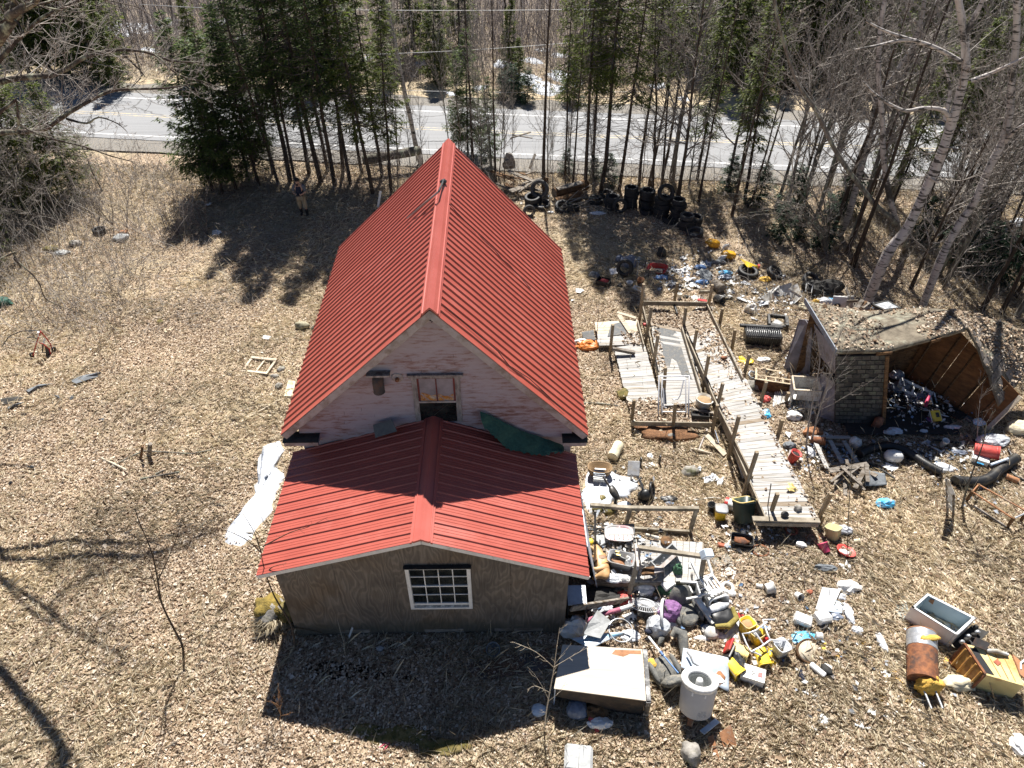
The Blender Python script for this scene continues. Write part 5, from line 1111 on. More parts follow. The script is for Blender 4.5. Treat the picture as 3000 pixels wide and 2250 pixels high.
def bucket(label,loc,col,rot=(0,0,0),r=.135,h=.36,p=5,fill=None,lid=None,handle=True,cat='bucket',name='bucket',rim=None,ay=1,taper=.86,group=None):
  t=thing(name,label,cat,loc,rot,group);mb=MB();k=r*taper
  sq_lathe(mb,[(k*.96,0),(k,.01),(r*.97,h*.86),(r*1.03,h*.87),(r*1.03,h*.9),(r,h*.91),(r,h),(r*.95,h),(k*.93,.03),(0.0,.03)],24,p,1,ay);mb.build('body',col,t)
  m=MB();sq_lathe(m,[(r*.99,h-.022),(r*1.06,h-.022),(r*1.06,h+.004),(r*.96,h+.004),(r*.96,h-.01)],24,p,1,ay,cap=False);m.build('rim',rim or col,t)
  if fill:m=MB();m.blob((0,0,h*.72),(r*.92,r*.92*ay,h*.16),3,.35,3,flat=None);m.build('contents',fill,t)
  if lid:m=MB();sq_lathe(m,[(r*1.09,h-.005),(r*1.1,h+.03),(r*.9,h+.035),(0,h+.04)],24,p,1,ay);m.build('lid',lid,t)
  if handle:a=r*1.04;MB().tube([(a*math.cos(q),-a*.25-.5*r*math.sin(q),h*.82-r*.75*math.sin(q)) for q in [math.pi*i/8 for i in range(9)]],.005,4).build('handle',M_alu,t)
  return t
def crumple(label,loc,r,m,seed,cat='plastic bag',name='plastic_bag',amp=.5,freq=2.3,group=None,sub=3,flat=None):
  mb=MB();mb.crease((0,0,r[2]*.5),r,seed,amp,sub)
  return tag(mb.build(name,m,None,loc),label,cat,group)
def cardbox(label,loc,d,m,rot=(0,0,0),name='box',cat='box',open_=True,inner=None):
  t=thing(name,label,cat,loc,rot);x,y,z=d;th=.015;mb=MB()
  mb.box((0,0,th/2),(x,y,th));mb.box((-x/2+th/2,0,z/2+th/2),(th,y,z-th));mb.box((x/2-th/2,0,z/2+th/2),(th,y,z-th));mb.box((0,-y/2+th/2,z/2+th/2),(x-2*th,th,z-th));mb.box((0,y/2-th/2,z/2+th/2),(x-2*th,th,z-th));mb.build('body',m,t)
  if not open_:MB().box((0,0,z+.006),(x+.012,y+.012,.012)).build('lid',m,t)
  if inner:inner(t,d)
  return t
def plate(label,pts,th,m,name='sheet',cat='sheet'):o=MB(Vector(pts[0]));o.slab(pts,th);return tag(o.build(name,m),label,cat)
def warp_sheet(label,C,m,name,cat,amp=.04,seed=0,nu=10,nv=8,th=.008,parent=None):
  mb=MB(C[3]);mb.sheet(lambda u,v:(lambda p:p+Vector((0,0,amp*mnoise.noise(p*2.3+Vector((seed,0,0)))+amp*.5*mnoise.noise(p*6)+amp*.6)))(quad_pt(C,u,v)),nu,nv,th)
  return tag(mb.build(name,m),label,cat)
def block(label,loc,d,m,rot=(0,0,0),name='block',cat='block',bev=.015):o=MB().box((0,0,d[2]/2),d).build(name,m,None,loc,bev=bev);o.rotation_euler=[R(a) for a in rot];return tag(o,label,cat)
def stone(label,px,py,r,m=M_stone,seed=1,name='stone'):mb=MB();mb.blob((0,0,r[2]*.5),r,seed,.35,1.4,3);return tag(mb.build(name,m,None,at(px,py)),label,'stone')
def rodline(label,pts,r,m,name='rod',cat='rod',n=6):o=MB(Vector(pts[0]));o.tube(pts,r,n);return tag(o.build(name,m),label,cat)
def board(label,a,b,w,h,m,name='board',cat='board',up=(0,0,1)):o=MB(Vector(a));o.bar(a,b,w,h,up);return tag(o.build(name,m),label,cat)
def log(label,a,b,r,m,endm,name='log',cat='log',n=14):
  t=thing(name,label,cat,a);o=MB(Vector(a));P=[Vector(a).lerp(Vector(b),i/6) for i in range(7)];o.tube(P,[r*(1+.04*math.sin(i*1.7)) for i in range(7)],n);o.build('body',m,t)
  d=(Vector(b)-Vector(a)).normalized();e=MB(Vector(a));e.tube([Vector(a)-d*.004,Vector(a)-d*.010],[r*.93,r*.9],n);e.build('end_face',endm,t);return t
# ---------------------------------------------------------------- tyres along the back of the yard
def zf(ox,oy,k):return lambda x,y,z=0:at(ox+x*k,oy+y*k,z)
Z3,Z4,Z5,Z6,Z7,Z8=zf(1650,500,.31646),zf(1650,850,.36166),zf(2200,700,.36166),zf(1650,1300,.27125),zf(1600,1650,.36157),zf(2200,1250,.60286)
ZT,ZA,ZB,ZC,ZD,ZE,ZL=zf(1500,480,.5118),zf(1650,1550,.21097),zf(2050,1750,.3152),zf(2550,1200,.4202),zf(2550,1700,.4202),zf(1600,1850,.3937),zf(0,0,.45208)
gT='old tyres stacked at the back of the yard'
def stack(x,y,n,names,s=1.0,top=None):
  b=ZT(x,y)
  for i in range(n):
    tyre(names[i],b+Vector((rnd.uniform(-.05,.05),rnd.uniform(-.05,.05),.205*s*i)),(rnd.uniform(-3,3),rnd.uniform(-3,3),rnd.uniform(0,360)),s*rnd.uniform(.95,1.04),gT)
  return b
O=('bottom','second','third','fourth','fifth','sixth')
def nm(n,where):return [('topmost' if i==n-1 else O[i])+' tyre of '+where for i in range(n)]
stack(570,252,3,nm(3,'the short stack left of the leaning tyre'))
stack(675,250,5,nm(5,'the tallest black stack behind the leaning tyre'),1.0)
stack(765,255,4,nm(4,'the fourth stack from the left end of the tyre row'),1.12)
b_=stack(850,300,4,nm(4,'the stack that carries the upright tyre'),1.12)
tyre('upright tyre leaning on top of the fifth stack from the left',b_+Vector((.02,-.10,1.15)),(62,0,12),1.15,gT)
stack(938,320,5,nm(5,'the dark stack just left of the grey-topped stack'),.98)
stack(990,370,2,nm(2,'the low stack at the right end of the tyre row'),1.12);b_=ZT(990,370)
tyre('dusty grey tyre on top of the stack at the right end of the row',b_+Vector((0,0,.47)),(0,2,0),.95,gT,True);tyre('tyre lying behind the grey-topped stack at the right end',ZT(1042,348)+Vector((0,0,.22)),(5,4,0),1,gT);tyre('lower tyre half hidden behind the grey-topped stack',ZT(1040,352),(0,0,40),1,gT)
tyre('dusty tyre lying flat alone in front of the right end of the row',ZT(1045,408),(6,-8,0),1.15,gT,True)
tyre('tyre standing upright and leaning against the left stacks of the row',ZT(608,266)+Vector((0,-.1,.31)),(78,0,8),1.02,gT)
tyre('tyre lying flat at the left end of the long tyre row',ZT(478,218),(3,3,0),1.1,gT);tyre('tyre behind the flat one at the left end of the row',ZT(540,180),(10,0,0),1,gT)
tyre('tyre lying flat low between the tall stacks of the row',ZT(770,285),(0,0,0),1,gT);tyre('second flat tyre at the foot of the fifth stack',ZT(905,332),(0,0,0),1.05,gT)
gU='old tyres heaped beside the wood pile'
tyre('large tyre standing upright on the heap beside the wood pile',ZT(160,222)+Vector((0,.1,.62)),(66,0,-14),1.3,gU,True);tyre('small tyre standing upright at the edge of the red roof',ZT(95,290)+Vector((0,0,.2)),(72,0,14),.85,gU,True)
tyre('tyre lying under the big upright one beside the wood pile',ZT(120,240),(8,5,0),1.2,gU);tyre('upper flat tyre carrying the big upright one',ZT(118,236)+Vector((0,0,.25)),(8,-6,0),1.15,gU);tyre('third flat tyre behind the small upright one',ZT(170,245),(10,0,0),1.15,gU)
tyre('tyre half under the branch heap right of the big tyres',ZT(290,258),(18,8,0),1.2,gU);tyre('tyre buried at the right of the branch heap',ZT(340,262),(-12,8,0),1.1,gU)
tyre('black tyre standing upright beside a grey sack near the back of the dump',Z3(570,960,0)+Vector((0,0,.30)),(66,0,-24),1.02,None);tyre('leaf-filled tyre lying under a yellow flap at the edge of the dump',Z3(1700,965),(4,6,0),1.25);tyre('black tyre on its side at the right edge of the dump',Z3(1935,985)+Vector((0,0,.1)),(28,10,30),1.0)
tyre('pale grey tyre lying flat on the lawn at the far left',at(291,677),(0,0,0),.85,None,True)
tyre('grey tyre half hidden behind the white plastic shell',Z5(470,345),(30,0,20),1.0,None,True);tyre('black tyre under the wrecked seat behind the shed roof',Z5(560,420),(12,8,0),1.05)
# wood pile and branch heap behind the house's right rear corner
gw='boards of the collapsed wood pile behind the house'
def zt3(x,y,z):return ZT(x,y,0)*1+Vector((0,0,z))
for i,(l,a,b,w,h) in enumerate((('long pale plank sloping off the collapsed wood pile',V(1488,500,31.2),V(1584,540,30.6),.22,.05),('pale board lying at the roof edge in front of the wood pile',zt3(-10,196,.35),zt3(84,168,.4),.32,.05),('short grey board stub standing in the wood pile',zt3(100,90,.6),zt3(130,65,1.1),.12,.04),('dark plank at the back of the wood pile',V(1480,540,31.5),V(1560,575,31),.2,.06),('pale narrow plank pointing out of the spruce by the ridge',V(1495,405,33),V(1555,387,33),.1,.04),('long thin pole sticking out above the ridge side',V(1500,395,33.2),V(1560,405,33),.05,.04),
    ('dark rotten plank lying low in the wood pile',V(1488,560,30.9),V(1590,590,30.5),.18,.08),('upright broken board right of the wood pile',zt3(190,165,.0),V(1600,520,30.6),.22,.05))):
  board(l,a,b,w,h,M_oldwood if i in (0,1,2,4,5) else M_brownwood,'plank','plank')
for i in range(12):a=ZT(rnd.uniform(0,130),rnd.uniform(120,200));az=rnd.uniform(0,6.28);board('rotten board jumbled in the collapsed wood pile',a+Vector((0,0,rnd.uniform(.1,.6))),a+Vector((math.cos(az)*1.1,math.sin(az)*.5,rnd.uniform(.1,.9))),.14,.04,rnd.choice((M_brownwood,M_oldwood)),'plank','plank')['group']=gw
crumple('pale weathered stump on top of the collapsed wood pile',V(1492,492,31.6),(.3,.3,.45),M_oldwood,8,'stump','stump',.5)
log('mossy log in the branch heap between the tyres',ZT(240,210)+Vector((0,0,.35)),ZT(425,160)+Vector((0,0,.4)),.24,M_brownwood,M_oldwood)
log('lower dark log of the branch heap between the tyres',ZT(250,240)+Vector((0,0,.2)),ZT(400,205)+Vector((0,0,.3)),.18,M_brownwood,M_oldwood)
board('grey flat board lying on the branch heap',ZT(255,215)+Vector((0,0,.62)),ZT(395,178)+Vector((0,0,.65)),.28,.05,M_oldwood,'plank','plank')
for i in range(16):a=ZT(rnd.uniform(170,400),rnd.uniform(200,280));az=rnd.uniform(-.6,.9);Ln=rnd.uniform(.8,2.2);rodline('dead branch in the heap between the two tyre groups',[a+Vector((0,0,.1)),a+Vector((math.cos(az)*Ln*.5,math.sin(az)*Ln*.4,.35)),a+Vector((math.cos(az)*Ln,math.sin(az)*Ln*.7,.7*rnd.random()+.2))],[.02,.016,.008],M_gbark if i % 2 else M_twig,'branch','branch',5)['group']='dead branches heaped between the tyres'
log('fallen trunk lying across the undergrowth left of the house',at(1070,515)+Vector((0,0,.8)),at(1235,490)+Vector((0,0,.9)),.22,M_gbark,M_oldwood);board('white thin board standing in the weeds left of the roof',at(1107,612),V(1115,560,G(1107,612).y),.1,.03,M_white,'board','board')
crumple('crumpled white plastic sheet lying in front of the tyre row',ZT(490,285),(.36,.12,.07),M_film,4);crumple('small white plastic scrap beside the tyres by the roof edge',ZT(222,278),(.16,.08,.05),M_film,5)
# ---------------------------------------------------------------- upper dump
crumple('grey-blue plastic sack behind the upright tyre',Z3(600,880),(.35,.25,.3),M_bluebag,11);crumple('round dusky sack left of the grey-blue sack',Z3(520,830),(.2,.18,.17),M_bluebag,12,amp=.2);block('white flat pail lid leaning on the upright tyre',Z3(470,945),(.35,.3,.1),M_white,(20,0,10),'flat_cover','lid')
cardbox('dark brown carton with red things inside beside the house',Z3(370,1060),(.5,.36,.24),M_dark,(0,0,-25),'carton','carton',True,lambda t,d:MB().blob((0,0,.17),(.18,.12,.08),3,.6,3).build('contents',M_salmon,t))
crumple('dark grey crumpled bag nearest to the house roof edge',Z3(285,985),(.22,.17,.14),M_tarp,13)
t=thing('walking_frame','thin dark walking frame standing behind the upright tyre','walking frame',Z3(710,985),(0,0,20))
for x in (-.25,.25):MB().tube([(x,-.2,0),(x,-.17,.6),(x,-.14,.82),(x,.1,.8),(x,.2,0)],.013,5).build('side_frame',M_black if x>0 else M_metal,t)
for z in (.35,.78):MB().tube([(-.25,-.16,z),(.25,-.16,z)],.011,5).build('crossbar',M_black,t)
bucket('brown enamel pot behind the white tray',Z3(712,1045),M_rustl,(10,0,0),.13,.2,2,handle=False,cat='pot',name='pot')
cardbox('white enamel tray with green rim near the ramp top',Z3(690,1105),(.36,.26,.06),M_white,(-6,8,-30),'tray','tray')
bucket('white roll-shaped tub lying near the walking frame',Z3(612,1065,0)+Vector((0,0,.0)),M_white,(0,0,20),.12,.15,2,handle=False,cat='tub',name='tub');crumple('small black lump near the white tub',Z3(522,1080),(.1,.1,.08),M_black,14,'lump','lump')
# red wheelbarrow tub
t=thing('wheelbarrow_tub','red tapered wheelbarrow tub lying open in the dry grass','wheelbarrow tub',Z3(882,935),(28,-14,-38));mb=MB();sq_lathe(mb,[(.2,0),(.36,.2),(.38,.2),(.21,-.015)],20,4,1.15,.62);mb.build('tub',M_red,t);MB().blob((0,.02,.04),(.22,.1,.05),2,.3).build('dry_grass_filling',M_straw,t)
def jug(label,loc,rot,m,s=1.0,cap=None,name='jug',group=None):
  t=thing(name,label,'jug',loc,rot,group);t.scale=(s,s,s);mb=MB();sq_lathe(mb,[(.0,0),(.095,0),(.1,.02),(.1,.2),(.075,.27),(.03,.3),(.028,.34),(0,.34)],20,4,1.15,.85);mb.build('body',m,t)
  MB().tube([(.03,0,.3),(.09,0,.31),(.12,0,.25),(.11,0,.18)],.016,6).build('handle',m,t);MB().lathe([(.032,.33),(.032,.36),(0,.36)],10).build('cap',cap or m,t);return t
M_amber=mat('amber_plastic',(.62,.33,.02),(.5,.24,.015),4,.3)
jug('orange-yellow jug lying upper left of its twin at the dump edge',Z3(1425,680,.1),(70,0,-70),M_amber,1.7);jug('orange-yellow jug lying lower right of its twin at the dump edge',Z3(1578,785,.1),(75,0,-80),M_amber,1.6);jug('clear pale jug standing between the two orange-yellow jugs',Z3(1490,725,.0),(20,20,0),M_film,.9);jug('clear empty bottle below the clear pale jug',Z3(1452,820),(40,10,30),M_film,1.0)
crumple('black rubbish bag slumped in the dry grass above the dump',Z3(905,790),(.2,.2,.26),M_black,15)
q=[Z3(1640,820,.35),Z3(1790,880,.3),Z3(1800,925,.05),Z3(1700,880,.1)];plate('stiff yellow flap bent over the leaf-filled tyre',[V(2168,757,G(2188,800).y+.3),V(2220,779,G(2215,800).y+.2),V(2221,792,G(2221,792).y),V(2190,782,G(2190,800).y)],.02,M_yellow,'flap');block('small red reflector beside the yellow flap',Z3(1800,905),(.1,.12,.2),M_salmon,(20,0,0),'reflector','reflector');crumple('mustard yellow lump near the tyres at the dump edge',Z3(1865,1025),(.25,.16,.12),M_yfoam,17,'foam lump','foam_lump')
log('grey rolled rug lying behind the far ramp post',Z3(1465,1105,.17),Z3(1395,1045,.2),.19,M_oldwood,M_oldwood,'rug_roll','rug roll');crumple('grey draped cloth behind the rolled rug',Z3(1310,985),(.28,.45,.12),M_tarp,18,'cloth','cloth')
bucket('black drum lying below the rolled rug',Z3(1410,1185,.14),M_black,(80,0,30),.15,.36,2,handle=False,cat='drum',name='drum',taper=1)
bits=[(1265,910,M_blue,'crumpled bright blue bag near the top of the dump'),(1280,1050,M_blue,'crumpled bright blue bag near the rolled rug'),(1500,960,M_cyan,'light blue crumpled sheet above the rolled rug'),(1500,1000,M_bluebag,'dark blue bag right of the rolled rug'),(905,1010,M_blue,'small blue bag by the red wheelbarrow tub'),(1440,860,M_tarp,'dark grey bag below the clear pale jug')]
for i,(x,y,m,l) in enumerate(bits):crumple(l,Z3(x,y),(.28,.15,.1),m,20+i)
gS='white plastic scraps scattered in the upper dump';SC=[]
for i in range(6):
  mb=MB();n_=rnd.randint(4,6);s_=.17
  mb.sheet(lambda u,v:((u-.5)*s_*2*(1+.3*math.sin(v*6+i)),(v-.5)*s_*1.5*(1+.25*math.cos(u*5+i)),.04+.09*mnoise.noise(Vector((u*3+i*5,v*3,0)))+.04*mnoise.noise(Vector((u*9,v*9,i)))),7,6,.004);o=mb.build('scrap',M_white);SC.append(o.data);bpy.data.objects.remove(o)
def scrap(label,loc,m,s=1,grp=None):
  me=SC[rnd.randrange(6)].copy();me.materials[0]=m;o=link('plastic_scrap',me);place(o,loc,(rnd.uniform(-20,20),rnd.uniform(-20,20),rnd.uniform(0,360)),s);return tag(o,label,'scrap',grp)
for x,y,s in ((975,945,1.2),(1020,930,1.3),(1055,925,1),(1100,940,1.4),(1130,935,1),(990,975,1),(930,1000,1.1),(945,1060,1.3),(985,1065,1.2),(1010,1050,1),(1150,1020,1.6),(1175,1030,1.2),(1100,1080,1.2),(1125,1075,.9),(1210,1075,1.3),(1240,1085,1),(1165,915,1),(1320,870,1.2),(1350,860,1),(1110,815,1.2),(895,1105,.8),(1170,1105,1),(1300,880,1.4),(1440,900,.8),(1530,1050,.9),(1560,1040,.8),(710,815,.8),(1270,1300,1.5),(1400,1305,1.2),(1110,1250,.6),(1220,1200,1.3),(1510,1180,1.6),(1545,1130,1),(1770,1135,1),(1755,1195,.7),(1760,1380,.9),(1640,1190,.9),(1690,1050,1.2),(2020,990,1),(1960,930,1.2),(150,1120,1.1),(90,1200,.6),(1260,960,1.0),(1070,960,1.0),(1620,930,.7),(1580,1000,.8)):
  scrap('small white scrap of plastic lying in the litter of the upper dump',Z3(x,y,.03),rnd.choice((M_white,M_whited,M_film)),s*.8,gS)
bucket('white bottle-shaped tub standing inside the far ramp rail',Z3(1070,1195),M_white,(0,0,0),.08,.24,2,handle=False,cat='tub',name='tub',taper=1);crumple('black shoe-like lump beside the far ramp rail',Z3(1130,1185),(.12,.1,.08),M_black,31,'lump','lump')
block('bright red triangular plastic piece on the far ramp rail',Z3(1285,1210,.6),(.34,.12,.03),M_red,(12,8,-4),'plastic_piece','plastic piece');block('red lamp lens wedged by the ramp side rail',Z3(755,1440,.3),(.12,.1,.1),M_red,(0,0,0),'lens','lens')
rodline('dark metal strap bent over the top of the ramp',[Z3(1025,1240,.5),Z3(1045,1300,.42),Z3(1055,1330,.40)],[.05,.05,.03],M_black,'strap','strap')
block('short grey timber stub nailed behind the far ramp post',Z3(1320,1140,.35),(.5,.09,.12),M_rail,(0,0,4),'timber','timber')
# white fibreglass shell
t=thing('plastic_shell','broken white fibreglass shell with folded sides above the black box','plastic shell',Z5(250,520));P=lambda x,y,z:Z5(x,y,0)*1+Vector((0,0,z))-t.location
def V5(x,y,yy):return V(2200+x*.36166,700+y*.36166,yy)-t.location
y0=t.location.y
mb=MB();mb.slab([V5(195,575,y0-.15),V5(330,545,y0-.15),V5(320,490,y0+.3),V5(215,480,y0+.3)],.03);mb.build('bottom',M_whited,t)
mb=MB();mb.slab([V5(195,575,y0-.15),V5(215,480,y0+.3),V5(165,420,y0+.35),V5(85,470,y0-.1)],.03);mb.build('side_panel',M_whited,t)
mb=MB();mb.slab([V5(330,545,y0-.15),V5(415,465,y0-.1),V5(375,360,y0+.45),V5(305,400,y0+.5),V5(320,490,y0+.3)],.03);mb.build('side_panel',M_whited,t)
mb=MB();mb.slab([V5(215,480,y0+.3),V5(320,490,y0+.3),V5(330,350,y0+.7),V5(225,385,y0+.75),V5(165,430,y0+.4)],.03);mb.build('back_panel',M_grey,t)
MB().slab([V5(70,410,y0+.35),V5(175,440,y0+.3),V5(235,375,y0+.6),V5(120,430,y0+.5)],.03).build('torn_flange',M_whited,t)
warp_sheet('crumpled bluish white film sheet beyond the ramp side rail',[Z3(1730,1215),Z3(1900,1240),Z3(1890,1275),Z3(1770,1265)],M_film,'film','film',.16,4);board('pale strip of sheet metal pointing at the film sheet',Z3(1610,1180,.1),Z3(1735,1225,.12),.12,.03,M_metal,'metal_strip','metal strip')
crumple('grey-white stuffed bag above the black storage box',Z3(1730,1315),(.24,.22,.24),M_whited,33);crumple('dirty yellow rag beside the white shell',Z5(430,560),(.26,.2,.12),M_creamfoam,34,'rag','rag')
# black ribbed box and black frame
t=thing('storage_box','black ribbed plastic box with a shiny corrugated top edge','box',Z4(1600,420),(0,0,-6));w,dp,h=1.22,.55,.42
MB().box((0,0,h/2),(w,dp,h),None,.94).build('body',M_black,t,bev=.03);MB().box((-.04,.27,h+.02),(w+.22,.14,.09)).build('rim',M_black,t,bev=.02);M_gloss=mat('glossy_black_plastic',(.05,.053,.058),(.03,.03,.034),5,.22)
for i in range(17):MB().tube([(-w*.44+i*w*.88/16,-.22,h-.0),(-w*.44+i*w*.88/16,-.05,h+.055),(-w*.44+i*w*.88/16,.16,h+.05)],.026,6).build('rib',M_gloss,t)
for i in range(15):MB().bar((-w*.42+i*w*.84/14,-dp/2-.012,.05),(-w*.42+i*w*.84/14,-dp/2-.012,h-.04),.03,.02,up=(0,1,0)).build('front_rib',M_black,t)
t=thing('open_crate','black rectangular open crate behind the ribbed box','crate',Z4(1725,285),(8,0,-10));[MB().box(c,d).build('frame_bar',M_black,t,bev=.01) for c,d in (((-.3,0,.2),(.09,.5,.14)),((.3,0,.2),(.12,.5,.16)),((0,.24,.2),(.6,.08,.14)),((0,-.24,.18),(.6,.07,.1)))];MB().blob((0,0,.1),(.22,.18,.08),4,.7,3).build('trash_inside',M_whited,t)
# wooden cabinet, white cabinet, bundle, stone, ring
t=thing('wooden_cabinet','dark wooden cabinet frame lying on its back with a divided top','cabinet',Z4(1670,780),(0,0,-14));w,dp,h=1.0,.6,.42;M_cabtop=wood('pale_cabinet_edge',(.60,.50,.36),(.45,.36,.24),(6,6,6))
MB().box((-w/2,0,h/2),(.03,dp,h)).build('side_panel',M_dark,t);MB().box((w/2,0,h/2),(.03,dp,h)).build('side_panel',M_brownwood,t);MB().box((0,-dp/2,h/2),(w,.03,h)).build('front_panel',M_brownwood,t);MB().box((0,0,.02),(w-.04,dp-.04,.03)).build('back_panel',M_dark,t)
for c,d in (((-w/2,0,h+.012),(.06,dp,.02)),((0,-dp/2+.02,h+.014),(w+.1,.05,.02)),((0,-dp/2+.22,h+.016),(w+.1,.05,.02)),((-.2,-dp/2+.12,h+.012),(.04,.16,.02)),((.08,-dp/2+.12,h+.012),(.04,.16,.02)),((.3,-dp/2+.12,h+.012),(.04,.16,.02)),((-.1,dp/2-.02,h+.012),(w*.7,.04,.02)),((.28,dp/2-.1,h*.6),(.04,.05,h*.8))):MB().box(c,d).build('face_frame',M_cabtop,t)
stone('dark rounded boulder beside the wooden cabinet',2201,1137,(.24,.2,.17),M_stone,3);o=MB();o.lathe([(.1,0),(.16,0),(.16,.05),(.1,.05),(.1,0)],6);tag(o.build('hexagonal_ring',M_metal,None,Z4(1520,715,.0)+Vector((0,0,.12))),'pale hexagonal ring lying by the wooden cabinet','ring').rotation_euler=(.5,.3,0);MB
t=thing('storage_cabinet','dirty white open-topped cabinet standing before the shed end wall','cabinet',Z4(1935,900),(3,-4,-10));w,dp,h=.78,.6,.75
for c,d in (((-w/2,0,h/2),(.03,dp,h)),((w/2,0,h/2),(.03,dp,h)),((0,dp/2,h/2),(w,.03,h))):MB().box(c,d).build('side_panel',M_whited,t,bev=.006)
MB().box((.05,-dp/2,h*.72),(w-.1,.03,h*.5)).build('front_panel',M_whited,t);MB().box((0,0,.04),(w,dp,.03)).build('bottom',M_white,t);MB().box((0,0,h*.45),(w-.05,dp-.05,.02)).build('shelf',M_whited,t)
for c,d in (((0,-dp/2,h+.015),(w+.03,.05,.03)),((0,dp/2,h+.015),(w+.03,.05,.03)),((-w/2,0,h+.017),(.05,dp,.03)),((w/2,0,h+.017),(.05,dp,.03))):MB().box(c,d).build('rim',M_palewood,t)
t=thing('slat_bundle','bundle of pale narrow slats lying fanned before the white cabinet','slats',Z4(1755,900));
for i in range(10):MB().bar((-.30+i*.055,-.28+.02*i,.05+.006*i),(-.08+i*.06,.30,.12+.004*i),.035,.012).build('slat',M_whited,t)
crumple('orange and white crumpled wrapper beside the ramp post',Z4(1635,900),(.16,.14,.12),M_salmon,41,'wrapper','wrapper');crumple('light blue bag at the edge of the right walkway',Z4(1640,1020),(.14,.2,.12),M_cyan,42);crumple('white bag under the pale cabinet',Z4(1865,1030),(.24,.2,.14),M_white,43);scrap('yellow-orange card scrap near the top of the dark cabinet',Z4(1470,585,.03),M_yellow,1.2);crumple('white sheet remnants behind the dark cabinet',Z4(1620,575),(.25,.12,.1),M_whited,45,'remnant','remnant');block('brown rusty can lying on the upper walkway',Z4(1300,560,.48),(.2,.1,.09),M_rust,(0,0,10),'can','can')
# white metal sheet, pallet, timber pile
q=[V(2388,1217,16.1),V(2405,1216,16.15),V(2495,1275,15.2),V(2478,1289,14.85),G(2385,1278)+Vector((0,0,.12)),V(2382,1240,15.6)]
plate('bent white enamel sheet lying before the shed corner',[q[4],q[3],q[2],q[1],q[0]],.02,M_whitemetal,'metal_sheet','metal sheet')
t=thing('pallet','broken grey pallet with three slats left below the white sheet','pallet',Z8(400,140))
def L8(x,y,z):return Z8(x,y,0)*1+Vector((0,0,z))-t.location
for a,b in (((305,85),(365,215)),((378,80),(440,190)),((445,82),(512,185))):MB().bar(L8(*a,.15),L8(*b,.12),.12,.025).build('slat',M_deck,t)
MB().bar(L8(285,70,.18),L8(475,68,.18),.1,.03).build('end_slat',M_deck,t)
for a,b in (((300,95),(480,95)),((335,200),(520,178))):MB().bar(L8(*a,.07),L8(*b,.07),.09,.1).build('stringer',M_oldwood,t)
gp='splintered boards of the timber pile right of the walkway'
for i in range(15):
  a=Z8(rnd.uniform(400,560),rnd.uniform(190,250),0);az=rnd.uniform(3.6,5.6);Ln=rnd.uniform(.5,1.2);board('splintered grey board jutting from the timber pile right of the walkway',a+Vector((0,0,rnd.uniform(.1,.45))),a+Vector((math.cos(az)*Ln,math.sin(az)*Ln*.7,rnd.uniform(.02,.3))),rnd.uniform(.06,.16),.03,M_oldwood,'board','board')['group']=gp
warp_sheet('grey roofing sheet lying over the timber pile',[Z8(550,205,.25),Z8(650,230,.1),Z8(660,285,.06),Z8(555,290,.15)],M_tarp,'roofing_sheet','roofing sheet',.06,3);board('wide grey board spanning the pile top',Z8(380,212,.3),Z8(570,180,.35),.16,.03,M_oldwood)
o=MB();o.lathe([(0,-.25),(.08,-.24),(.16,-.17),(.19,0),(.16,.17),(.08,.24),(0,.25)],20,spin(0,90,0),(0,0,.17));t=thing('float','white oval plastic float lying by the corrugated pipe','float',Z8(685,160),(0,0,-10));o.build('body',M_white,t);MB().tube([(-.02,-.14,.05),(0,-.19,.18),(0,-.1,.32)],.02,5).build('seam_band',M_whited,t)
plate('flat white plastic plate below the oval float',[Z8(655,170,.03),Z8(720,195,.03),Z8(700,212,.03),Z8(660,205,.03)],.01,M_white)
# corrugated pipes
def corr(label,px,r,zz=.1,m=None):
  P=smooth_pl([np.array(Z8(x,y,r)) for x,y in px],14);t=thing('corrugated_pipe',label,'pipe',Vector(P[0]));mb=MB(Vector(P[0]));mb.tube([Vector(p) for p in P],[r*(1 if i % 2 else .86) for i in range(len(P))],10);mb.build('pipe',m or M_black,t);
  e=MB(Vector(P[0]));e.tube([Vector(P[0]),Vector(P[0])+Vector((-.05,-.03,0))],[r*1.02,r*1.02],10);e.build('collar',m or M_black,t);return t
corr('thick black corrugated pipe curving from the pallet past the white float',[(535,125),(570,108),(620,95),(680,92),(740,108),(800,145),(860,185),(925,220)],.13)
corr('thick black corrugated pipe bending up at the far right',[(1000,262),(1060,268),(1120,265),(1170,245),(1205,212),(1245,180),(1290,150)],.15)
for i,(l,pts) in enumerate((('thin black hose looping at the right edge',[(1130,270),(1190,240),(1240,190),(1270,150),(1250,110)]),('thin black hose lying under the shed mouth',[(880,60),(960,70),(1020,80),(1080,95)]),('black hose crossing left of the pipe',[(500,140),(560,170),(640,210),(700,250)]),('thin black hose at the far right edge',[(1180,130),(1230,180),(1290,240),(1330,260)]))):
  P=smooth_pl([np.array(Z8(x,y,.05)) for x,y in pts],6);rodline(l,[Vector(p) for p in P],.03,M_black,'hose','hose')
bucket('rusty red cylinder lying at the mouth of the shed',Z8(1085,110,.2),M_salmon,(78,0,62),.19,.6,2,handle=False,cat='canister',name='canister',taper=1);cardbox('white carton with blue print beside the red cylinder',Z8(1105,170),(.42,.28,.18),M_white,(0,0,-30),'carton','carton',False);block('blue flat panel on the white carton',Z8(1112,178,.19),(.2,.05,.01),M_cyan,(0,0,-30),'label_panel','panel')
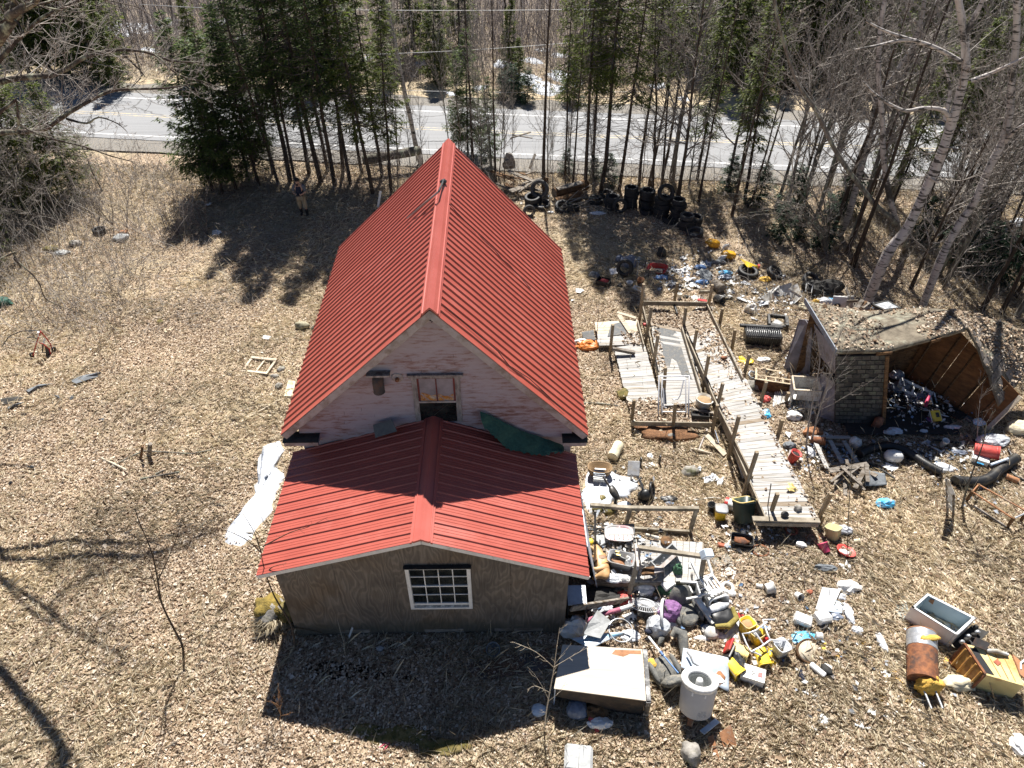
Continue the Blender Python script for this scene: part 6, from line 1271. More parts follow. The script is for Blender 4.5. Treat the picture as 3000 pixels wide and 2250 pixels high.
rodline('white T-shaped plastic pipe lying by the shed mouth',[Z8(835,72,.04),Z8(930,122,.04)],.022,M_white,'pipe','pipe');rodline('pale crosspiece pipe at the end of the long white pipe',[Z8(830,80,.05),Z8(860,62,.05)],.022,M_white,'pipe','pipe');rodline('pale crosspiece pipe at the near end of the white pipe',[Z8(912,130,.05),Z8(940,112,.05)],.022,M_white,'pipe','pipe');rodline('pale blue pipe piece on the black pipe bend',[Z8(1165,185,.3),Z8(1250,155,.35)],.04,M_blueish,'pipe','pipe');rodline('upright pale blue pipe stub at the far right',[Z8(1268,185,.05),Z8(1270,135,.2)],.035,M_blueish,'pipe','pipe');log('rust-brown pipe piece lying at the far right edge',Z8(1240,240,.08),Z8(1300,265,.08),.08,M_rustl,M_dark,'pipe','pipe')
crumple('white torn bag at the left end of the bent pipe',Z8(930,205),(.32,.18,.1),M_film,51);crumple('pale mauve cloth by the white carton',Z8(1010,130),(.25,.12,.08),M_bluebag,52,'cloth','cloth');crumple('grey-white heap of sheet under the sapling at the shed mouth',Z8(1170,75),(.5,.25,.16),M_film,53,'sheet','sheet');crumple('pale boulder-like bag at the right frame edge',Z8(1300,20),(.5,.3,.2),M_creamfoam,54,amp=.3);bucket('white ring-handled bottle standing at the shed mouth',Z8(930,90),M_white,(10,0,0),.09,.26,2,handle=False,cat='bottle',name='bottle');crumple('bright light blue cloth lying in the grass below the timber pile',Z8(650,380),(.26,.16,.12),M_cyan,55,'cloth','cloth')
# frame wreck at the right
t=thing('chair_panel','narrow weathered chair back standing upright in the grass','chair back',Z8(975,430));
for a,b,w in (((955,430),(950,250),.05),((982,435),(985,330),.05)):A=Z8(*a);B=V(2200+b[0]*.60286,1250+b[1]*.60286,A.y+(.1 if a[0]<970 else 0));MB(t.location).bar(A,B,w,.04,up=(0,1,0)).build('leg',M_oldwood,t)
for k in range(4):A=Z8(955,430);B=V(2200+950*.60286,1250+250*.60286,A.y+.1);C_=Z8(982,435);D_=V(2200+985*.60286,1250+330*.60286,C_.y);MB(t.location).bar(A.lerp(B,.3+k*.22),C_.lerp(D_,.3+k*.22),.03,.09).build('slat',M_whited,t)
t=thing('bed_frame','low rusty bed frame with wooden posts lying in the grass at the right','bed frame',Z8(1180,420));PF=lambda x,y,z:Z8(x,y,0)+Vector((0,0,z))-t.location
for a,b in (((1075,330),(1310,462)),((1045,365),(1240,495))):MB().tube([PF(*a,.4),PF(*b,.38)],.022,6).build('side_rail',M_rustl,t)
MB().tube([PF(1045,365,.4),PF(1075,330,.4)],.02,6).build('end_rail',M_rustl,t);MB().tube([PF(1240,495,.38),PF(1310,462,.38)],.025,6).build('end_rail',M_metal,t)
for x,y in ((1075,330),(1240,495),(1045,365),(1305,465)):MB().bar(PF(x,y,0),PF(x,y,.42),.07,.05,up=(0,1,0)).build('post',M_brownwood,t)
MB().bar(PF(1075,400,.1),PF(1230,500,.1),.08,.03).build('lower_board',M_oldwood,t)
# inside the shed
ZS=zf(2600,950,.3676)
t=thing('plastic_crate','white ladder-like crate with three openings lying in the shed','crate',ZS(235,530,.25),(18,10,-32));[MB().box(c,d).build('crate_bar',M_white,t,bev=.006) for c,d in (((0,-.18,.03),(.85,.06,.07)),((0,.18,.03),(.85,.06,.07)),((-.40,0,.03),(.07,.3,.07)),((-.12,0,.03),(.05,.3,.07)),((.14,0,.03),(.05,.3,.07)),((.40,0,.03),(.07,.3,.07)))];MB().box((-.5,.02,.03),(.16,.36,.08)).build('end_panel',M_whited,t)
cardbox('tall white carton standing deep in the shed',ZS(418,545),(.22,.2,.5),M_whited,(-8,6,10),'carton','carton',False);cardbox('brown cardboard box in the middle of the shed',ZS(525,590),(.5,.4,.36),M_card,(-10,12,-25),'carton','carton',False)
for i,(x,y,r,m,l) in enumerate(((95,520,(.35,.25,.25),M_heather,'grey stuffed cloth bag in the shed left of the crate'),(70,420,(.25,.2,.18),M_film,'white crumpled bag high at the left inside the shed'),(40,500,(.25,.14,.12),M_blueish,'pale blue sheet at the left inside the shed'),(190,570,(.25,.14,.12),M_film,'white tangled bag below the crate'),(60,340,(.3,.22,.15),M_bluebag,'dark blue cloth at the back of the shed'),(230,350,(.35,.3,.2),M_tarp,'grey sheet heap at the back of the shed'),(350,760,(.16,.1,.08),M_purple,'purple cloth on the shed floor'),(560,640,(.22,.12,.08),M_film,'white wrapper below the brown box'),(520,820,(.28,.08,.05),M_film,'long white film strip on the shed floor'),(730,790,(.22,.14,.1),M_blueish,'pale blue bag at the right edge of the shed floor'),(240,590,(.3,.2,.14),M_bluebag,'dusky blue bag under the crate'),(60,850,(.25,.14,.08),M_blueish,'pale bag at the front left of the shed floor'),(290,850,(.12,.07,.05),M_blueish,'small pale scrap on the shed floor front'),(20,860,(.2,.12,.08),M_film,'white film near the front corner of the shed'))):crumple(l,ZS(x,y,.05),r,m,60+i,'cloth' if m in (M_heather,M_tarp,M_purple) else 'bag','cloth' if m in (M_heather,M_tarp,M_purple) else 'plastic_bag')
t=thing('folding_stool','yellow folding stool with white tube frame inside the shed','stool',ZS(340,740),(35,0,8));MB().box((0,0,.3),(.3,.34,.04)).build('seat',M_yellow,t,bev=.02);MB().box((.03,.02,.325),(.1,.14,.012)).build('patch',M_black,t)
for x in (-.16,.16):MB().tube([(x,-.2,0),(x,-.18,.28),(x,.18,.28),(x,.25,0)],.014,6).build('leg',M_white,t)
rodline('pink tube sticking up beside the crate in the shed',[ZS(305,650,.2),V(2600+330*.3676,950+570*.3676,ZS(305,650).y+.1)],.05,M_pink,'tube','tube');rodline('white pole lying across the shed floor',[ZS(380,700,.12),ZS(490,735,.06)],.02,M_white,'pole','pole');rodline('blue-white rod leaning in the shed, left of a pair',[ZS(365,640,.05),ZS(335,540,.4)],.025,M_blueish,'rod','rod');rodline('blue-white rod leaning in the shed, right of a pair',[ZS(395,620,.05),ZS(375,540,.4)],.025,M_blueish,'rod','rod');rodline('long pale rod lying at the front of the shed floor',[ZS(50,640,.1),ZS(150,660,.1)],.02,M_white,'rod','rod');board('dark plank lying on the right of the shed floor',ZS(440,640,.1),ZS(600,740,.15),.4,.05,M_dark,'plank','plank');board('grey board leaning on the shed right wall',ZS(580,690,.05),ZS(690,770,.05),.3,.04,M_heather,'board')
# behind the shed
block('white plate with a round hole leaning behind the shed roof',V(2451,903,18.3),(.42,.04,.5),M_white,(-12,0,-8),'holed_plate','plate',.01);bpy.data.objects['holed_plate'].location=V(2451,912,18.3);o=MB();o.lathe([(0,0),(.12,0),(.12,.008),(0,.008)],18,spin(90,0,0));
tag(o.build('hole_disc',M_dark,None,V(2451,898,18.26)),'dark round opening on the white plate behind the shed','disc')
t=thing('pallet','grey slatted pallet end leaning at the birch foot','pallet',V(2478,915,18.5));[MB().bar((-.25+i*.13,0,0),(-.32+i*.13,.1,.55),.09,.03,up=(0,1,0)).build('slat',M_deck,t) for i in range(4)];[MB().bar((-.3,.0,z),(.25,.02,z),.04,.08).build('stringer',M_oldwood,t) for z in (.12,.42)]
board('long grey plank leaning against the thick birch',V(2500,895,18.7),V(2478,845,18.9),.16,.03,M_oldwood,'plank','plank')
for i in range(6):board('dark board in the heap beside the birch foot',V(2485+i*8,912-i*2,18.8),V(2500+i*9,878+4*(i % 3),19.1),.12,.03,M_oldwood if i % 2 else M_brownwood,'plank','plank')['group']='dark boards heaped beside the birch'
t=thing('window_sash','dark-framed window sash lying tilted right of the thick birch','window sash',V(2600,900,19.2));
C4=[V(2555,892,19.3)-t.location,V(2600,882,20.0)-t.location,V(2637,903,19.3)-t.location,V(2592,909,18.9)-t.location]
for i in range(4):MB().bar(C4[i],C4[(i+1) % 4],.07,.05).build('frame',M_dark,t)
MB().slab(C4,.01).build('pane',M_film,t)
crumple('wrecked black car seat lying behind the shed roof',Z5(630,420),(.55,.35,.3),M_dark,81,'seat','car_seat',.4);crumple('black tangle of cable and cloth behind the shed',Z5(490,420),(.4,.4,.25),M_dark,82,'tangle','cable_tangle',.6);crumple('white bag heap behind the shed roof',Z5(590,530),(.35,.2,.18),M_film,83);crumple('light blue bag behind the shed roof',Z5(640,515),(.2,.14,.12),M_cyan,84);rodline('grey hose loop in the tangle behind the shed',[Z5(450,360,.3),Z5(500,380,.4),Z5(490,440,.35),Z5(440,430,.3),Z5(450,360,.3)],.02,M_grey,'hose','hose');crumple('orange-yellow rag at the shed roof corner',Z5(520,520,.1),(.16,.12,.1),M_yfoam,85,'rag','rag')
crumple('pale twisted board lump under the white sheet',Z8(300,35),(.3,.2,.15),M_rustl,86,'lump','rusty_lump');bucket('rust-brown stovepipe lying under the white sheet',Z8(290,62,.12),M_rust,(80,0,70),.12,.4,2,handle=False,cat='pipe',name='stovepipe',taper=1);bucket('dark red bucket standing beside the right walkway',Z8(195,165),M_salmon,(0,14,0),.15,.34,2,fill=M_dark,handle=False,taper=.8);crumple('black crumpled bag beside the walkway by the sapling',Z8(185,100),(.2,.14,.12),M_tarp,87);crumple('crumpled white paper bag by the broken pallet',Z8(290,130),(.12,.2,.1),M_film,88);crumple('white bag standing right of the white enamel sheet',Z8(503,88),(.2,.2,.22),M_whited,89,amp=.25)
# ---------------------------------------------------------------- beside the annex: landings with railings
lo_=at(1900,1620);land=thing('porch_landing','small grey plank landing with railings right of the annex','landing',lo_)
LC=[G(1735,1575,.34),G(2060,1588,.34),G(2052,1702,.34),G(1742,1706,.34)]
N_=17
for i in range(N_):
  u0,u1=i/N_,(i+1)/N_-.004;q=[quad_pt(LC,u0,0),quad_pt(LC,u1,0),quad_pt(LC,u1,1),quad_pt(LC,u0,1)];MB(lo_).slab([p+Vector((0,0,rnd.uniform(-.004,.004))) for p in q][::-1],.035).build('deck_board',M_deckm if i<6 else M_deck,land)
for a,b in ((LC[3],LC[2]),(LC[0],LC[1]),(LC[1],LC[2])):MB(lo_).bar(a+Vector((0,0,-.11)),b+Vector((0,0,-.11)),.04,.16).build('rim_joist',M_rail,land)
def post(root,o,tpx,bpx,zb=.1,w=.09,m=M_rail):
  B=G(*bpx,zb);T=V(*tpx,B.y);MB(o).bar(B-Vector((0,0,zb)),T,w,w,up=(0,1,0)).build('post',m,root,bev=.004);return B,T
_,t1=post(land,lo_,(1869,1645),(1841,1742));_,t2=post(land,lo_,(2063,1634),(2048,1722));_,t3=post(land,lo_,(1872,1606),(1866,1650),.34)
MB(lo_).bar(t3+Vector((-.05,0,.03)),t2+Vector((.05,0,.03)),.09,.09).build('top_rail',M_rail,land);MB(lo_).bar(t3+Vector((-.08,.02,.05)),t1+Vector((-.05,-.25,.1)),.05,.1).build('side_rail',M_trim,land)
MB(lo_).bar(G(2022,1710,.05),V(2028,1680,G(2022,1710,.05).y),.05,.05,up=(0,1,0)).build('brace',M_trimg,land)
r2o=at(1900,1550);r2=thing('porch_railing','grey railing of two posts and two rails standing in the grass by the snow','railing',r2o)
B1,T1_=post(r2,r2o,(1846,1492),(1832,1540));B2,T2_=post(r2,r2o,(2040,1494),(2022,1556),.1)
Lf=V(1729,1480,T1_.y+.05);MB(r2o).bar(Lf,T1_+Vector((.03,0,.04)),.09,.10).build('top_rail',M_rail,r2);MB(r2o).bar(T1_+Vector((.03,0,.045)),T2_+Vector((.06,0,.045)),.09,.10).build('top_rail',M_rail,r2);MB(r2o).bar(G(1858,1550,.12),G(2024,1560,.12),.06,.14).build('bottom_rail',M_rail,r2)
board('broken grey plank sloping down from the annex corner',AM @ Vector((3.1,-3.05,.95)),V(1843,1756,G(1843,1765).y),.05,.17,M_oldwood,'plank','plank')
t=thing('shelf_unit','dark shelf unit tucked at the right corner of the annex','shelf unit',AM @ Vector((3.25,-2.75,0)),(0,0,0));MB().box((0,.1,.83),(.42,.5,.03)).build('top',M_blueish,t);[MB().box((x,.1,.41),(.03,.5,.8)).build('side',M_dark,t) for x in (-.2,.2)];[MB().box((0,.1,z),(.38,.48,.025)).build('shelf',M_brownwood,t) for z in (.2,.42,.63)]
# ------------------------------------------------- things on and round the landing and the snow
t=thing('book_carton','torn carton full of books standing on the snow beside the annex','carton',Z6(385,350),(8,0,-6));M_cartn=M_card
mb=MB();sq_lathe(mb,[(.2,0),(.3,.3),(.31,.42),(.285,.42),(.19,.03),(0,.03)],18,2.6,1.1,.62);mb.build('body',M_card,t);cardn=[M_white,M_bluebag,M_blueish,M_whited,M_navy,M_white]
for i in range(6):MB().box((-.02+.03*(i % 2),-.28+i*.045,.20+.03*(i % 3)),(.30,.035,.3)).build('book',cardn[i],t)
MB().box((.02,-.33,.18),(.36,.03,.3)).build('front_panel',M_whited,t)
t=thing('exercise_bike','grey exercise bike console and wheel fallen behind the railing','exercise bike',Z6(880,600),(0,0,15));P=lambda x,y,z:Vector((x,y,z))
MB().tube([P(0,0,.1),P(-.12,.15,.5),P(-.28,.3,.85)],.035,8).build('stem',M_grey,t);MB().box((-.30,.32,.92),(.32,.42,.07),spin(28,-14,-30)).build('console',M_grey,t,bev=.02);MB().box((-.285,.335,.958),(.18,.2,.012),spin(28,-14,-30)).build('display',M_black,t);MB().box((-.282,.337,.966),(.1,.09,.008),spin(28,-14,-30)).build('screen',mat('lcd_green',(.22,.22,.10),(.16,.17,.07),6,.4),t)
MB().tube([P(-.42,.16,.9),P(-.5,0,.86),P(-.38,-.08,.84),P(-.2,.02,.88)],.022,6).build('handlebar',M_black,t)
mb=MB();M90=spin(70,0,60);mb.lathe([(.17,-.03),(.22,-.03),(.22,.03),(.17,.03),(.17,-.03)],22,M90,(.2,.05,.24));[mb.bar(Vector((.2,.05,.24)),Vector((.2,.05,.24))+M90 @ Vector((.19*math.cos(a),.19*math.sin(a),0)),.02,.03) for a in (0,1.26,2.5,3.77,5.03)];mb.build('flywheel',M_black,t);MB().blob((-.02,-.02,.16),(.2,.16,.2),3,.2).build('housing',M_black,t);MB().bar((-.2,-.2,.05),(.3,-.1,.05),.07,.06).build('foot',M_black,t)
t=thing('bike_seat_post','black seat and pole wreck standing in the snow behind the railing','bike wreck',Z6(560,700),(0,0,10));MB().tube([(0,0,.0),(-.02,.02,.45)],.05,8).build('post',M_black,t);MB().blob((-.05,.1,.5),(.11,.22,.07),2,.2,2,2,spin(25,0,20)).build('seat',M_black,t);MB().tube([(-.1,.2,.52),(-.3,.42,.85)],.03,6).build('pole',M_trimg,t);MB().blob((.22,-.05,.1),(.2,.12,.1),4,.2).build('shroud',M_blueish,t)
stone('mossy stone in the snow beside the annex, left of a pair',1752,1500,(.15,.12,.12),M_moss,5);stone('mossy stone in the snow beside the annex, right of a pair',1784,1506,(.17,.14,.13),M_moss,6);stone('tan stone at the snow edge beside the annex',1765,1468,(.11,.1,.1),M_moss,7)
log('cream cylindrical bolster lying on the leaves right of the house',Z6(530,150,.16),Z6(605,10,.16),.155,M_creamfoam,M_creamfoam,'bolster','bolster')
for i,(x,l) in enumerate(((830,'left black flap standing by the white tray in the grass'),(1035,'right black flap standing by the white tray in the grass'))):block(l,Z6(x,240-25*i),(.05,.1,.3),M_black,(0,0,10),'flap','flap')
warp_sheet('flat white foam tray lying in the dry grass',[Z6(860,225,.03),Z6(990,200,.03),Z6(1020,250,.03),Z6(885,275,.03)],M_white,'foam_tray','tray',.03,6);crumple('pale lilac scrap above the foam tray',Z6(940,145),(.1,.12,.04),M_blueish,92,'scrap','scrap',sub=2)
stone('weathered grey block half sunk in the dry grass',2022,1385,(.24,.19,.13),M_stone,8)
for x,y in ((1450,275),(1590,375),(1625,370),(1690,410),(1555,395)):scrap('small white or lilac scrap in the dry grass beside the ramp',Z6(x,y,.03),rnd.choice((M_white,M_film,M_blueish)),.7,'scraps in the grass beside the ramp')
warp_sheet('dark wet sheet half buried in the grass inside the railing',[Z6(950,850,.03),Z6(1040,795,.05),Z6(1080,830,.03),Z6(980,875,.02)],M_tarp,'sheet','sheet',.05,8);crumple('small white clump below the railing',Z6(980,895),(.14,.08,.05),M_white,93,'scrap','scrap',sub=2);crumple('black burnt rag in the grass above the railing',Z6(1130,615),(.28,.12,.07),M_black,94,'rag','rag');crumple('blue-grey scrap below the burnt rag',Z6(1140,660),(.14,.08,.05),M_bluebag,95,'scrap','scrap',sub=2)
# grey mat with pinkish tray, tile, dish rack, wires
plate('grey board with worn edge leaning on the landing by the annex',[Z6(445,885,.45),Z6(765,872,.45),Z6(785,1085,.36),Z6(520,1030,.36)][::-1],.02,M_felt,'board','board')
t=thing('serving_tray','faded pink and white tray lying on the grey board','tray',Z6(600,985,.47),(0,0,-4));mb=MB();sq_lathe(mb,[(.28,.0),(.33,.05),(.34,.05),(.28,-.008)],24,4,1.05,.72);mb.build('tray',mat('faded_pink',(.62,.36,.38),(.66,.56,.55),2.2,.6,dirt=(.5,.5,.48),dirt_amt=.4),t);MB().box((.02,0,.03),(.025,.44,.012)).build('divider',M_whited,t)
block('white marbled tile block lying at the annex side',Z6(400,1050,.36),(.3,.3,.07),M_pstone,(8,10,40),'tile','tile');t=thing('wire_rack','rusty wire rack bent over the landing below the grey board','wire rack',Z6(650,1085,.36))
for k in range(7):MB().tube([(-.35+k*.11,.1,.22),(-.32+k*.11,-.02,.05),(-.33+k*.11,-.18,.02)],.007,4).build('wire',M_dark,t)
for y,z in ((.1,.22),(-.18,.02)):MB().tube([(-.4,y,z),(.4,y,z)],.008,4).build('edge_wire',M_dark,t)
for i,(x,y) in enumerate(((290,905),(310,950),(400,930),(380,970))):rodline('black curved metal bar in the heap under the grey rod',[Z6(x-60,y,.4),Z6(x,y-15,.5),Z6(x+60,y+10,.4)],.022,M_black,'bar','bar')['group']='black curved bars beside the annex'
rodline('thin dark upright rod at the annex side',[Z6(345,1080,.34),V(1650+345*.27125,1300+725*.27125,Z6(345,1080,.34).y+.05)],.03,M_trimg)
log('pinkish white tube lying on the leaves behind the landing',Z6(890,990,.38),Z6(1030,1025,.38),.04,M_whited,M_white,'tube','tube');block('round brown wooden disc lying on the landing',Z6(1110,1060,.36),(.01,.01,.01),M_brownwood,name='disc',cat='disc');mb=MB();mb.lathe([(0,0),(.14,0),(.14,.03),(0,.03)],18);bpy.data.objects['disc'].data=(lambda o:(o.data,bpy.data.objects.remove(o))[0])(mb.build('disc_shape',M_brownwood))
# toy horse: one continuous skinned body
def skin(name,pts,edges,rad,m,parent=None,loc=(0,0,0),lv=2,root=0):
  me=bpy.data.meshes.new(name+'_s');me.from_pydata(pts,edges,[]);o=bpy.data.objects.new(name+'_s',me);COL.objects.link(o)
  md=o.modifiers.new('sk','SKIN');sv=me.skin_vertices[0].data
  for i,r in enumerate(rad):sv[i].radius=(r,r) if not isinstance(r,tuple) else r
  sv[root].use_root=True;o.modifiers.new('ss','SUBSURF').levels=lv;o.modifiers['ss'].render_levels=lv
  dg=bpy.context.evaluated_depsgraph_get();m2=bpy.data.meshes.new_from_object(o.evaluated_get(dg));bpy.data.objects.remove(o)
  m2.materials.clear();m2.materials.append(m);m2.polygons.foreach_set('use_smooth',[True]*len(m2.polygons));return link(name,m2,parent,loc)
t=thing('toy_horse','tan plastic toy horse lying on its side under the roof edge','toy horse',Z6(405,1300,.38),(0,0,0))
hp=[(0,0,.1),(.05,-.22,.12),(.06,-.38,.12),(0,.2,.12),(-.06,.36,.13),(-.16,.42,.14),(-.14,-.40,.08),(-.26,-.46,.06),(-.12,-.3,.18),(-.28,-.28,.22),(-.16,.14,.06),(-.3,.24,.05),(-.1,.22,.2),(-.26,.34,.24),(.12,-.5,.14)]
skin('body',hp,[(0,1),(1,2),(0,3),(3,4),(4,5),(2,6),(6,7),(1,8),(8,9),(3,10),(10,11),(3,12),(12,13),(2,14)],[.15,.15,.12,.14,.1,.075,.06,.035,.06,.035,.06,.035,.06,.035,.03],M_tan,t)
MB().lathe([(.155,-.05),(.16,0),(.155,.05)],16,spin(90,0,0),(.0,.02,.11)).build('saddle',M_rustl,t);MB().blob((-.2,.55,.12),(.07,.1,.08),3,.1).build('muzzle_cap',M_yellow,t)
t=thing('tote_box','dark grey tote with a torch inside standing on the landing','tote box',Z6(615,1310,.36),(0,0,-16));mb=MB();sq_lathe(mb,[(.24,0),(.3,.26),(.325,.26),(.325,.28),(.29,.28),(.235,.02),(0,.02)],24,7,1,.62);mb.build('body',M_grey,t);log_=MB();log_.tube([(-.2,.08,.24),(.05,.02,.22),(.12,.0,.22)],[.05,.05,.07],10);log_.build('torch',M_black,t);MB().box((-.08,.06,.285),(.1,.05,.01)).build('yellow_label',M_yellow,t);MB().blob((0,-.05,.15),(.2,.1,.05),3,.4).build('rust_brown_contents',M_rustl,t);MB().box((-.12,.15,.265),(.09,.03,.03)).build('yellow_clip',M_yellow,t)
crumple('white knotted bag hanging over the tote box corner',Z6(690,1300,.45),(.1,.12,.16),M_white,101);crumple('clear crumpled film lying on the landing below the tote',Z6(560,1460,.36),(.3,.14,.07),M_film,102);crumple('white crumpled bag beside the railing post of the landing',Z6(660,1470,.36),(.18,.11,.08),M_white,103);crumple('small terracotta pot shard at the landing post',Z6(740,1300,.42),(.06,.06,.08),M_brick,104,'shard','shard',sub=2)
t=thing('planter_box','long grey-white planter box tipped over on the landing','planter',Z6(1075,1265,.36),(12,0,42));mb=MB();mb.box((0,0,.02),(.78,.22,.03));mb.box((0,.12,.12),(.8,.03,.2));mb.box((0,-.12,.12),(.8,.03,.2));mb.box((.39,0,.12),(.03,.2,.2));mb.box((-.39,0,.12),(.03,.2,.2));mb.build('body',M_pstone,t);MB().bar((-.4,-.12,.23),(.42,-.12,.23),.09,.02).build('rim_board',M_trim,t)
def plastic_chair(label,loc,rot,s=1.0):
  t=thing('plastic_chair',label,'chair',loc,rot);t.scale=(s,s,s);mb=MB();mb.sheet(lambda u,v:((u-.5)*.46,(v-.5)*.44,.42-.03*math.sin(u*3.14)*math.sin(v*3.14)),6,6,.02);mb.build('seat',M_white,t)
  bk=MB()
  for i in range(5):bk.bar((-.19+i*.095,.22,.44),(-.21+i*.105,.31,.82),.05,.018,up=(0,1,0))
  bk.bar((-.26,.31,.83),(.26,.31,.83),.03,.09);bk.build('backrest',M_white,t)
  for sx in (-1,1):
    MB().bar((sx*.22,-.2,.42),(sx*.27,-.25,0),.06,.04,up=(0,1,0)).build('leg',M_white,t);MB().bar((sx*.21,.2,.42),(sx*.25,.27,0),.06,.04,up=(0,1,0)).build('leg',M_white,t)
    a=MB();a.bar((sx*.27,-.2,.42),(sx*.27,-.2,.62),.05,.03,up=(0,1,0));a.bar((sx*.27,-.22,.63),(sx*.27,.28,.66),.06,.025);a.build('armrest',M_white,t)
  return t
plastic_chair('white plastic garden chair tipped over behind the landing railing',Z6(1400,1290,.50),(112,12,28),.98);plastic_chair('white plastic armchair standing on its side in front of the landing',Z6(1290,1650,.28),(8,84,14),.9)
block('bluish white box wedged on the landing railing corner post',V(2064,1620,t2.y)-Vector((0,0,.1)),(.26,.2,.2),M_blueish,(20,24,20),'box','box',.02)
# broken wooden chair upturned: seat boards and four legs
t=thing('wooden_chair','upturned broken wooden chair with peeling legs in front of the landing','chair',Z6(960,1500));yb=t.location.y
def V6(x,y,yy):return V(1650+x*.27125,1300+y*.27125,yy)-t.location
MB().slab([V6(830,1350,yb),V6(1000,1310,yb+.1),V6(1085,1310,yb+.1),V6(1080,1370,yb-.15),V6(960,1400,yb-.2),V6(845,1410,yb-.15)][::-1],.04).build('seat',M_brownwood,t);MB().slab([V6(985,1325,yb+.0),V6(1085,1312,yb+.0),V6(1085,1372,yb-.2),V6(985,1395,yb-.2)][::-1],.03).build('seat_cushion',M_trim,t)
M_peel=wood('peeling_white_legs',(.60,.58,.54),(.20,.14,.10),(1,1,1),.8,14)
for (x0,y0,x1,y1,dy) in ((835,1400,880,1640,-.15),(935,1390,985,1640,-.2),(985,1330,1030,1659,-.3),(1085,1350,1120,1620,-.25)):MB().tube([V6(x0,y0,yb+.05),V6((x0+x1)/2,(y0+y1)/2,yb-.1),V6(x1,y1,yb+dy)],[.022,.03,.018],8).build('leg',M_peel,t)
MB().bar(V6(800,1120,yb+.1),V6(845,1410,yb-.1),.06,.03).build('back_rail',M_trim,t)
# fan guards
def disc_grille(label,loc,rot,r,m,dish=.06):
  t=thing('fan_guard',label,'fan guard',loc,rot);mb=MB()
  for k in range(40):a=2*math.pi*k/40;mb.tube([(r*.22*math.cos(a),r*.22*math.sin(a),dish),(r*.7*math.cos(a),r*.7*math.sin(a),dish*.8),(r*math.cos(a),r*math.sin(a),0)],.0045,3,False)
  o=mb.build('grille_wires',m,t);o['kind']='stuff'
  for q,z in ((r,0),(r*.62,dish*.85)):MB().tube([(q*math.cos(a),q*math.sin(a),z) for a in [2*math.pi*i/32 for i in range(33)]],.008,5,False).build('ring',m,t)
  MB().lathe([(0,dish+.01),(r*.22,dish+.01),(r*.24,dish-.01),(r*.12,dish-.02)],18).build('hub',m,t);return t
disc_grille('white round wire fan guard lying in the junk heap',Z7(795,340,.22),(-28,18,20),.36,M_whitemetal);t=thing('round_lid','white-rimmed grey disc leaning upright beside the fan guard','disc',Z7(940,420,.28),(76,0,78));MB().lathe([(0,0),(.33,0),(.36,.03),(.33,.05),(.3,.02),(0,.02)],26).build('disc',M_grey,t);MB().lathe([(.33,-.01),(.37,.02),(.36,.06),(.32,.05)],26).build('rim',M_white,t)
crumple('purple plush bag slumped in the junk heap',Z7(1000,430),(.3,.28,.28),M_purple,110,'bag');MB;block('grey foam square lying on the purple bag',Z7(985,365,.35),(.16,.14,.05),M_foam,(20,10,30),'foam_pad','foam pad');crumple('green netting hanging from the landing edge',Z7(1050,110,.1),(.14,.12,.3),M_netting,111,'netting','netting');crumple('green netting heap below the upturned chair',Z7(1000,235),(.4,.2,.16),M_netting,112,'netting','netting');block('white foam block lying on the green netting',Z7(985,185,.14),(.3,.24,.18),M_white,(12,-14,30),'foam_block','foam block',.03);bucket('clouded white square pail behind the armchair',Z7(1195,205),M_whited,(-14,10,30),.13,.3,handle=False,cat='pail',name='pail');crumple('white fabric bundle under the upturned chair',Z7(790,230),(.28,.18,.14),M_white,113,'cloth','cloth');crumple('black and white plastic toy part near the landing post',Z7(805,150),(.12,.1,.12),M_whited,114,'toy part','toy_part',sub=2)
# car seats and cushions
def seat(label,loc,rot,m=M_foam,s=1):
  t=thing('car_seat',label,'seat',loc,rot);t.scale=(s,s,s);a=MB();a.blob((0,0,.12),(.28,.3,.12),5,.12,1.5,3);a.build('cushion',m,t);b=MB();b.blob((0,.34,.26),(.27,.12,.3),6,.12,1.5,3,spin(-30,0,0));b.build('backrest',m,t)
  for sx in (-1,1):c=MB();c.blob((sx*.27,.02,.17),(.07,.28,.12),7,.1,1.5,2);c.build('side_bolster',m,t)
  return t
seat('grey upholstered seat upturned behind the white armchair',Z7(1130,440),(0,0,15),M_foam,1.05);t=seat('worn grey car seat lying beside the plywood box',Z7(950,890),(0,0,-160),M_foam,1.0);MB().blob((.2,-.2,.17),(.1,.12,.08),9,.3).build('torn_foam',M_yfoam,t)
t=thing('seat_frame','grey padded seat frame curve lying between mop and washer panel','seat part',Z7(1095,680));MB().tube([(-.02,-.4,.1),(0,-.1,.2),(.0,.15,.28),(-.12,.22,.26),(-.2,.14,.18)],[.07,.11,.13,.12,.07],10).build('pad',M_foam,t);MB().tube([(-.5,.02,.05),(-.45,.1,.15),(-.38,.22,.1)],[.04,.07,.04],8).build('bolster',M_foam,t)
t=thing('infant_seat','child car seat shell with yellow foam rim lying open','child seat',Z7(1400,470),(0,0,20));mb=MB();mb.blob((0,0,.16),(.36,.3,.16),8,.25,1.6,3);mb.build('shell',M_black,t);MB().tube([(-.28,-.2,.24),(0,-.3,.25),(.28,-.2,.26),(.32,.05,.3)],[.05,.075,.07,.05],10).build('foam_rim',mat('olive_foam',(.30,.24,.06),(.2,.16,.04),12,.9,.8),t);MB().blob((0,.16,.3),(.3,.1,.1),9,.3).build('headrest',M_film,t);MB().bar((-.38,.5,.4),(-.25,-.1,.2),.13,.08).build('side_arm',M_whited,t);MB().blob((-.36,-.2,.1),(.2,.18,.1),4,.4).build('liner',M_whited,t)
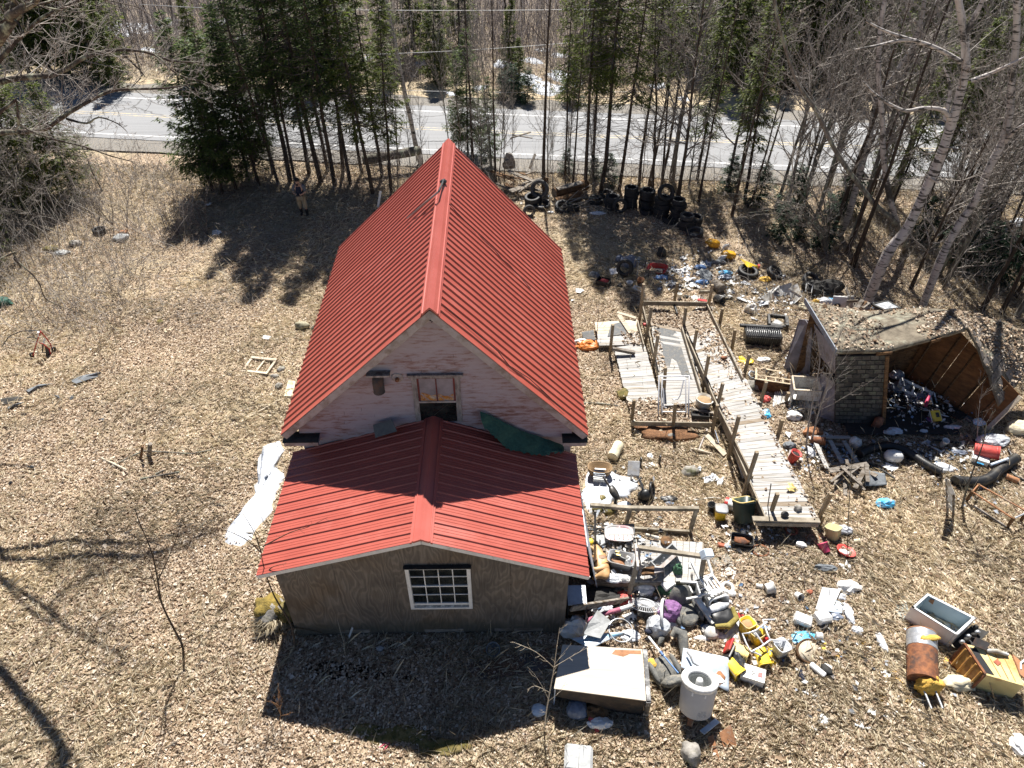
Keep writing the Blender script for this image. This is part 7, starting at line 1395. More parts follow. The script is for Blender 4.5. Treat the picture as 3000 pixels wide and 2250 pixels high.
t=thing('white_tote','white ribbed plastic tote lying on its side near the child seat','tote',Z7(1365,300,.16),(70,0,18));mb=MB();sq_lathe(mb,[(.2,-.2),(.25,.16),(.27,.16),(.27,.19),(.23,.19),(.19,-.17),(0,-.17)],24,6,1,.8);mb.build('body',M_white,t);[MB().bar((-.1+k*.1,-.205,-.18),(-.1+k*.1,-.225,.12),.03,.02,up=(0,1,0)).build('rib',M_blueish,t) for k in range(3)]
crumple('dusky blue cushion left of the white ribbed tote',Z7(1255,270),(.24,.2,.16),M_bluebag,115,'cushion','cushion',.25);o=MB();o.lathe([(.09,0),(.16,.0),(.17,.09),(.12,.12),(.09,.1),(.09,0)],18);tag(o.build('ring_pot',M_whited,None,Z7(1465,215)),'white ring-shaped ceramic pot in the grass','pot');crumple('white mug-shaped lump right of the ring pot',Z7(1500,262),(.13,.1,.1),M_white,116,'lump','lump',.2,sub=2);crumple('white torn sheet right of the child seat',Z7(1500,510),(.26,.34,.06),M_film,117,'sheet','sheet');crumple('white scraps of lining below the child seat',Z7(1300,610),(.3,.1,.05),M_film,118,'lining','lining');crumple('white lining scrap in front of the child seat',Z7(1410,600),(.2,.1,.05),M_film,119,'lining','lining')
plate('bright red broken plastic piece above the yellow pails',[Z7(1525,392,.12),Z7(1635,432,.05),Z7(1590,455,.04),Z7(1522,470,.03)][::-1],.02,M_salmon,'plastic_piece','plastic piece')
# yellow pails, bins and the folding chair frame
bucket('yellow pail standing open and filled with leaves, rear left of the pails',Z7(1610,560),M_yellow,(-6,4,28),.15,.36,fill=M_card,rim=M_cream);bucket('yellow pail standing open with a black bag inside',Z7(1690,640),M_yellow,(-8,5,34),.15,.34,fill=M_black,rim=M_cream)
bucket('pale yellow pail lying on its side with its base to the right',Z7(1500,690,.14),M_cream,(86,0,58),.14,.38);bucket('bright yellow pail lying with its ribbed end away',Z7(1722,700,.14),M_yellow,(96,0,8),.14,.38);bucket('yellow pail lying half wrapped in a black bag',Z7(1470,800,.14),M_yellow,(88,0,32),.14,.38);crumple('glossy black bag wrapped over a lying yellow pail',Z7(1545,830),(.15,.34,.2),M_gloss,121)
block('dark red pail lid standing behind the pale yellow pail',Z7(1448,690,.1),(.05,.34,.30),M_red,(0,20,-30),'bucket_cover','lid',.02);block('black pail lid behind the wrapped pail',Z7(1445,735,.08),(.06,.36,.28),M_black,(0,30,-34),'bucket_cover','lid',.02);block('small red piece between the yellow pails',Z7(1740,650),(.18,.12,.2),M_red,(0,20,30),'plastic_piece','plastic piece',.02)
t=cardbox('white canister with a red mark lying in front of the yellow pails',Z7(1665,935),(.48,.3,.22),M_white,(0,-4,-22),'canister','canister',False);MB().box((.14,0,.24),(.09,.1,.006)).build('red_mark',M_red,t);[MB().box((-.02+.03*(k % 2),.03-.035*k,.24),(.06,.018,.006)).build('grey_print',M_grey,t) for k in range(3)]
bucket('clear square bin standing beside the yellow pails',Z7(1880,740),M_film,(-4,6,24),.16,.34,handle=False,cat='bin',name='bin',taper=.78);scrap('yellow scrap of plastic below the chair frame',Z7(1830,750,.03),M_yellow,1)
t=thing('folding_chair_frame','bent aluminium folding chair frame lying over the yellow pails','chair frame',Z7(1700,620));PQ=lambda x,y,z:Z7(x,y,z)-t.location
for P in ([(1850,460,.3),(1755,462,.42),(1790,570,.45),(1815,625,.42),(1935,630,.3)],[(1790,480,.42),(1700,545,.5),(1640,570,.5),(1590,572,.42),(1620,650,.4),(1650,710,.35),(1700,730,.35),(1740,750,.3)],[(1815,625,.42),(1740,680,.42),(1660,720,.36)],[(1760,500,.4),(1800,600,.42)],[(1690,560,.48),(1760,660,.4)]):MB().tube([PQ(*p) for p in P],.02,7).build('frame_tube',M_alu,t)
# white slabs and sheet near the annex corner
t=thing('ironing_board_cover','long bluish white curved sheet with light blue stripes behind the plywood box','sheet',Z7(420,650));Cs=[Z7(200,610,.34)-t.location,Z7(655,560,.22)-t.location,Z7(560,610,.2)-t.location,Z7(360,700,.38)-t.location]
def cs(u,v):p=quad_pt(Cs,u,v);return p+Vector((0,0,.07*math.sin(u*3.1)))
MB().sheet(cs,16,6,.012).build('sheet_body',M_blueish,t);[MB().sheet(lambda u,v,a=a,b=b:cs(u*.98+.01,lerp(a,b,v))+Vector((0,0,.006)),16,1).build('stripe',M_cyan if k else mat('pale_cyan',(.35,.6,.75),(.3,.52,.68),6,.5),t) for k,(a,b) in enumerate(((.25,.4),(.5,.58)))]
plate('white pentagonal slab propped up at the annex corner',[Z7(415,380,.62),Z7(525,470,.5),Z7(440,610,.46),Z7(300,575,.5),Z7(335,490,.6)][::-1],.02,M_pstone,'slab','slab')
o=MB();o.tube([(.27*math.cos(a),.27*math.sin(a),0) for a in [2*math.pi*i/36 for i in range(37)]],.016,6,False);tag(o.build('hoop',M_metal,None,Z7(605,545,.36)),'grey plastic hoop lying on the bluish sheet','hoop').rotation_euler=(.1,.1,0)
t=crumple('white bag with red print slumped at the annex corner',Z7(215,550),(.32,.26,.3),M_white,130,flat=-.05);[MB().box((-.05+.05*k,-.16-.02*k,.26-.06*k),(.2,.02,.035),spin(50,0,8-6*k)).build('red_print',M_red,t) for k in range(3)]
crumple('white wrapped bundle at the annex corner',Z7(290,460),(.15,.14,.16),M_whited,131);crumple('dark glossy bag behind the white slab',Z7(350,405),(.2,.18,.15),M_gloss,132);rodline('pink rolled cloth pole sticking out of the shade',[Z7(330,470,.25),Z7(460,415,.3),Z7(600,375,.32)],.06,mat('pink_cloth',(.45,.16,.22),(.33,.1,.15),14,.9,.5),'roll','roll');rodline('black and white striped end of the pink roll',[Z7(600,375,.32),Z7(700,345,.33)],.058,M_whited,'roll end','roll_end');crumple('orange and black packaging in the shade below the broken plank',Z7(630,310),(.2,.24,.12),M_salmon,133,'packaging','packaging');crumple('blue cloth in the shade beside the shelf unit',Z7(285,325),(.16,.2,.12),M_blue,134,'cloth','cloth');crumple('dark heap of rags in the shade under the landing',Z7(430,300),(.55,.3,.16),M_dark,135,'rags','rag_heap');crumple('pale crumpled film in the shade by the pink roll',Z7(470,375),(.2,.16,.12),M_film,136);crumple('red striped wrapper in the dark at the annex corner',Z7(190,420),(.16,.12,.1),M_salmon,137,'wrapper','wrapper')
plate('white triangular plate lying below the pink roll',[Z7(610,425,.1),Z7(700,395,.14),Z7(735,450,.08),Z7(700,490,.06)][::-1],.015,M_white);crumple('black metal bracket tangle in the junk heap centre',Z7(790,430),(.22,.2,.18),M_dark,138,'bracket','bracket',.7,sub=2);crumple('yellow-brown carton scrap in the heap centre',Z7(770,470),(.12,.16,.1),M_card,139,'carton','carton',.3,sub=2);crumple('large clear crumpled plastic bag in the junk heap',Z7(900,545),(.3,.28,.28),M_film,140,amp=.3);crumple('grey torn printed bag right of the clear bag',Z7(1010,500),(.28,.14,.08),M_film,141);crumple('white film draped over the end of the hoop',Z7(680,600),(.24,.16,.08),M_film,142,'film','film');crumple('white film scrap at the left of the hoop',Z7(540,455),(.08,.08,.07),M_white,143,'scrap','scrap',sub=2)
t=thing('mop','mop with white and blue handle lying across the grey seat','mop',Z7(830,600));MB().tube([Z7(830,600,.2)-t.location,Z7(935,735,.36)-t.location],.028,7).build('handle',M_white,t);MB().tube([Z7(935,735,.36)-t.location,Z7(1070,895,.42)-t.location],.018,7).build('handle_end',M_blue,t);MB().blob((-.02,.02,.2),(.09,.07,.05),2,.3).build('head',M_navy,t);MB().tube([Z7(925,720,.35)-t.location,Z7(945,750,.37)-t.location],.034,7).build('sleeve',M_blue,t)
# plywood topped box
t=thing('plywood_box','large box with a pale plywood top and black sides in the foreground','box',Z7(450,900));zt=.74;PB=[G(1648,1888,zt),G(1882,1902,zt),G(1893,2053,zt),G(1623,2017,zt)];PB=[p-t.location for p in PB]
M_plytop=mat('pale_plywood',(.54,.485,.41),(.44,.38,.31),2.2,.75,.1,stretch=(.6,6,6),dirt=(.5,.42,.34),dirt_amt=.25)
MB().slab(PB[::-1],.025).build('top',M_plytop,t)
dn=Vector((0,0,-1));ins=lambda p:p+(sum(PB,Vector())/4-p)*.015
for k,(a,b,m) in enumerate(((3,2,M_sooty),(2,1,M_black),(1,0,M_black),(0,3,M_blueish))):
  A,B=ins(PB[a])+dn*.026,ins(PB[b])+dn*.026
  if k==0:# front board with a ragged broken lower edge
    lo=[(.0,.30),(.15,.36),(.3,.38),(.42,.42),(.5,.45),(.58,.56),(.7,.64),(.85,.68),(1,.70)];mb=MB();up_=[A.lerp(B,u) for u,_ in lo];dw=[A.lerp(B,u)+dn*h for u,h in lo];off=Vector((0,.02,0));n=len(lo)
    mb.add(up_+dw+[p+off for p in up_]+[p+off for p in dw],[f for i in range(n-1) for f in ((n+i,n+i+1,i+1,i),(2*n+i,2*n+i+1,3*n+i+1,3*n+i),(n+i,3*n+i,3*n+i+1,n+i+1))]);mb.build('front_board',mat('dark_brown_board',(.085,.055,.035),(.04,.027,.018),5,.7,.2,dirt=(.02,.02,.02),dirt_amt=.5),t)
  else:MB().slab([A,B,B+dn*.71,A+dn*.71][::-1],.02).build('side_board',m,t)
M_scuff=mat('scuffed_black_edge',(.045,.045,.047),(.02,.02,.021),9,.5,.2,dirt=(.45,.44,.42),dirt_amt=.35)
MB().slab([PB[1]+Vector((.012,0,.004)),PB[2]+Vector((.012,0,.004)),PB[2]+Vector((.10,-.01,.0)),PB[1]+Vector((.10,0,.0))],.03).build('edge_strip',M_scuff,t);MB().bar(PB[2]+Vector((.05,-.02,-.02)),PB[2]+Vector((.05,-.02,-.72)),.1,.03,up=(0,1,0)).build('corner_strip',M_scuff,t)
MB().slab([quad_pt(PB,.62,.14)+Vector((0,0,.003)),quad_pt(PB,.66,.05)+Vector((0,0,.003)),quad_pt(PB,.98,.03)+Vector((0,0,.003)),quad_pt(PB,.98,.10)+Vector((0,0,.003)),quad_pt(PB,.84,.11)+Vector((0,0,.003)),quad_pt(PB,.76,.18)+Vector((0,0,.003))][::-1],.002).build('bare_patch',M_rustl,t)
# washer tub
t=thing('washer_tub','white washing machine tub standing on bent metal legs','washer tub',Z7(1195,1265),(-23,3,0));r,z0,h=.345,.24,.72
MB().lathe([(r*.9,z0),(r*.97,z0+.03),(r,z0+h*.6),(r,z0+h)],36).build('tub_wall',mat('milky_grey_plastic',(.47,.47,.48),(.42,.42,.43),3,.45,0,dirt=(.36,.34,.3),dirt_amt=.25),t)
MB().lathe([(r*.99,z0+h-.05),(r*1.06,z0+h-.04),(r*1.08,z0+h+.03),(r*1.02,z0+h+.06),(r*.74,z0+h+.06),(r*.68,z0+h+.03),(r*.68,z0+h-.05)],36).build('top_ring',M_white,t)
M_speck=mat('speckled_grey',(.12,.13,.13),(.06,.065,.065),60,.5,lo=.45,hi=.55);MB().lathe([(r*.7,z0+h+.0),(r*.52,z0+h-.05),(r*.5,z0+.3),(0,z0+.3)],30).build('inner_basket',M_speck,t);MB().lathe([(r*.3,z0+.2),(r*.22,z0+h-.08),(r*.2,z0+h+.0),(r*.15,z0+h+.04),(0,z0+h+.045)],20).build('agitator',M_white,t)
for a in (-2.2,-1.5,-.7):MB().box((r*1.03*math.cos(a),r*1.03*math.sin(a),z0+h-.09),(.03,.03,.09),spin(0,0,math.degrees(a))).build('clip',M_white,t)
MB().slab([(r*.8,-.1,z0+h+.02),(r*1.45,-.06,z0+h+.03),(r*1.3,.12,z0+h+.03),(r*.9,.2,z0+h+.02)],.02).build('lip',M_white,t)
for j in range(5):
  for i in range(9):a=-1.75+i*.06;MB().box((r*.985*math.cos(a),r*.985*math.sin(a),z0+.10+j*.032+(.016 if i % 2 else 0)),(.008,.013,.012),spin(0,0,math.degrees(a))).build('hole_mark',M_whited,t)
for a,b in (((-.1,-.1,.27),(-.14,-.2,0)),((.2,.0,.27),(.34,-.05,.02)),((-.2,.2,.27),(-.25,.3,0))):MB().bar(a,b,.11,.02).build('leg',M_blueish if a[0] !=-.1 else M_rustl,t)
MB().box((.0,0,.25),(.5,.42,.03),spin(0,-6,10)).build('base_plate',M_rustl,t);MB().bar((.05,-.42,.05),(.42,-.18,.14),.12,.015).build('loose_flange',M_blueish,t)
warp_sheet('torn bluish white sheet-metal panel behind the washer tub',[Z7(1110,690,.42),Z7(1475,775,.25),Z7(1480,1050,.06),Z7(1090,850,.36)],M_blueish,'sheet_metal','sheet metal',.03,9);rodline('grey hose lying on the sheet-metal panel',[Z7(1140,720,.5),Z7(1170,760,.5),Z7(1190,810,.46),Z7(1240,840,.42)],.025,M_grey,'hose','hose');crumple('brown leaf clump on the torn panel edge',Z7(1370,880,.1),(.2,.34,.08),M_rustl,144,'leaf clump','leaf_clump',.5)
rodline('thin black cable lying right of the canister',[Z7(1480,930,.02),Z7(1560,985,.02),Z7(1680,1060,.02),Z7(1820,1180,.02)],.012,M_black,'cable','cable');rodline('pale metal rod beside the washer legs',[Z7(965,1210,.03),Z7(1060,1150,.06)],.02,M_metal)
crumple('dusky blue plastic pail crushed in the shade before the plywood box',ZE(230,600),(.26,.24,.2),M_bluebag,145,'pail','crushed_pail',.25);crumple('white torn bag at the shadow edge before the plywood box',ZE(400,700),(.28,.14,.12),M_white,146);scrap('red-edged scrap beside the white torn bag',ZE(370,690,.06),M_salmon,.8);crumple('dark wet stump in the shade under the plywood box',ZE(360,610),(.3,.2,.14),M_brownwood,147,'stump','stump');crumple('pale blue carton in the shade left of the plywood box',Z7(-60,1200),(.2,.16,.1),M_blueish,148,'carton','carton',.2)
for l,pts in (('rusty warped metal strip in the annex shade, left',[(898,1930),(1040,1945),(1260,1992),(1200,1990),(980,1990),(897,1990)]),('rusty warped metal strip in the annex shade, right',[(1360,1945),(1480,1925),(1600,1902),(1620,1955),(1500,1978),(1440,1992),(1395,1985)])):
  plate(l,[G(x,y,.05) for x,y in pts][::-1],.012,mat('dull_rust_sheet',(.16,.085,.045),(.09,.05,.03),3,.6,.2,dirt=(.07,.07,.075),dirt_amt=.5),'metal_strip','metal strip')
crumple('crushed grey can in the shade at the annex foot, left',at(1115,1905),(.1,.08,.09),M_grey,150,'can','can',sub=2);bucket('cracked grey tub in the shade at the annex foot',at(1445,1905),M_tarp,(20,0,0),.15,.12,2,handle=False,cat='tub',name='tub')
rodline('bright pink ribbon lying at the annex shadow tip',[at(1105,2195,.04),at(1125,2182,.05),at(1142,2176,.04),at(1125,2200,.03)],.012,M_pink,'ribbon','ribbon')
for x,y,rx,ry in ((1160,2160,.8,.22),(1290,2190,.55,.18),(1060,2140,.4,.12)):mb=MB();mb.blob((0,0,.0),(rx,ry,.07),int(x),.5,2.5,3);o=mb.build('moss_patch',M_moss,None,at(x,y));o['kind']='structure'
block('pale square paving stone at the bottom edge',at(1694,2228,-.02),(.56,.52,.16),M_pstone,(0,0,-6),'paving_stone','stone',.05);stone('grey-brown rock at the bottom edge right of centre',2020,2215,(.2,.22,.2),M_stone,12)
t=thing('rusty_sheet','two bent rusty metal sheets lying near the bottom edge','rusty sheet',at(2110,2200));MB().slab([(-.22,-.12,.02),(-.06,-.2,.04),(-.12,.24,.16),(-.24,.2,.12)],.012).build('bent_half',M_rustl,t);MB().slab([(.06,.02,.05),(.34,.06,.05),(.24,.38,.28),(.0,.26,.18)],.012).build('bent_half',M_rustl,t)
# things near the ramp's near end
t=bucket('large dark green bin tilted against the ramp end',Z6(1950,840,.08),M_binGreen,(-30,10,20),.27,.6,6,handle=False,cat='bin',name='bin',taper=.8,ay=.75,rim=M_cream);bucket('yellow pail with a black lid standing left of the green bin',Z6(1685,800),M_yellow,(-4,0,-8),.15,.34,lid=M_grey);bucket('dark pail half hidden behind the yellow lidded pail',Z6(1610,720),M_black,(0,-14,0),.1,.26,2,handle=False)
t=thing('cooler_jug','white jug with a red base lying above the lidded pail','jug',Z6(1790,650,.12),(86,0,62));mb=MB();sq_lathe(mb,[(0,-.1),(.13,-.1),(.14,0),(.14,.34),(.1,.38),(0,.39)],20,3);mb.build('body',M_whited,t);mb=MB();sq_lathe(mb,[(.145,-.11),(.147,-.02)],20,3);mb.build('red_base',M_red,t);rodline('purple and white pole lying left of the red-based jug',[Z6(1410,610,.03),Z6(1620,580,.04),Z6(1700,590,.05)],.018,M_whited,'pole','pole')
t=thing('battery_tray','black rectangular tray with rusty contents on a white oval dish','tray',Z6(1920,1070,.05),(4,0,-14));mb=MB();sq_lathe(mb,[(.24,0),(.27,.17),(.28,.17),(.23,.02),(0,.02)],20,7,1,.6);mb.build('body',M_black,t);MB().blob((0,0,.08),(.2,.1,.05),4,.5).build('contents',M_rust,t);mb=MB();mb.lathe([(0,0),(.28,0),(.34,.05),(.35,.05),(.29,-.012)],24,None,(0,0,0),.7);tag(mb.build('oval_dish',M_whited,None,Z6(1925,1105)),'white oval dish lying under the black tray','dish')
mb=MB();mb.tube([(.2*math.cos(a),.17*math.sin(a),.04) for a in [2*math.pi*i/24 for i in range(25)]],.03,6,False);tag(mb.build('pan_ring',M_rust,None,Z6(2125,1170)),'rusty round pan ring lying on the leaves by the ramp end','ring');mb=MB();mb.tube([(.13*math.cos(a),.13*math.sin(a),.04) for a in [2*math.pi*i/20 for i in range(21)]],.04,6,False);tag(mb.build('clay_ring',M_brick,None,Z8(195,512)),'terracotta ring lying in the shade under the ramp end','ring');block('red brick lying beside the battery tray',Z6(1710,1110),(.22,.11,.08),M_brick,(0,8,-12),'brick','brick');stone('pale stone lump touching the red brick',1650+1765*.27125,1300+1120*.27125,(.08,.09,.07),M_pstone,14);jug('white bottle lying in the shade under the ramp end',Z8(220,568,.08),(85,0,60),M_white,.7);mb=MB();mb.lathe([(.14,0),(.2,.02),(.2,.06),(.16,.05),(.14,0)],20,None,(0,0,0),.85);tag(mb.build('rusty_hoop',M_rustl,None,Z8(300,555)),'brown hoop lying below the ramp end post','hoop')
bucket('bright pink flower pot lying tilted by the ramp end',Z8(365,615,.05),M_pink,(60,0,200),.11,.24,2.5,handle=False,cat='pot',name='pot');t=thing('bowl','faded red bowl with white scraps lying by the clear bin','bowl',Z8(452,625),(-12,10,0));MB().lathe([(0,0),(.12,0),(.22,.13),(.235,.14),(.21,.13),(.11,.02),(0,.02)],22).build('body',M_salmon,t);MB().blob((-.02,0,.08),(.12,.1,.04),3,.5).build('paper_scraps',M_white,t)
bucket('yellowed clear square bin near the ramp end post',Z8(395,545),mat('yellowed_clear_plastic',(.58,.52,.30),(.48,.42,.22),4,.3),(-20,14,40),.17,.32,handle=False,cat='bin',name='bin');crumple('clear film draped over the yellowed bin',Z8(440,515),(.26,.14,.14),M_film,161,'film','film');bucket('small clear cup right of the yellowed bin',Z8(500,560,.05),M_creamfoam,(70,0,80),.07,.14,2,handle=False,cat='cup',name='cup');crumple('dark crumpled foil below the pink pot',Z8(355,700),(.3,.12,.1),M_tarp,162,'foil','foil');scrap('small white scrap below the faded red bowl',Z8(462,692,.03),M_white,.8)
stone('dark rock lying on the walkway near its end',2336,1490,(.1,.09,.08),M_stone,16);bpy.data.objects['stone'].location;o=crumple('black glove bundle lying on the walkway end',Z8(162,432,.58),(.11,.09,.08),M_black,163,'bundle','glove_bundle',sub=2);scrap('yellow paper scrap on the walkway',Z8(198,298,.58),M_cream,.8);rodline('black rod standing at the walkway end',[Z8(82,385,.55),V(2200+98*.60286,1250+275*.60286,Z8(82,385,.55).y)],.014,M_black);block('flat grey slate lying on the leaves by the landing',Z6(1720,1290),(.5,.36,.04),M_stone,(2,0,24),'slate','slate');crumple('white powdery patch of torn paper on the leaves',Z6(1790,1400),(.3,.2,.03),M_whited,164,'paper','paper',sub=2)
for nmx in [o for o in bpy.data.objects if o.get('label')=='dark rock lying on the walkway near its end']:nmx.location=Z8(226,400,.56)
rodline('rusty gate of rods lying at the platform near the house, long rod',[Z4(1165,1130,.04),Z4(1100,1290,.06)],.025,M_trim,'handle','tool handle');rodline('curved pale pick head lying on the dry grass',[Z4(1030,1285,.05),Z4(1100,1300,.08),Z4(1205,1325,.05)],[.03,.045,.025],M_palewood,'pick_head','pick head');board('pale board leaning against the ramp side',Z4(1310,1335,.05),Z4(1160,1175,.3),.16,.03,M_palewood);rodline('blue-grey pole lying along the walkway side',[Z4(1230,1140,.1),Z4(1260,1240,.06)],.02,M_bluebag,'pole','pole');rodline('pale pole lying in the gap beside the walkway',[Z4(1370,1270,.15),Z4(1460,1521,.1)],.022,M_metal,'pole','pole')
mb=MB();mb.blob((0,0,0),(.9,.42,.16),4,.5,2.5,3);o=mb.build('brush_mound',mat('rust_brown_grass',(.26,.13,.06),(.12,.06,.03),16,.95,.9),None,Z4(830,1160));o['kind']='stuff';stone('grey stone sunk in the brown grass mound',1650+840*.36166,850+1195*.36166,(.25,.14,.12),M_stone,18);stone('mossy stone at the left edge of the ramp',1650+485*.36166,850+870*.36166,(.2,.22,.16),M_moss,19)
crumple('orange and white plastic sack lying at the left of the ramp landing',Z4(200,465),(.42,.28,.16),mat('orange_plastic',(.66,.22,.04),(.5,.14,.02),6,.5,.7),170,'sack','sack');crumple('white part of the orange sack',Z4(150,450),(.3,.14,.16),M_white,171,'sack','sack');warp_sheet('grey felt flap lying beside the house and the landing',[Z4(150,345,.1),Z4(245,330,.25),Z4(262,415,.2),Z4(160,400,.06)],M_felt,'felt_flap','felt',.03,5);rodline('dark stick lying beside the house wall',[Z4(170,920,.05),Z4(300,925,.06),Z4(445,945,.05)],.035,M_gbark,'stick','stick');board('dark board end resting on the left landing',Z4(395,480,.45),Z4(580,515,.3),.1,.1,M_oldwood,'timber','timber');board('pale loose plank lying across the landing, upper',Z4(435,180,.35),Z4(590,228,.32),.12,.03,M_palewood,'plank','plank');board('pale loose plank lying across the landing, lower',Z4(450,200,.33),Z4(548,352,.32),.16,.03,M_palewood,'plank','plank')
t=thing('metal_chair_frame','white tubular bath seat frame lying across the ramp foot','frame',Z4(890,900));PR=lambda x,y,z:Z4(x,y,z)-t.location
for P in ([(770,1005,.28),(770,960,.45),(772,860,.75),(775,705,.95)],[(800,1000,.28),(795,850,.7),(800,725,.92)],[(1015,1005,.28),(1015,860,.75),(1020,700,.95)],[(995,1000,.28),(992,850,.7),(990,725,.92)],[(765,705,.95),(890,705,.95),(1022,702,.95)],[(800,732,.9),(990,732,.9)],[(795,990,.3),(990,990,.3)],[(975,735,.9),(945,860,.6),(925,890,.5),(885,890,.5)],[(810,800,.8),(812,950,.4),(835,960,.38)]):MB().tube([PR(*p) for p in P],.021,7).build('frame_tube',M_alu,t)
t=bucket('white round tub full of leaves beside the tube frame',Z4(1125,945,.22),M_whited,(-4,6,0),.26,.3,2,fill=M_card,handle=False,cat='tub',name='tub',taper=.8);cardbox('dark rectangular basin under the white leaf tub',Z4(1105,1020,.22),(.52,.34,.12),M_dark,(-4,0,-6),'basin','basin');board('grey plank lying under the white leaf tub',Z4(1025,965,.3),Z4(1215,1000,.3),.08,.05,M_oldwood,'plank','plank');board('orange-brown block under the ramp post',Z4(1205,1060,.1),Z4(1280,1035,.12),.2,.3,M_post,'block','block')
# ---------------------------------------------------------------- lower right: freezer, tank, cooker and small things
t=thing('chest_freezer','white chest freezer lying on its back with its lid gone','freezer',G(2735,1850));o0=t.location
rimz=.56;FQ=[G(2716,1737,rimz),G(2860,1810,rimz),G(2804,1862,rimz),G(2670,1778,rimz)];FQ=[p-o0 for p in FQ]
for k,(a,b) in enumerate(((0,1),(1,2),(2,3),(3,0))):
  A,B=FQ[a],FQ[b];c=(FQ[0]+FQ[1]+FQ[2]+FQ[3])/4;nn=((c-(A+B)/2));nn.z=0;nn.normalize();MB().slab([A,B,B-Vector((0,0,rimz)),A-Vector((0,0,rimz))],.012).build('outer_wall',M_whitemetal,t)
  MB().slab([A,A+nn*.055,B+nn*.055,B],.012).build('rim',M_white,t);MB().slab([A+nn*.05-Vector((0,0,.01)),A+nn*.07-Vector((0,0,.5)),B+nn*.07-Vector((0,0,.5)),B+nn*.05-Vector((0,0,.01))],.01).build('liner',mat('pale_blue_liner',(.42,.50,.54),(.36,.44,.48),1.6,.4,0),t)
MB().slab([p*.97-Vector((0,0,rimz-.06)) for p in FQ],.02).build('bottom',M_blueish,t)
e=(FQ[1]-FQ[0]).normalized();MB().slab([FQ[1]+e*.02-Vector((0,0,.3)),FQ[1]+e*.35-Vector((0,0,.25)),FQ[2]+e*.35-Vector((0,0,.35)),FQ[2]+e*.02-Vector((0,0,.4))],.02).build('motor_shelf',M_dark,t)
for i in range(6):MB().blob(quad_pt(FQ,1,.1+.16*i)+e*rnd.uniform(.1,.24)-Vector((0,0,.2)),(.06,.05,.06),i,.3).build('compressor_part',M_metal if i % 2 else M_dark,t)
MB().slab([quad_pt(FQ,.06,0)+Vector((0,-.078,-.05)),quad_pt(FQ,.14,0)+Vector((0,-.078,-.04)),quad_pt(FQ,.15,0)+Vector((0,-.085,-.19)),quad_pt(FQ,.05,0)+Vector((0,-.085,-.16))],.003).build('rust_stain',M_rustl,t)
plate('grey-green broken slab lying left of the freezer',[at(2622,1772,.05),at(2655,1765,.06),at(2662,1800,.06),at(2648,1830,.05),at(2622,1800,.04)][::-1],.03,mat('grey_green_slab',(.26,.29,.27),(.19,.21,.2),5,.9,.4),'slab','slab')
A,B=ZD(372,690,.36),ZD(350,385,.36);A=Vector((A.x,A.y,.30));B=Vector((B.x,B.y,.42));t=thing('water_tank','rusty cylindrical water tank with a pale banded end lying in the grass','tank',A);d=B-A
def tk_(f0,f1,r,m,nm_,n=26,cap=True):mb=MB();mb.tube([d*lerp(f0,f1,i/4) for i in range(5)],[r]*5,n,cap);mb.build(nm_,m,t)
tk_(0,.66,.30,M_rust,'shell');tk_(.655,.80,.305,M_metal,'band');tk_(.80,.88,.306,M_grey,'band');tk_(.88,1,.305,M_metal,'band');tk_(1.0,1.02,.31,M_rustl,'end_rim')
mb=MB();mb.blob((.10,-.10,-.02),(.27,.16,.26),5,.35,2.4,3);mb.build('insulation',M_yfoam,t);mb=MB();mb.blob((.24,.3,-.06),(.12,.55,.22),6,.2,2,3);mb.build('insulation',M_yfoam,t);mb=MB();mb.blob(d*.83+Vector((.05,-.06,.27)),(.2,.09,.05),7,.5,3,2);mb.build('foam_patch',M_yfoam,t)
for q in ((-.06,-.2,.0),(.16,-.2,.02)):MB().tube([Vector(q)+Vector((0,.1,0)),Vector(q)+Vector((0,-.38,-.03))],.022,8).build('pipe_stub',M_metal,t)
# cooker
t=thing('cooker','yellowed old cooker lying tipped with a rusty ribbed back','cooker',G(2880,1985));o0=t.location
zt=.62;KQ=[G(2829,1888,zt),G(3000,1965,zt),G(3010,2012,.60),G(2886,1979,.60)]
K1,K2,K3=ZD(655,445,.62),ZD(800,655,.60),ZD(1071,730,.60);K0=ZD(980,520,.62);K=[K1,K0,K3,K2];K=[p-o0 for p in K]
M_cook=mat('yellowed_enamel',(.60,.50,.24),(.50,.41,.18),2.5,.45,.05,dirt=(.38,.2,.07),dirt_amt=.2);M_cookr=mat('rust_stained_enamel',(.52,.30,.08),(.36,.16,.035),3,.6,.2,dirt=(.18,.07,.03),dirt_amt=.35)
dz=Vector((0,0,.58));MB().slab(K[::-1],.02).build('top_side',mat('pale_yellow_enamel',(.68,.56,.28),(.6,.47,.2),2.5,.45,.05,dirt=(.5,.3,.1),dirt_amt=.15),t);MB().slab([K[3],K[2],K[2]-dz,K[3]-dz],.015).build('side_panel',M_cook,t)
bq=[K[0],K[3],ZD(690,770,.02)-o0,ZD(550,565,.10)-o0];MB().slab(bq[::-1],.02).build('back_panel',M_cookr,t)
for k in range(4):u=(k+.5)/4;MB().tube([bq[0].lerp(bq[1],u)+(bq[3]-bq[0])*.06+Vector((-.015,-.015,.01)),bq[3].lerp(bq[2],u)+Vector((-.015,-.015,.02))],.026,6).build('rib',M_cookr,t)
for a,b in ((0,1),(1,2),(2,3),(3,0)):MB().bar(bq[a],bq[b],.05,.04).build('rusty_edge',M_rust,t)
MB().slab([quad_pt(K,.22,.08)+Vector((0,0,.004)),quad_pt(K,.26,.95)+Vector((0,0,.004)),quad_pt(K,.05,.95)+Vector((0,0,.004)),quad_pt(K,.06,.10)+Vector((0,0,.004))],.004).build('open_slot',M_black,t)
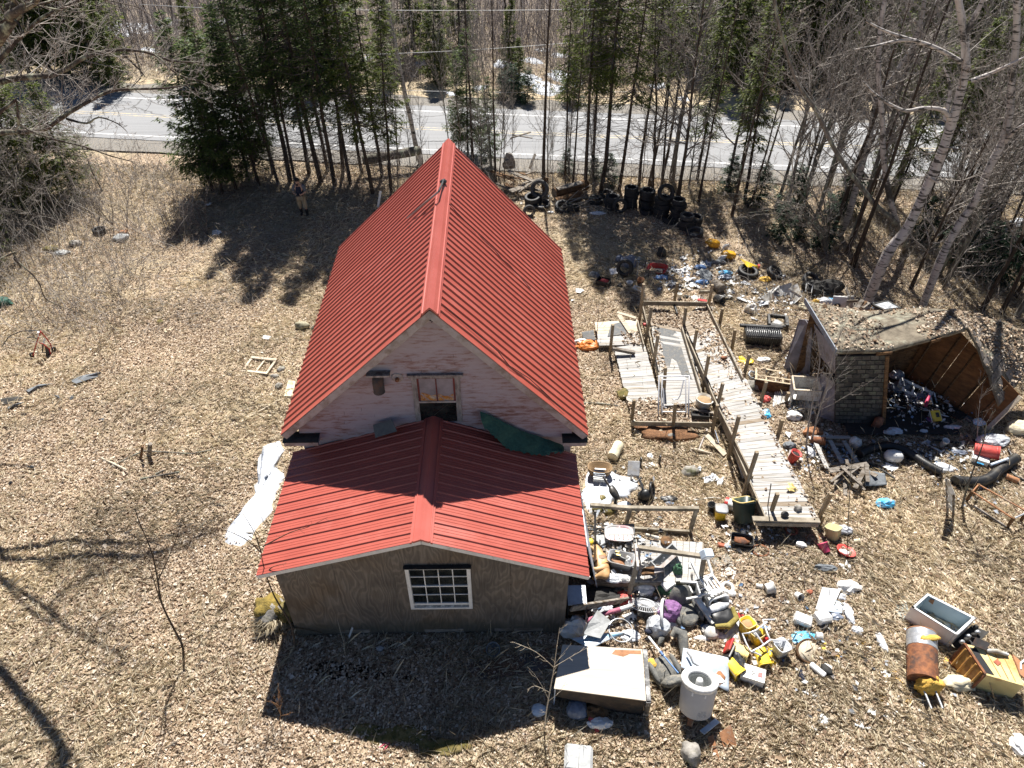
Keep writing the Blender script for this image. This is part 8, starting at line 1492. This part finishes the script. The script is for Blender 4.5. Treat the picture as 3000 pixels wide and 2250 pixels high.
MB().box(quad_pt(K,.56,.42)+Vector((0,0,.008)),(.12,.1,.01),spin(0,0,30)).build('red_patch',M_brick,t);[MB().bar(quad_pt(K,u,.05)+Vector((0,0,.006)),quad_pt(K,u,.95)+Vector((0,0,.006)),.012,.012).build('seam',M_cookr,t) for u in (.42,.62,.8)]
MB().slab([ZD(985,520,.62)-o0,ZD(1071,590,.6)-o0,ZD(1090,700,.62)-o0,ZD(1040,660,.62)-o0],.03).build('drawer_front',M_rustl,t);mb=MB();mb.tube([ZD(1050,620,.64)-o0,ZD(1050,575,.66)-o0,ZD(1075,555,.66)-o0],.02,6);mb.build('handle',M_white,t)
MB().slab([ZD(730,400,.78)-o0,ZD(830,440,.75)-o0,ZD(800,490,.68)-o0,ZD(705,455,.70)-o0],.03).build('loose_cover',M_sooty,t);MB().tube([ZD(810,490,.66)-o0,ZD(880,495,.70)-o0,ZD(960,520,.66)-o0],[.04,.05,.035],8).build('wrapped_edge',M_whited,t)
mb=MB();mb.blob(ZD(620,720,.1)-o0,(.35,.16,.14),9,.5,2.5,3);mb.build('torn_lining',M_creamfoam,t)
# small things on the right-hand grass
gY='yellow foam crumbs scattered round the tank'
for x,y in ((140,370),(235,650),(225,735),(290,810),(270,840),(75,835),(330,820),(165,660),(255,850),(300,790),(510,600),(520,570),(180,700),(60,650)):
  mb=MB();mb.blob((0,0,.02),(rnd.uniform(.05,.12),rnd.uniform(.04,.08),.03),x,.5,2,2);o=mb.build('foam_crumb',M_yfoam,None,ZD(x,y));o.rotation_euler=(0,0,rnd.uniform(0,3));tag(o,'yellow foam crumb lying in the grass round the rusty tank','foam crumb',gY)
for x,y in ((345,1065),(420,1120),(500,1120),(640,1320),(540,1060)):mb=MB();mb.blob((0,0,.02),(.09,.05,.03),x,.5,2,2);tag(mb.build('foam_crumb',M_yfoam,None,Z8(x,y)),'yellow foam crumb lying between the round lid and the tank','foam crumb','yellow foam crumbs left of the tank')
P=[Z8(610+50*math.cos(a),890+48*math.sin(a),.02) for a in [2.9+5.6*i/26 for i in range(27)]];rodline('thin orange hoop lying on the grass',P,.012,M_brick,'hoop','hoop');crumple('silvery crumpled bottle lying left of the tank',Z8(628,1062),(.10,.28,.09),M_film,180,'bottle','bottle');crumple('white crumpled bag lying above the white sheets',Z8(470,795),(.3,.2,.14),M_white,181);
plate('white stained panel lying on the grass, upper of two',[Z8(345,785,.2),Z8(435,795,.16),Z8(385,905,.1),Z8(312,890,.12)][::-1],.035,mat('stained_white_panel',(.74,.74,.73),(.66,.65,.63),4,.4,.05,dirt=(.2,.14,.09),dirt_amt=.3),'panel','panel');warp_sheet('bluish crumpled panel under the stained white panel',[Z8(400,845,.1),Z8(440,860,.1),Z8(440,915,.06),Z8(340,905,.08)],M_blueish,'panel','panel',.05,11);crumple('clear crumpled bag right of the bluish panel',Z8(465,920),(.14,.3,.1),M_film,182);crumple('dark blue-grey rag below the bluish panel',Z8(405,935),(.2,.12,.08),M_bluebag,183,'rag','rag');crumple('clear bottle lying right of the crumpled bags',Z8(510,1000),(.13,.12,.09),M_film,184,'bottle','bottle');crumple('clear plastic scrap above the bluish panel',Z8(435,840),(.12,.12,.08),M_film,185)
block('white foam block lying on the grass, left of two',Z8(240,955),(.38,.26,.22),M_white,(4,6,-24),'foam_block','foam block',.03);block('white foam block lying on the grass, right of two',Z8(338,948),(.36,.3,.24),M_white,(-6,8,14),'foam_block','foam block',.05);log('small white roll lying below the right foam block',Z8(315,1020,.09),Z8(345,1025,.09),.09,M_white,M_whited,'roll','roll');crumple('yellow torn glove lying below the white roll',Z8(350,1075),(.10,.16,.04),M_yellow,186,'glove','glove',sub=2)
t=thing('round_lid','oval weathered lid with a brown rim lying on blue cloth','lid',Z8(278,1095,.05),(16,6,30));MB().lathe([(0,0),(.30,0),(.30,.04),(0,.045)],26,None,(0,0,0),.78).build('disc',M_palewood,t);MB().lathe([(.30,-.01),(.335,.0),(.335,.05),(.295,.055),(.295,0)],26,None,(0,0,0),.78).build('rim',M_brownwood,t);crumple('bright blue cloth under the oval lid',Z8(262,1040),(.34,.24,.07),M_cyan,187,'cloth','cloth',.4)
t=thing('appliance_fragment','white broken appliance part with dark inside lying in the grass','appliance part',Z8(335,1205),(8,0,-50));MB().box((-.08,0,.07),(.36,.12,.12)).build('casing',M_white,t,bev=.02);MB().blob((.05,.14,.07),(.14,.1,.07),3,.4).build('dark_inside',M_dark,t);MB().box((.02,.24,.05),(.16,.07,.05),spin(0,0,20)).build('flap',M_whited,t)
board('small pale wooden board lying in the grass',Z8(300,1275,.03),Z8(322,1340,.03),.14,.03,M_deck);crumple('dark blue rag in the grass left of the appliance part',Z8(245,1220),(.08,.22,.05),M_navy,188,'rag','rag',sub=2);crumple('grey crumpled wrapper at the lower grass',Z8(350,1430),(.14,.14,.05),M_film,189,'wrapper','wrapper',sub=2)
gW='white scraps scattered on the right-hand grass'
for x,y in ((590,1135),(630,1190),(660,1215),(520,1450),(290,1470),(655,1420),(720,1330),(175,855),(150,850),(210,870),(545,1455),(585,1390),(262,1290),(500,1340),(770,1000),(560,1085),(95,760),(415,1140),(700,1395),(820,1650),(270,985)):scrap('small white scrap lying in the right-hand dry grass',Z8(x,y,.03),rnd.choice((M_white,M_film,M_whited)),rnd.uniform(.35,.6),gW)
bucket('white round tin lying by the orange lump',Z8(220,820,.05),M_white,(60,0,20),.09,.16,2,handle=False,cat='tin',name='tin');stone('orange-red brick fragment near the white tin',2200+280*.60286,1250+815*.60286,(.09,.07,.07),M_brick,21);bucket('open cream pot lying on its side on the leaves',Z7(1775,215,.1),M_whited,(82,0,100),.14,.2,2,handle=False,cat='pot',name='pot');bucket('small white cup lying left of the cream pot',Z7(1700,185,.05),M_white,(80,0,70),.06,.14,2,handle=False,cat='cup',name='cup');crumple('white snow-like clump at the right edge',at(2985,2185),(.2,.24,.12),M_white,190,'clump','clump')
block('flat pale stone slab sunk in the leaves above the red piece',Z7(1690,300,-.02),(.7,.5,.06),mat('tan_slab',(.36,.31,.24),(.27,.22,.16),6,.95,.5),(0,0,10),'stone_slab','slab',.03)
# ---------------------------------------------------------------- left yard
Z0=zf(0,750,.45208)
t=thing('rollator','red folded rollator walker standing on the leaves at the far left','rollator',at(128,1045),(0,0,15));yR=t.location.y
def VR(x,y,dy):return V(x*.31527,900+y*.31527,yR+dy)-t.location
for P,m,r,nm_ in (([(370,235,0),(340,330,0),(300,480,-.05)],M_red,.02,'frame_tube'),([(370,235,.05),(430,300,.1),(475,360,.15),(485,400,.15)],M_red,.018,'frame_tube'),([(360,330,.0),(400,355,0),(445,400,-.05),(455,450,-.1)],M_red,.018,'frame_tube'),([(350,240,0),(352,280,0)],M_alu,.03,'grip'),([(415,305,.05),(400,345,0)],M_alu,.025,'grip'),([(250,275,-.05),(300,275,0),(340,300,0)],M_black,.018,'handle'),([(270,222,.05),(330,222,.05),(370,240,.05)],M_black,.018,'handle'),([(395,350,0),(385,420,-.1)],M_dark,.02,'brace'),([(330,420,0),(440,425,0)],M_dark,.012,'brace')):MB().tube([VR(*p) for p in P],r,6).build(nm_,m,t)
MB().slab([VR(410,370,0),VR(455,400,0),VR(470,470,-.1),VR(420,480,-.1)],.03).build('folded_seat',M_black,t);
for x,y in ((285,500),(470,465),(485,410),(300,430)):MB().lathe([(.035,-.015),(.085,-.02),(.085,.02),(.035,.015)],14,spin(85,0,70),VR(x,y,-.04)).build('wheel',M_black,t)
rodline('black flexible hose arching behind the red rollator',[at(5,1015,.05),at(25,985,.35),at(60,970,.5),at(100,968,.55)],.016,M_black,'hose','hose')
for l,q,s in (('grey fabric strip lying on the leaves, right of the strips',[(205,1118),(240,1102),(297,1090),(292,1103),(262,1112),(225,1125)],1),('thin grey fabric strip lying behind the dark strip',[(76,1145),(115,1128),(158,1125),(120,1138),(85,1150)],2),('dark grey fabric heap at the left edge',[(0,1170),(40,1160),(70,1165),(55,1178),(10,1186)],3),('light grey fabric strip at the left edge',[(20,1195),(60,1180),(72,1180),(45,1192),(24,1198)],4),('small grey fabric piece, left of a pair',[(160,1158),(172,1160),(180,1172),(166,1170)],5),('small grey fabric piece, right of a pair',[(205,1168),(218,1156),(218,1166),(204,1174)],6),('grey flat scrap alone on the lower leaves',[(82,1372),(92,1364),(104,1368),(96,1374)],7),('grey scrap at the lower left leaves',[(24,1418),(34,1410),(40,1414),(32,1420)],8),('tiny grey scrap on the middle leaves',[(288,1232),(300,1226),(314,1230),(300,1236)],9)):
  P=[at(x,y,.04+.05*((i*s) % 3)) for i,(x,y) in enumerate(q)];c=sum(P,Vector())/len(P);mb=MB(c);n=len(P);mb.add([c+Vector((0,0,.06))]+P,[(0,1+i,1+(i+1) % n) for i in range(n)]);tag(mb.build('fabric_strip',M_dark if s==3 else M_tarp),l,'fabric')
t=thing('window_frame','old wooden window frame with two openings lying on the leaves','window frame',at(762,1076),(3,-4,-14));
for c,d in (((0,.32,.07),(.95,.10,.08)),((0,-.32,.06),(.95,.08,.06)),((-.44,0,.06),(.08,.56,.06)),((.44,0,.06),(.08,.56,.06)),((.05,0,.06),(.05,.56,.05))):MB().box(c,d).build('frame_bar',M_palewood,t)
plate('beige cracked board lying close to the roof eave',[at(832,1160,.06),at(845,1115,.1),at(866,1118,.1),at(858,1162,.06)][::-1],.03,M_creamfoam,'board','board');stone('pale mossy boulder beside the house under the left eave',887,960,(.24,.18,.18),mat('yellowish_stone',(.38,.35,.25),(.22,.2,.13),6,.95,.6),31);stone('dark stone right of the mossy boulder',922,965,(.12,.1,.1),M_stone,32);block('small white wrapper lying on the lawn left of the house',at(780,990),(.3,.2,.04),M_white,(0,0,-20),'wrapper','wrapper');block('yellowish paper lying alone in mid lawn',at(498,967),(.38,.28,.012),M_creamfoam,(4,3,20),'paper','paper',.0);stone('dark stone in the grass near the window frame',818,1135,(.12,.13,.1),M_stone,33);stone('second dark stone near the window frame',825,1085,(.13,.12,.08),M_stone,34);crumple('grey clod near the window frame',at(806,1105),(.16,.1,.07),M_stone,191,'clod','clod',sub=2);stone('brown clod in mid lawn',470,945,(.14,.1,.06),M_moss,35)
stone('large grey stone on the lawn near the pale tyre',355,697,(.3,.22,.14),M_pstone,36);stone('dark stone left of the pale tyre',222,714,(.26,.18,.12),M_stone,37);stone('brown stone behind the large grey stone',362,682,(.2,.14,.1),M_rustl,38);stone('low dark stone at the lawn edge',150,730,(.3,.2,.1),M_moss,39);stone('flat grey stone at the lawn edge',180,740,(.32,.2,.06),M_pstone,40)
rodline('white thin rod lying on the lawn left of the eave',[at(735,1218,.03),at(792,1187,.04)],.02,M_palewood);log('stump post leaning on the lawn, bleached top',at(437,1340,.02),V(440,1300,at(437,1340).y),.06,M_oldwood,M_palewood,'stump','stump');log('dark leaning stake beside the bleached stump',at(412,1345,.02),V(418,1308,at(412,1345).y),.035,M_brownwood,M_brownwood,'stake','stake')
for l,pts in (('long bent brown branch lying across the lower lawn',[(325,1370),(370,1345),(420,1322),(500,1326),(560,1330),(620,1318)]),('pale branch lying on the lower lawn',[(298,1343),(330,1358),(372,1378)]),('dark branch lying below the stump',[(412,1404),(460,1395),(525,1383)]),('short dark log-like branch on the lower lawn',[(455,1390),(482,1378)])):rodline(l,[at(x,y,.05+.1*(i==2)) for i,(x,y) in enumerate(pts)],[.03 if 'long' not in l else .022]*len(pts),M_gbark if 'pale' not in l else M_palewood,'branch','branch')
t=thing('boulder','large boulder under golden moss and dry grass at the annex left corner','boulder',at(800,1810));mb=MB();mb.blob((0,0,.22),(.36,.34,.32),41,.3,1.3,3);mb.build('rock',M_stone,t);mb=MB();mb.blob((-.02,.06,.29),(.36,.3,.29),42,.35,1.8,3,flat=-.06);mb.build('moss_cap',mat('golden_moss',(.27,.19,.04),(.12,.09,.02),12,.95,.9),t);mb=MB();mb.blob((.32,.0,.2),(.3,.26,.26),43,.3,1.3,3);mb.build('moss_lobe',M_moss,t)
bx=np.array([at(800,1830).x])+NR.normal(.05,.16,420);by=np.array([at(800,1830).y])+NR.normal(0,.14,420);co,tr=blade_geo(bx,by,np.full(420,.38)-((bx-bx.mean()) ** 2+(by-by.mean()) ** 2)*2.5,.2,.45,.008,-.9,.1);fast_mesh('grass_tuft',co,tr,M_straw)
crumple('green plastic tarp lump at the far left edge',at(8,890),(.4,.25,.18),M_green,195,'tarp','tarp');block('white flat scrap near the standing person',at(933,624),(.5,.06,.03),M_white,(0,0,16),'strip','strip',0);scrap('small white scrap at the shadow edge left of the person',at(636,686,.03),M_white,1.2);scrap('small pale scrap in the deep spruce shade',at(612,601,.03),M_white,1.0)
# ---------------------------------------------------------------- the person, one continuous body with clothes over it
pf=at(893,636);pr=thing('person','person standing in the spruce shade in a dark shirt, khaki trousers and black boots','person',pf,(0,0,180))
J={'pel':(0,0,.95),'sp':(0,.01,1.12),'ch':(0,.0,1.32),'nk':(0,.03,1.50),'hd':(0,.09,1.60),'ht':(0,.075,1.73),'sl':(-.19,0,1.42),'el':(-.27,.02,1.16),'wl':(-.10,.25,1.12),'sr':(.19,0,1.42),'er':(.27,.02,1.16),'wr':(.10,.25,1.12),
     'hl':(-.10,0,.90),'kl':(-.13,.03,.50),'al':(-.14,-.01,.09),'tl':(-.15,.14,.035),'hr':(.10,0,.90),'kr':(.12,-.02,.50),'ar':(.13,-.14,.09),'tr':(.14,.02,.035)}
def sk(name,ks,es,rad,m):return skin(name,[J[k] for k in ks],[(ks.index(a),ks.index(b)) for a,b in es],[rad[k] for k in ks],m,pr)
kb=list(J);eb=[('pel','sp'),('sp','ch'),('ch','nk'),('nk','hd'),('hd','ht'),('ch','sl'),('sl','el'),('el','wl'),('ch','sr'),('sr','er'),('er','wr'),('pel','hl'),('hl','kl'),('kl','al'),('al','tl'),('pel','hr'),('hr','kr'),('kr','ar'),('ar','tr')]
for s_,w in (('l',-1),('r',1)):
  for f in range(4):J['f%s%d' % (s_,f)]=(w*(.10-.055-.008*f),.30+.012*(f % 2),1.145-.022*f);J['g%s%d' % (s_,f)]=(w*(.10-.075-.004*f),.335,1.13-.022*f);kb+=['f%s%d' % (s_,f),'g%s%d' % (s_,f)];eb+=[('w'+s_,'f%s%d' % (s_,f)),('f%s%d' % (s_,f),'g%s%d' % (s_,f))]
  J['t'+s_+'h']=(w*.05,.27,1.17);kb.append('t'+s_+'h');eb.append(('w'+s_,'t'+s_+'h'))
rb={'pel':.14,'sp':.13,'ch':.15,'nk':.055,'hd':.085,'ht':.085,'sl':.065,'el':.045,'wl':.03,'sr':.065,'er':.045,'wr':.03,'hl':.09,'kl':.06,'al':.04,'tl':.03,'hr':.09,'kr':.06,'ar':.04,'tr':.03}
for k in kb:rb.setdefault(k,.010)
sk('body',kb,eb,rb,M_skin)
J.update({'sml':(-.225,.01,1.30),'smr':(.225,.01,1.30),'eel':(-.262,.02,1.18),'eer':(.262,.02,1.18),'kl2':(-.135,.03,.40),'kr2':(.125,-.05,.40),'bl':(-.135,.02,.40),'br':(.125,-.06,.40),'wst':(0,0,.90)})
sk('shirt',['wst','sp','ch','nk'],[('wst','sp'),('sp','ch'),('ch','nk')],{'wst':(.185,.15),'sp':(.18,.15),'ch':(.185,.155),'nk':.075},M_navy)
for s_ in 'lr':J['s0'+s_]=((-.13 if s_=='l' else .13),0,1.42);sk('sleeve',['s0'+s_,'s'+s_,'sm'+s_,'ee'+s_],[('s0'+s_,'s'+s_),('s'+s_,'sm'+s_),('sm'+s_,'ee'+s_)],{'s0'+s_:.095,'s'+s_:.1,'sm'+s_:.085,'ee'+s_:.07},M_heather)
sk('trousers',['wst','hl','kl','kl2','hr','kr','kr2'],[('wst','hl'),('hl','kl'),('kl','kl2'),('wst','hr'),('hr','kr'),('kr','kr2')],{'wst':(.17,.14),'hl':.125,'kl':.10,'kl2':.095,'hr':.125,'kr':.10,'kr2':.095},M_khaki)
for s_ in 'lr':sk('boot',['b'+s_,'a'+s_,'t'+s_],[('b'+s_,'a'+s_),('a'+s_,'t'+s_)],{'b'+s_:.082,'a'+s_:.062,'t'+s_:.05},M_boot)
mb=MB();mb.blob((0,.05,1.715),(.098,.11,.088),4,.10,4,3);mb.build('hair',M_hair,pr);mb=MB();mb.blob((0,.165,1.535),(.06,.035,.04),4,.15,3,2);mb.build('beard',M_hair,pr);mb=MB();mb.blob((0,.188,1.61),(.014,.022,.024),2,.05);mb.build('nose',M_skin,pr)
for x in (-.032,.032):mb=MB();mb.blob((x,.168,1.64),(.012,.008,.008),2,.0,1,1);mb.build('eye',M_hair,pr)
for x in (-.092,.092):mb=MB();mb.blob((x,.07,1.62),(.012,.025,.035),2,.1,1,1);mb.build('ear',M_skin,pr)
ct=thing('controller','small dark handheld controller held by the person','controller',pf+Vector((0,-.33,1.13)),(20,0,0));MB().box((0,0,0),(.16,.09,.035)).build('body',M_black,ct,bev=.012);[MB().tube([(x,.04,.0),(x,.10,.05)],.006,5).build('aerial',M_grey,ct) for x in (-.06,.06)]
# ---------------------------------------------------------------- fragments of rubbish too small and many to count
def frag_mat(name,cs):
  m=island_mat(name,[(i/len(cs),c) for i,c in enumerate(cs)],.5,.1,.4)
  [setattr(n.color_ramp,'interpolation','CONSTANT') for n in m.node_tree.nodes if n.type=='VALTORGB'];return m
FR=[]
for px,py,sx,sy,n,z in ((2040,805,150,55,420,0),(2260,880,110,60,260,0),(2330,1130,110,90,240,0),(2420,1330,120,60,240,0),(2760,1330,170,50,260,0),(2700,1170,110,70,420,.12),(1900,1770,170,75,420,0),(1850,1620,110,60,160,.36),(2120,1800,100,60,110,0),(2240,1890,110,70,60,0),(2400,1860,90,90,60,0),(1760,1560,40,60,60,.2),(2200,1580,120,60,70,0),(1820,1420,90,50,50,0),(2560,920,120,30,200,0),(2480,2000,260,160,40,0),(2850,1440,120,60,60,0),(1560,590,70,20,60,0)):
  for k in range(n):p=at(px+rnd.gauss(0,sx*.5),py+rnd.gauss(0,sy*.5),z);FR.append((p.x,p.y,p.z+rnd.uniform(.01,.09)))
FR=np.array(FR);co,tr=leaf_geo(FR[:,0],FR[:,1],FR[:,2],.105,.5)
fast_mesh('litter_fragments',co,tr,frag_mat('litter',[(.72,.72,.71),(.5,.5,.49),(.03,.03,.032),(.24,.25,.27),(.66,.67,.69),(.07,.06,.055),(.35,.38,.43),(.30,.22,.15),(.6,.58,.54),(.02,.02,.022),(.78,.78,.77),(.16,.1,.06),(.12,.2,.33),(.45,.42,.38)]))
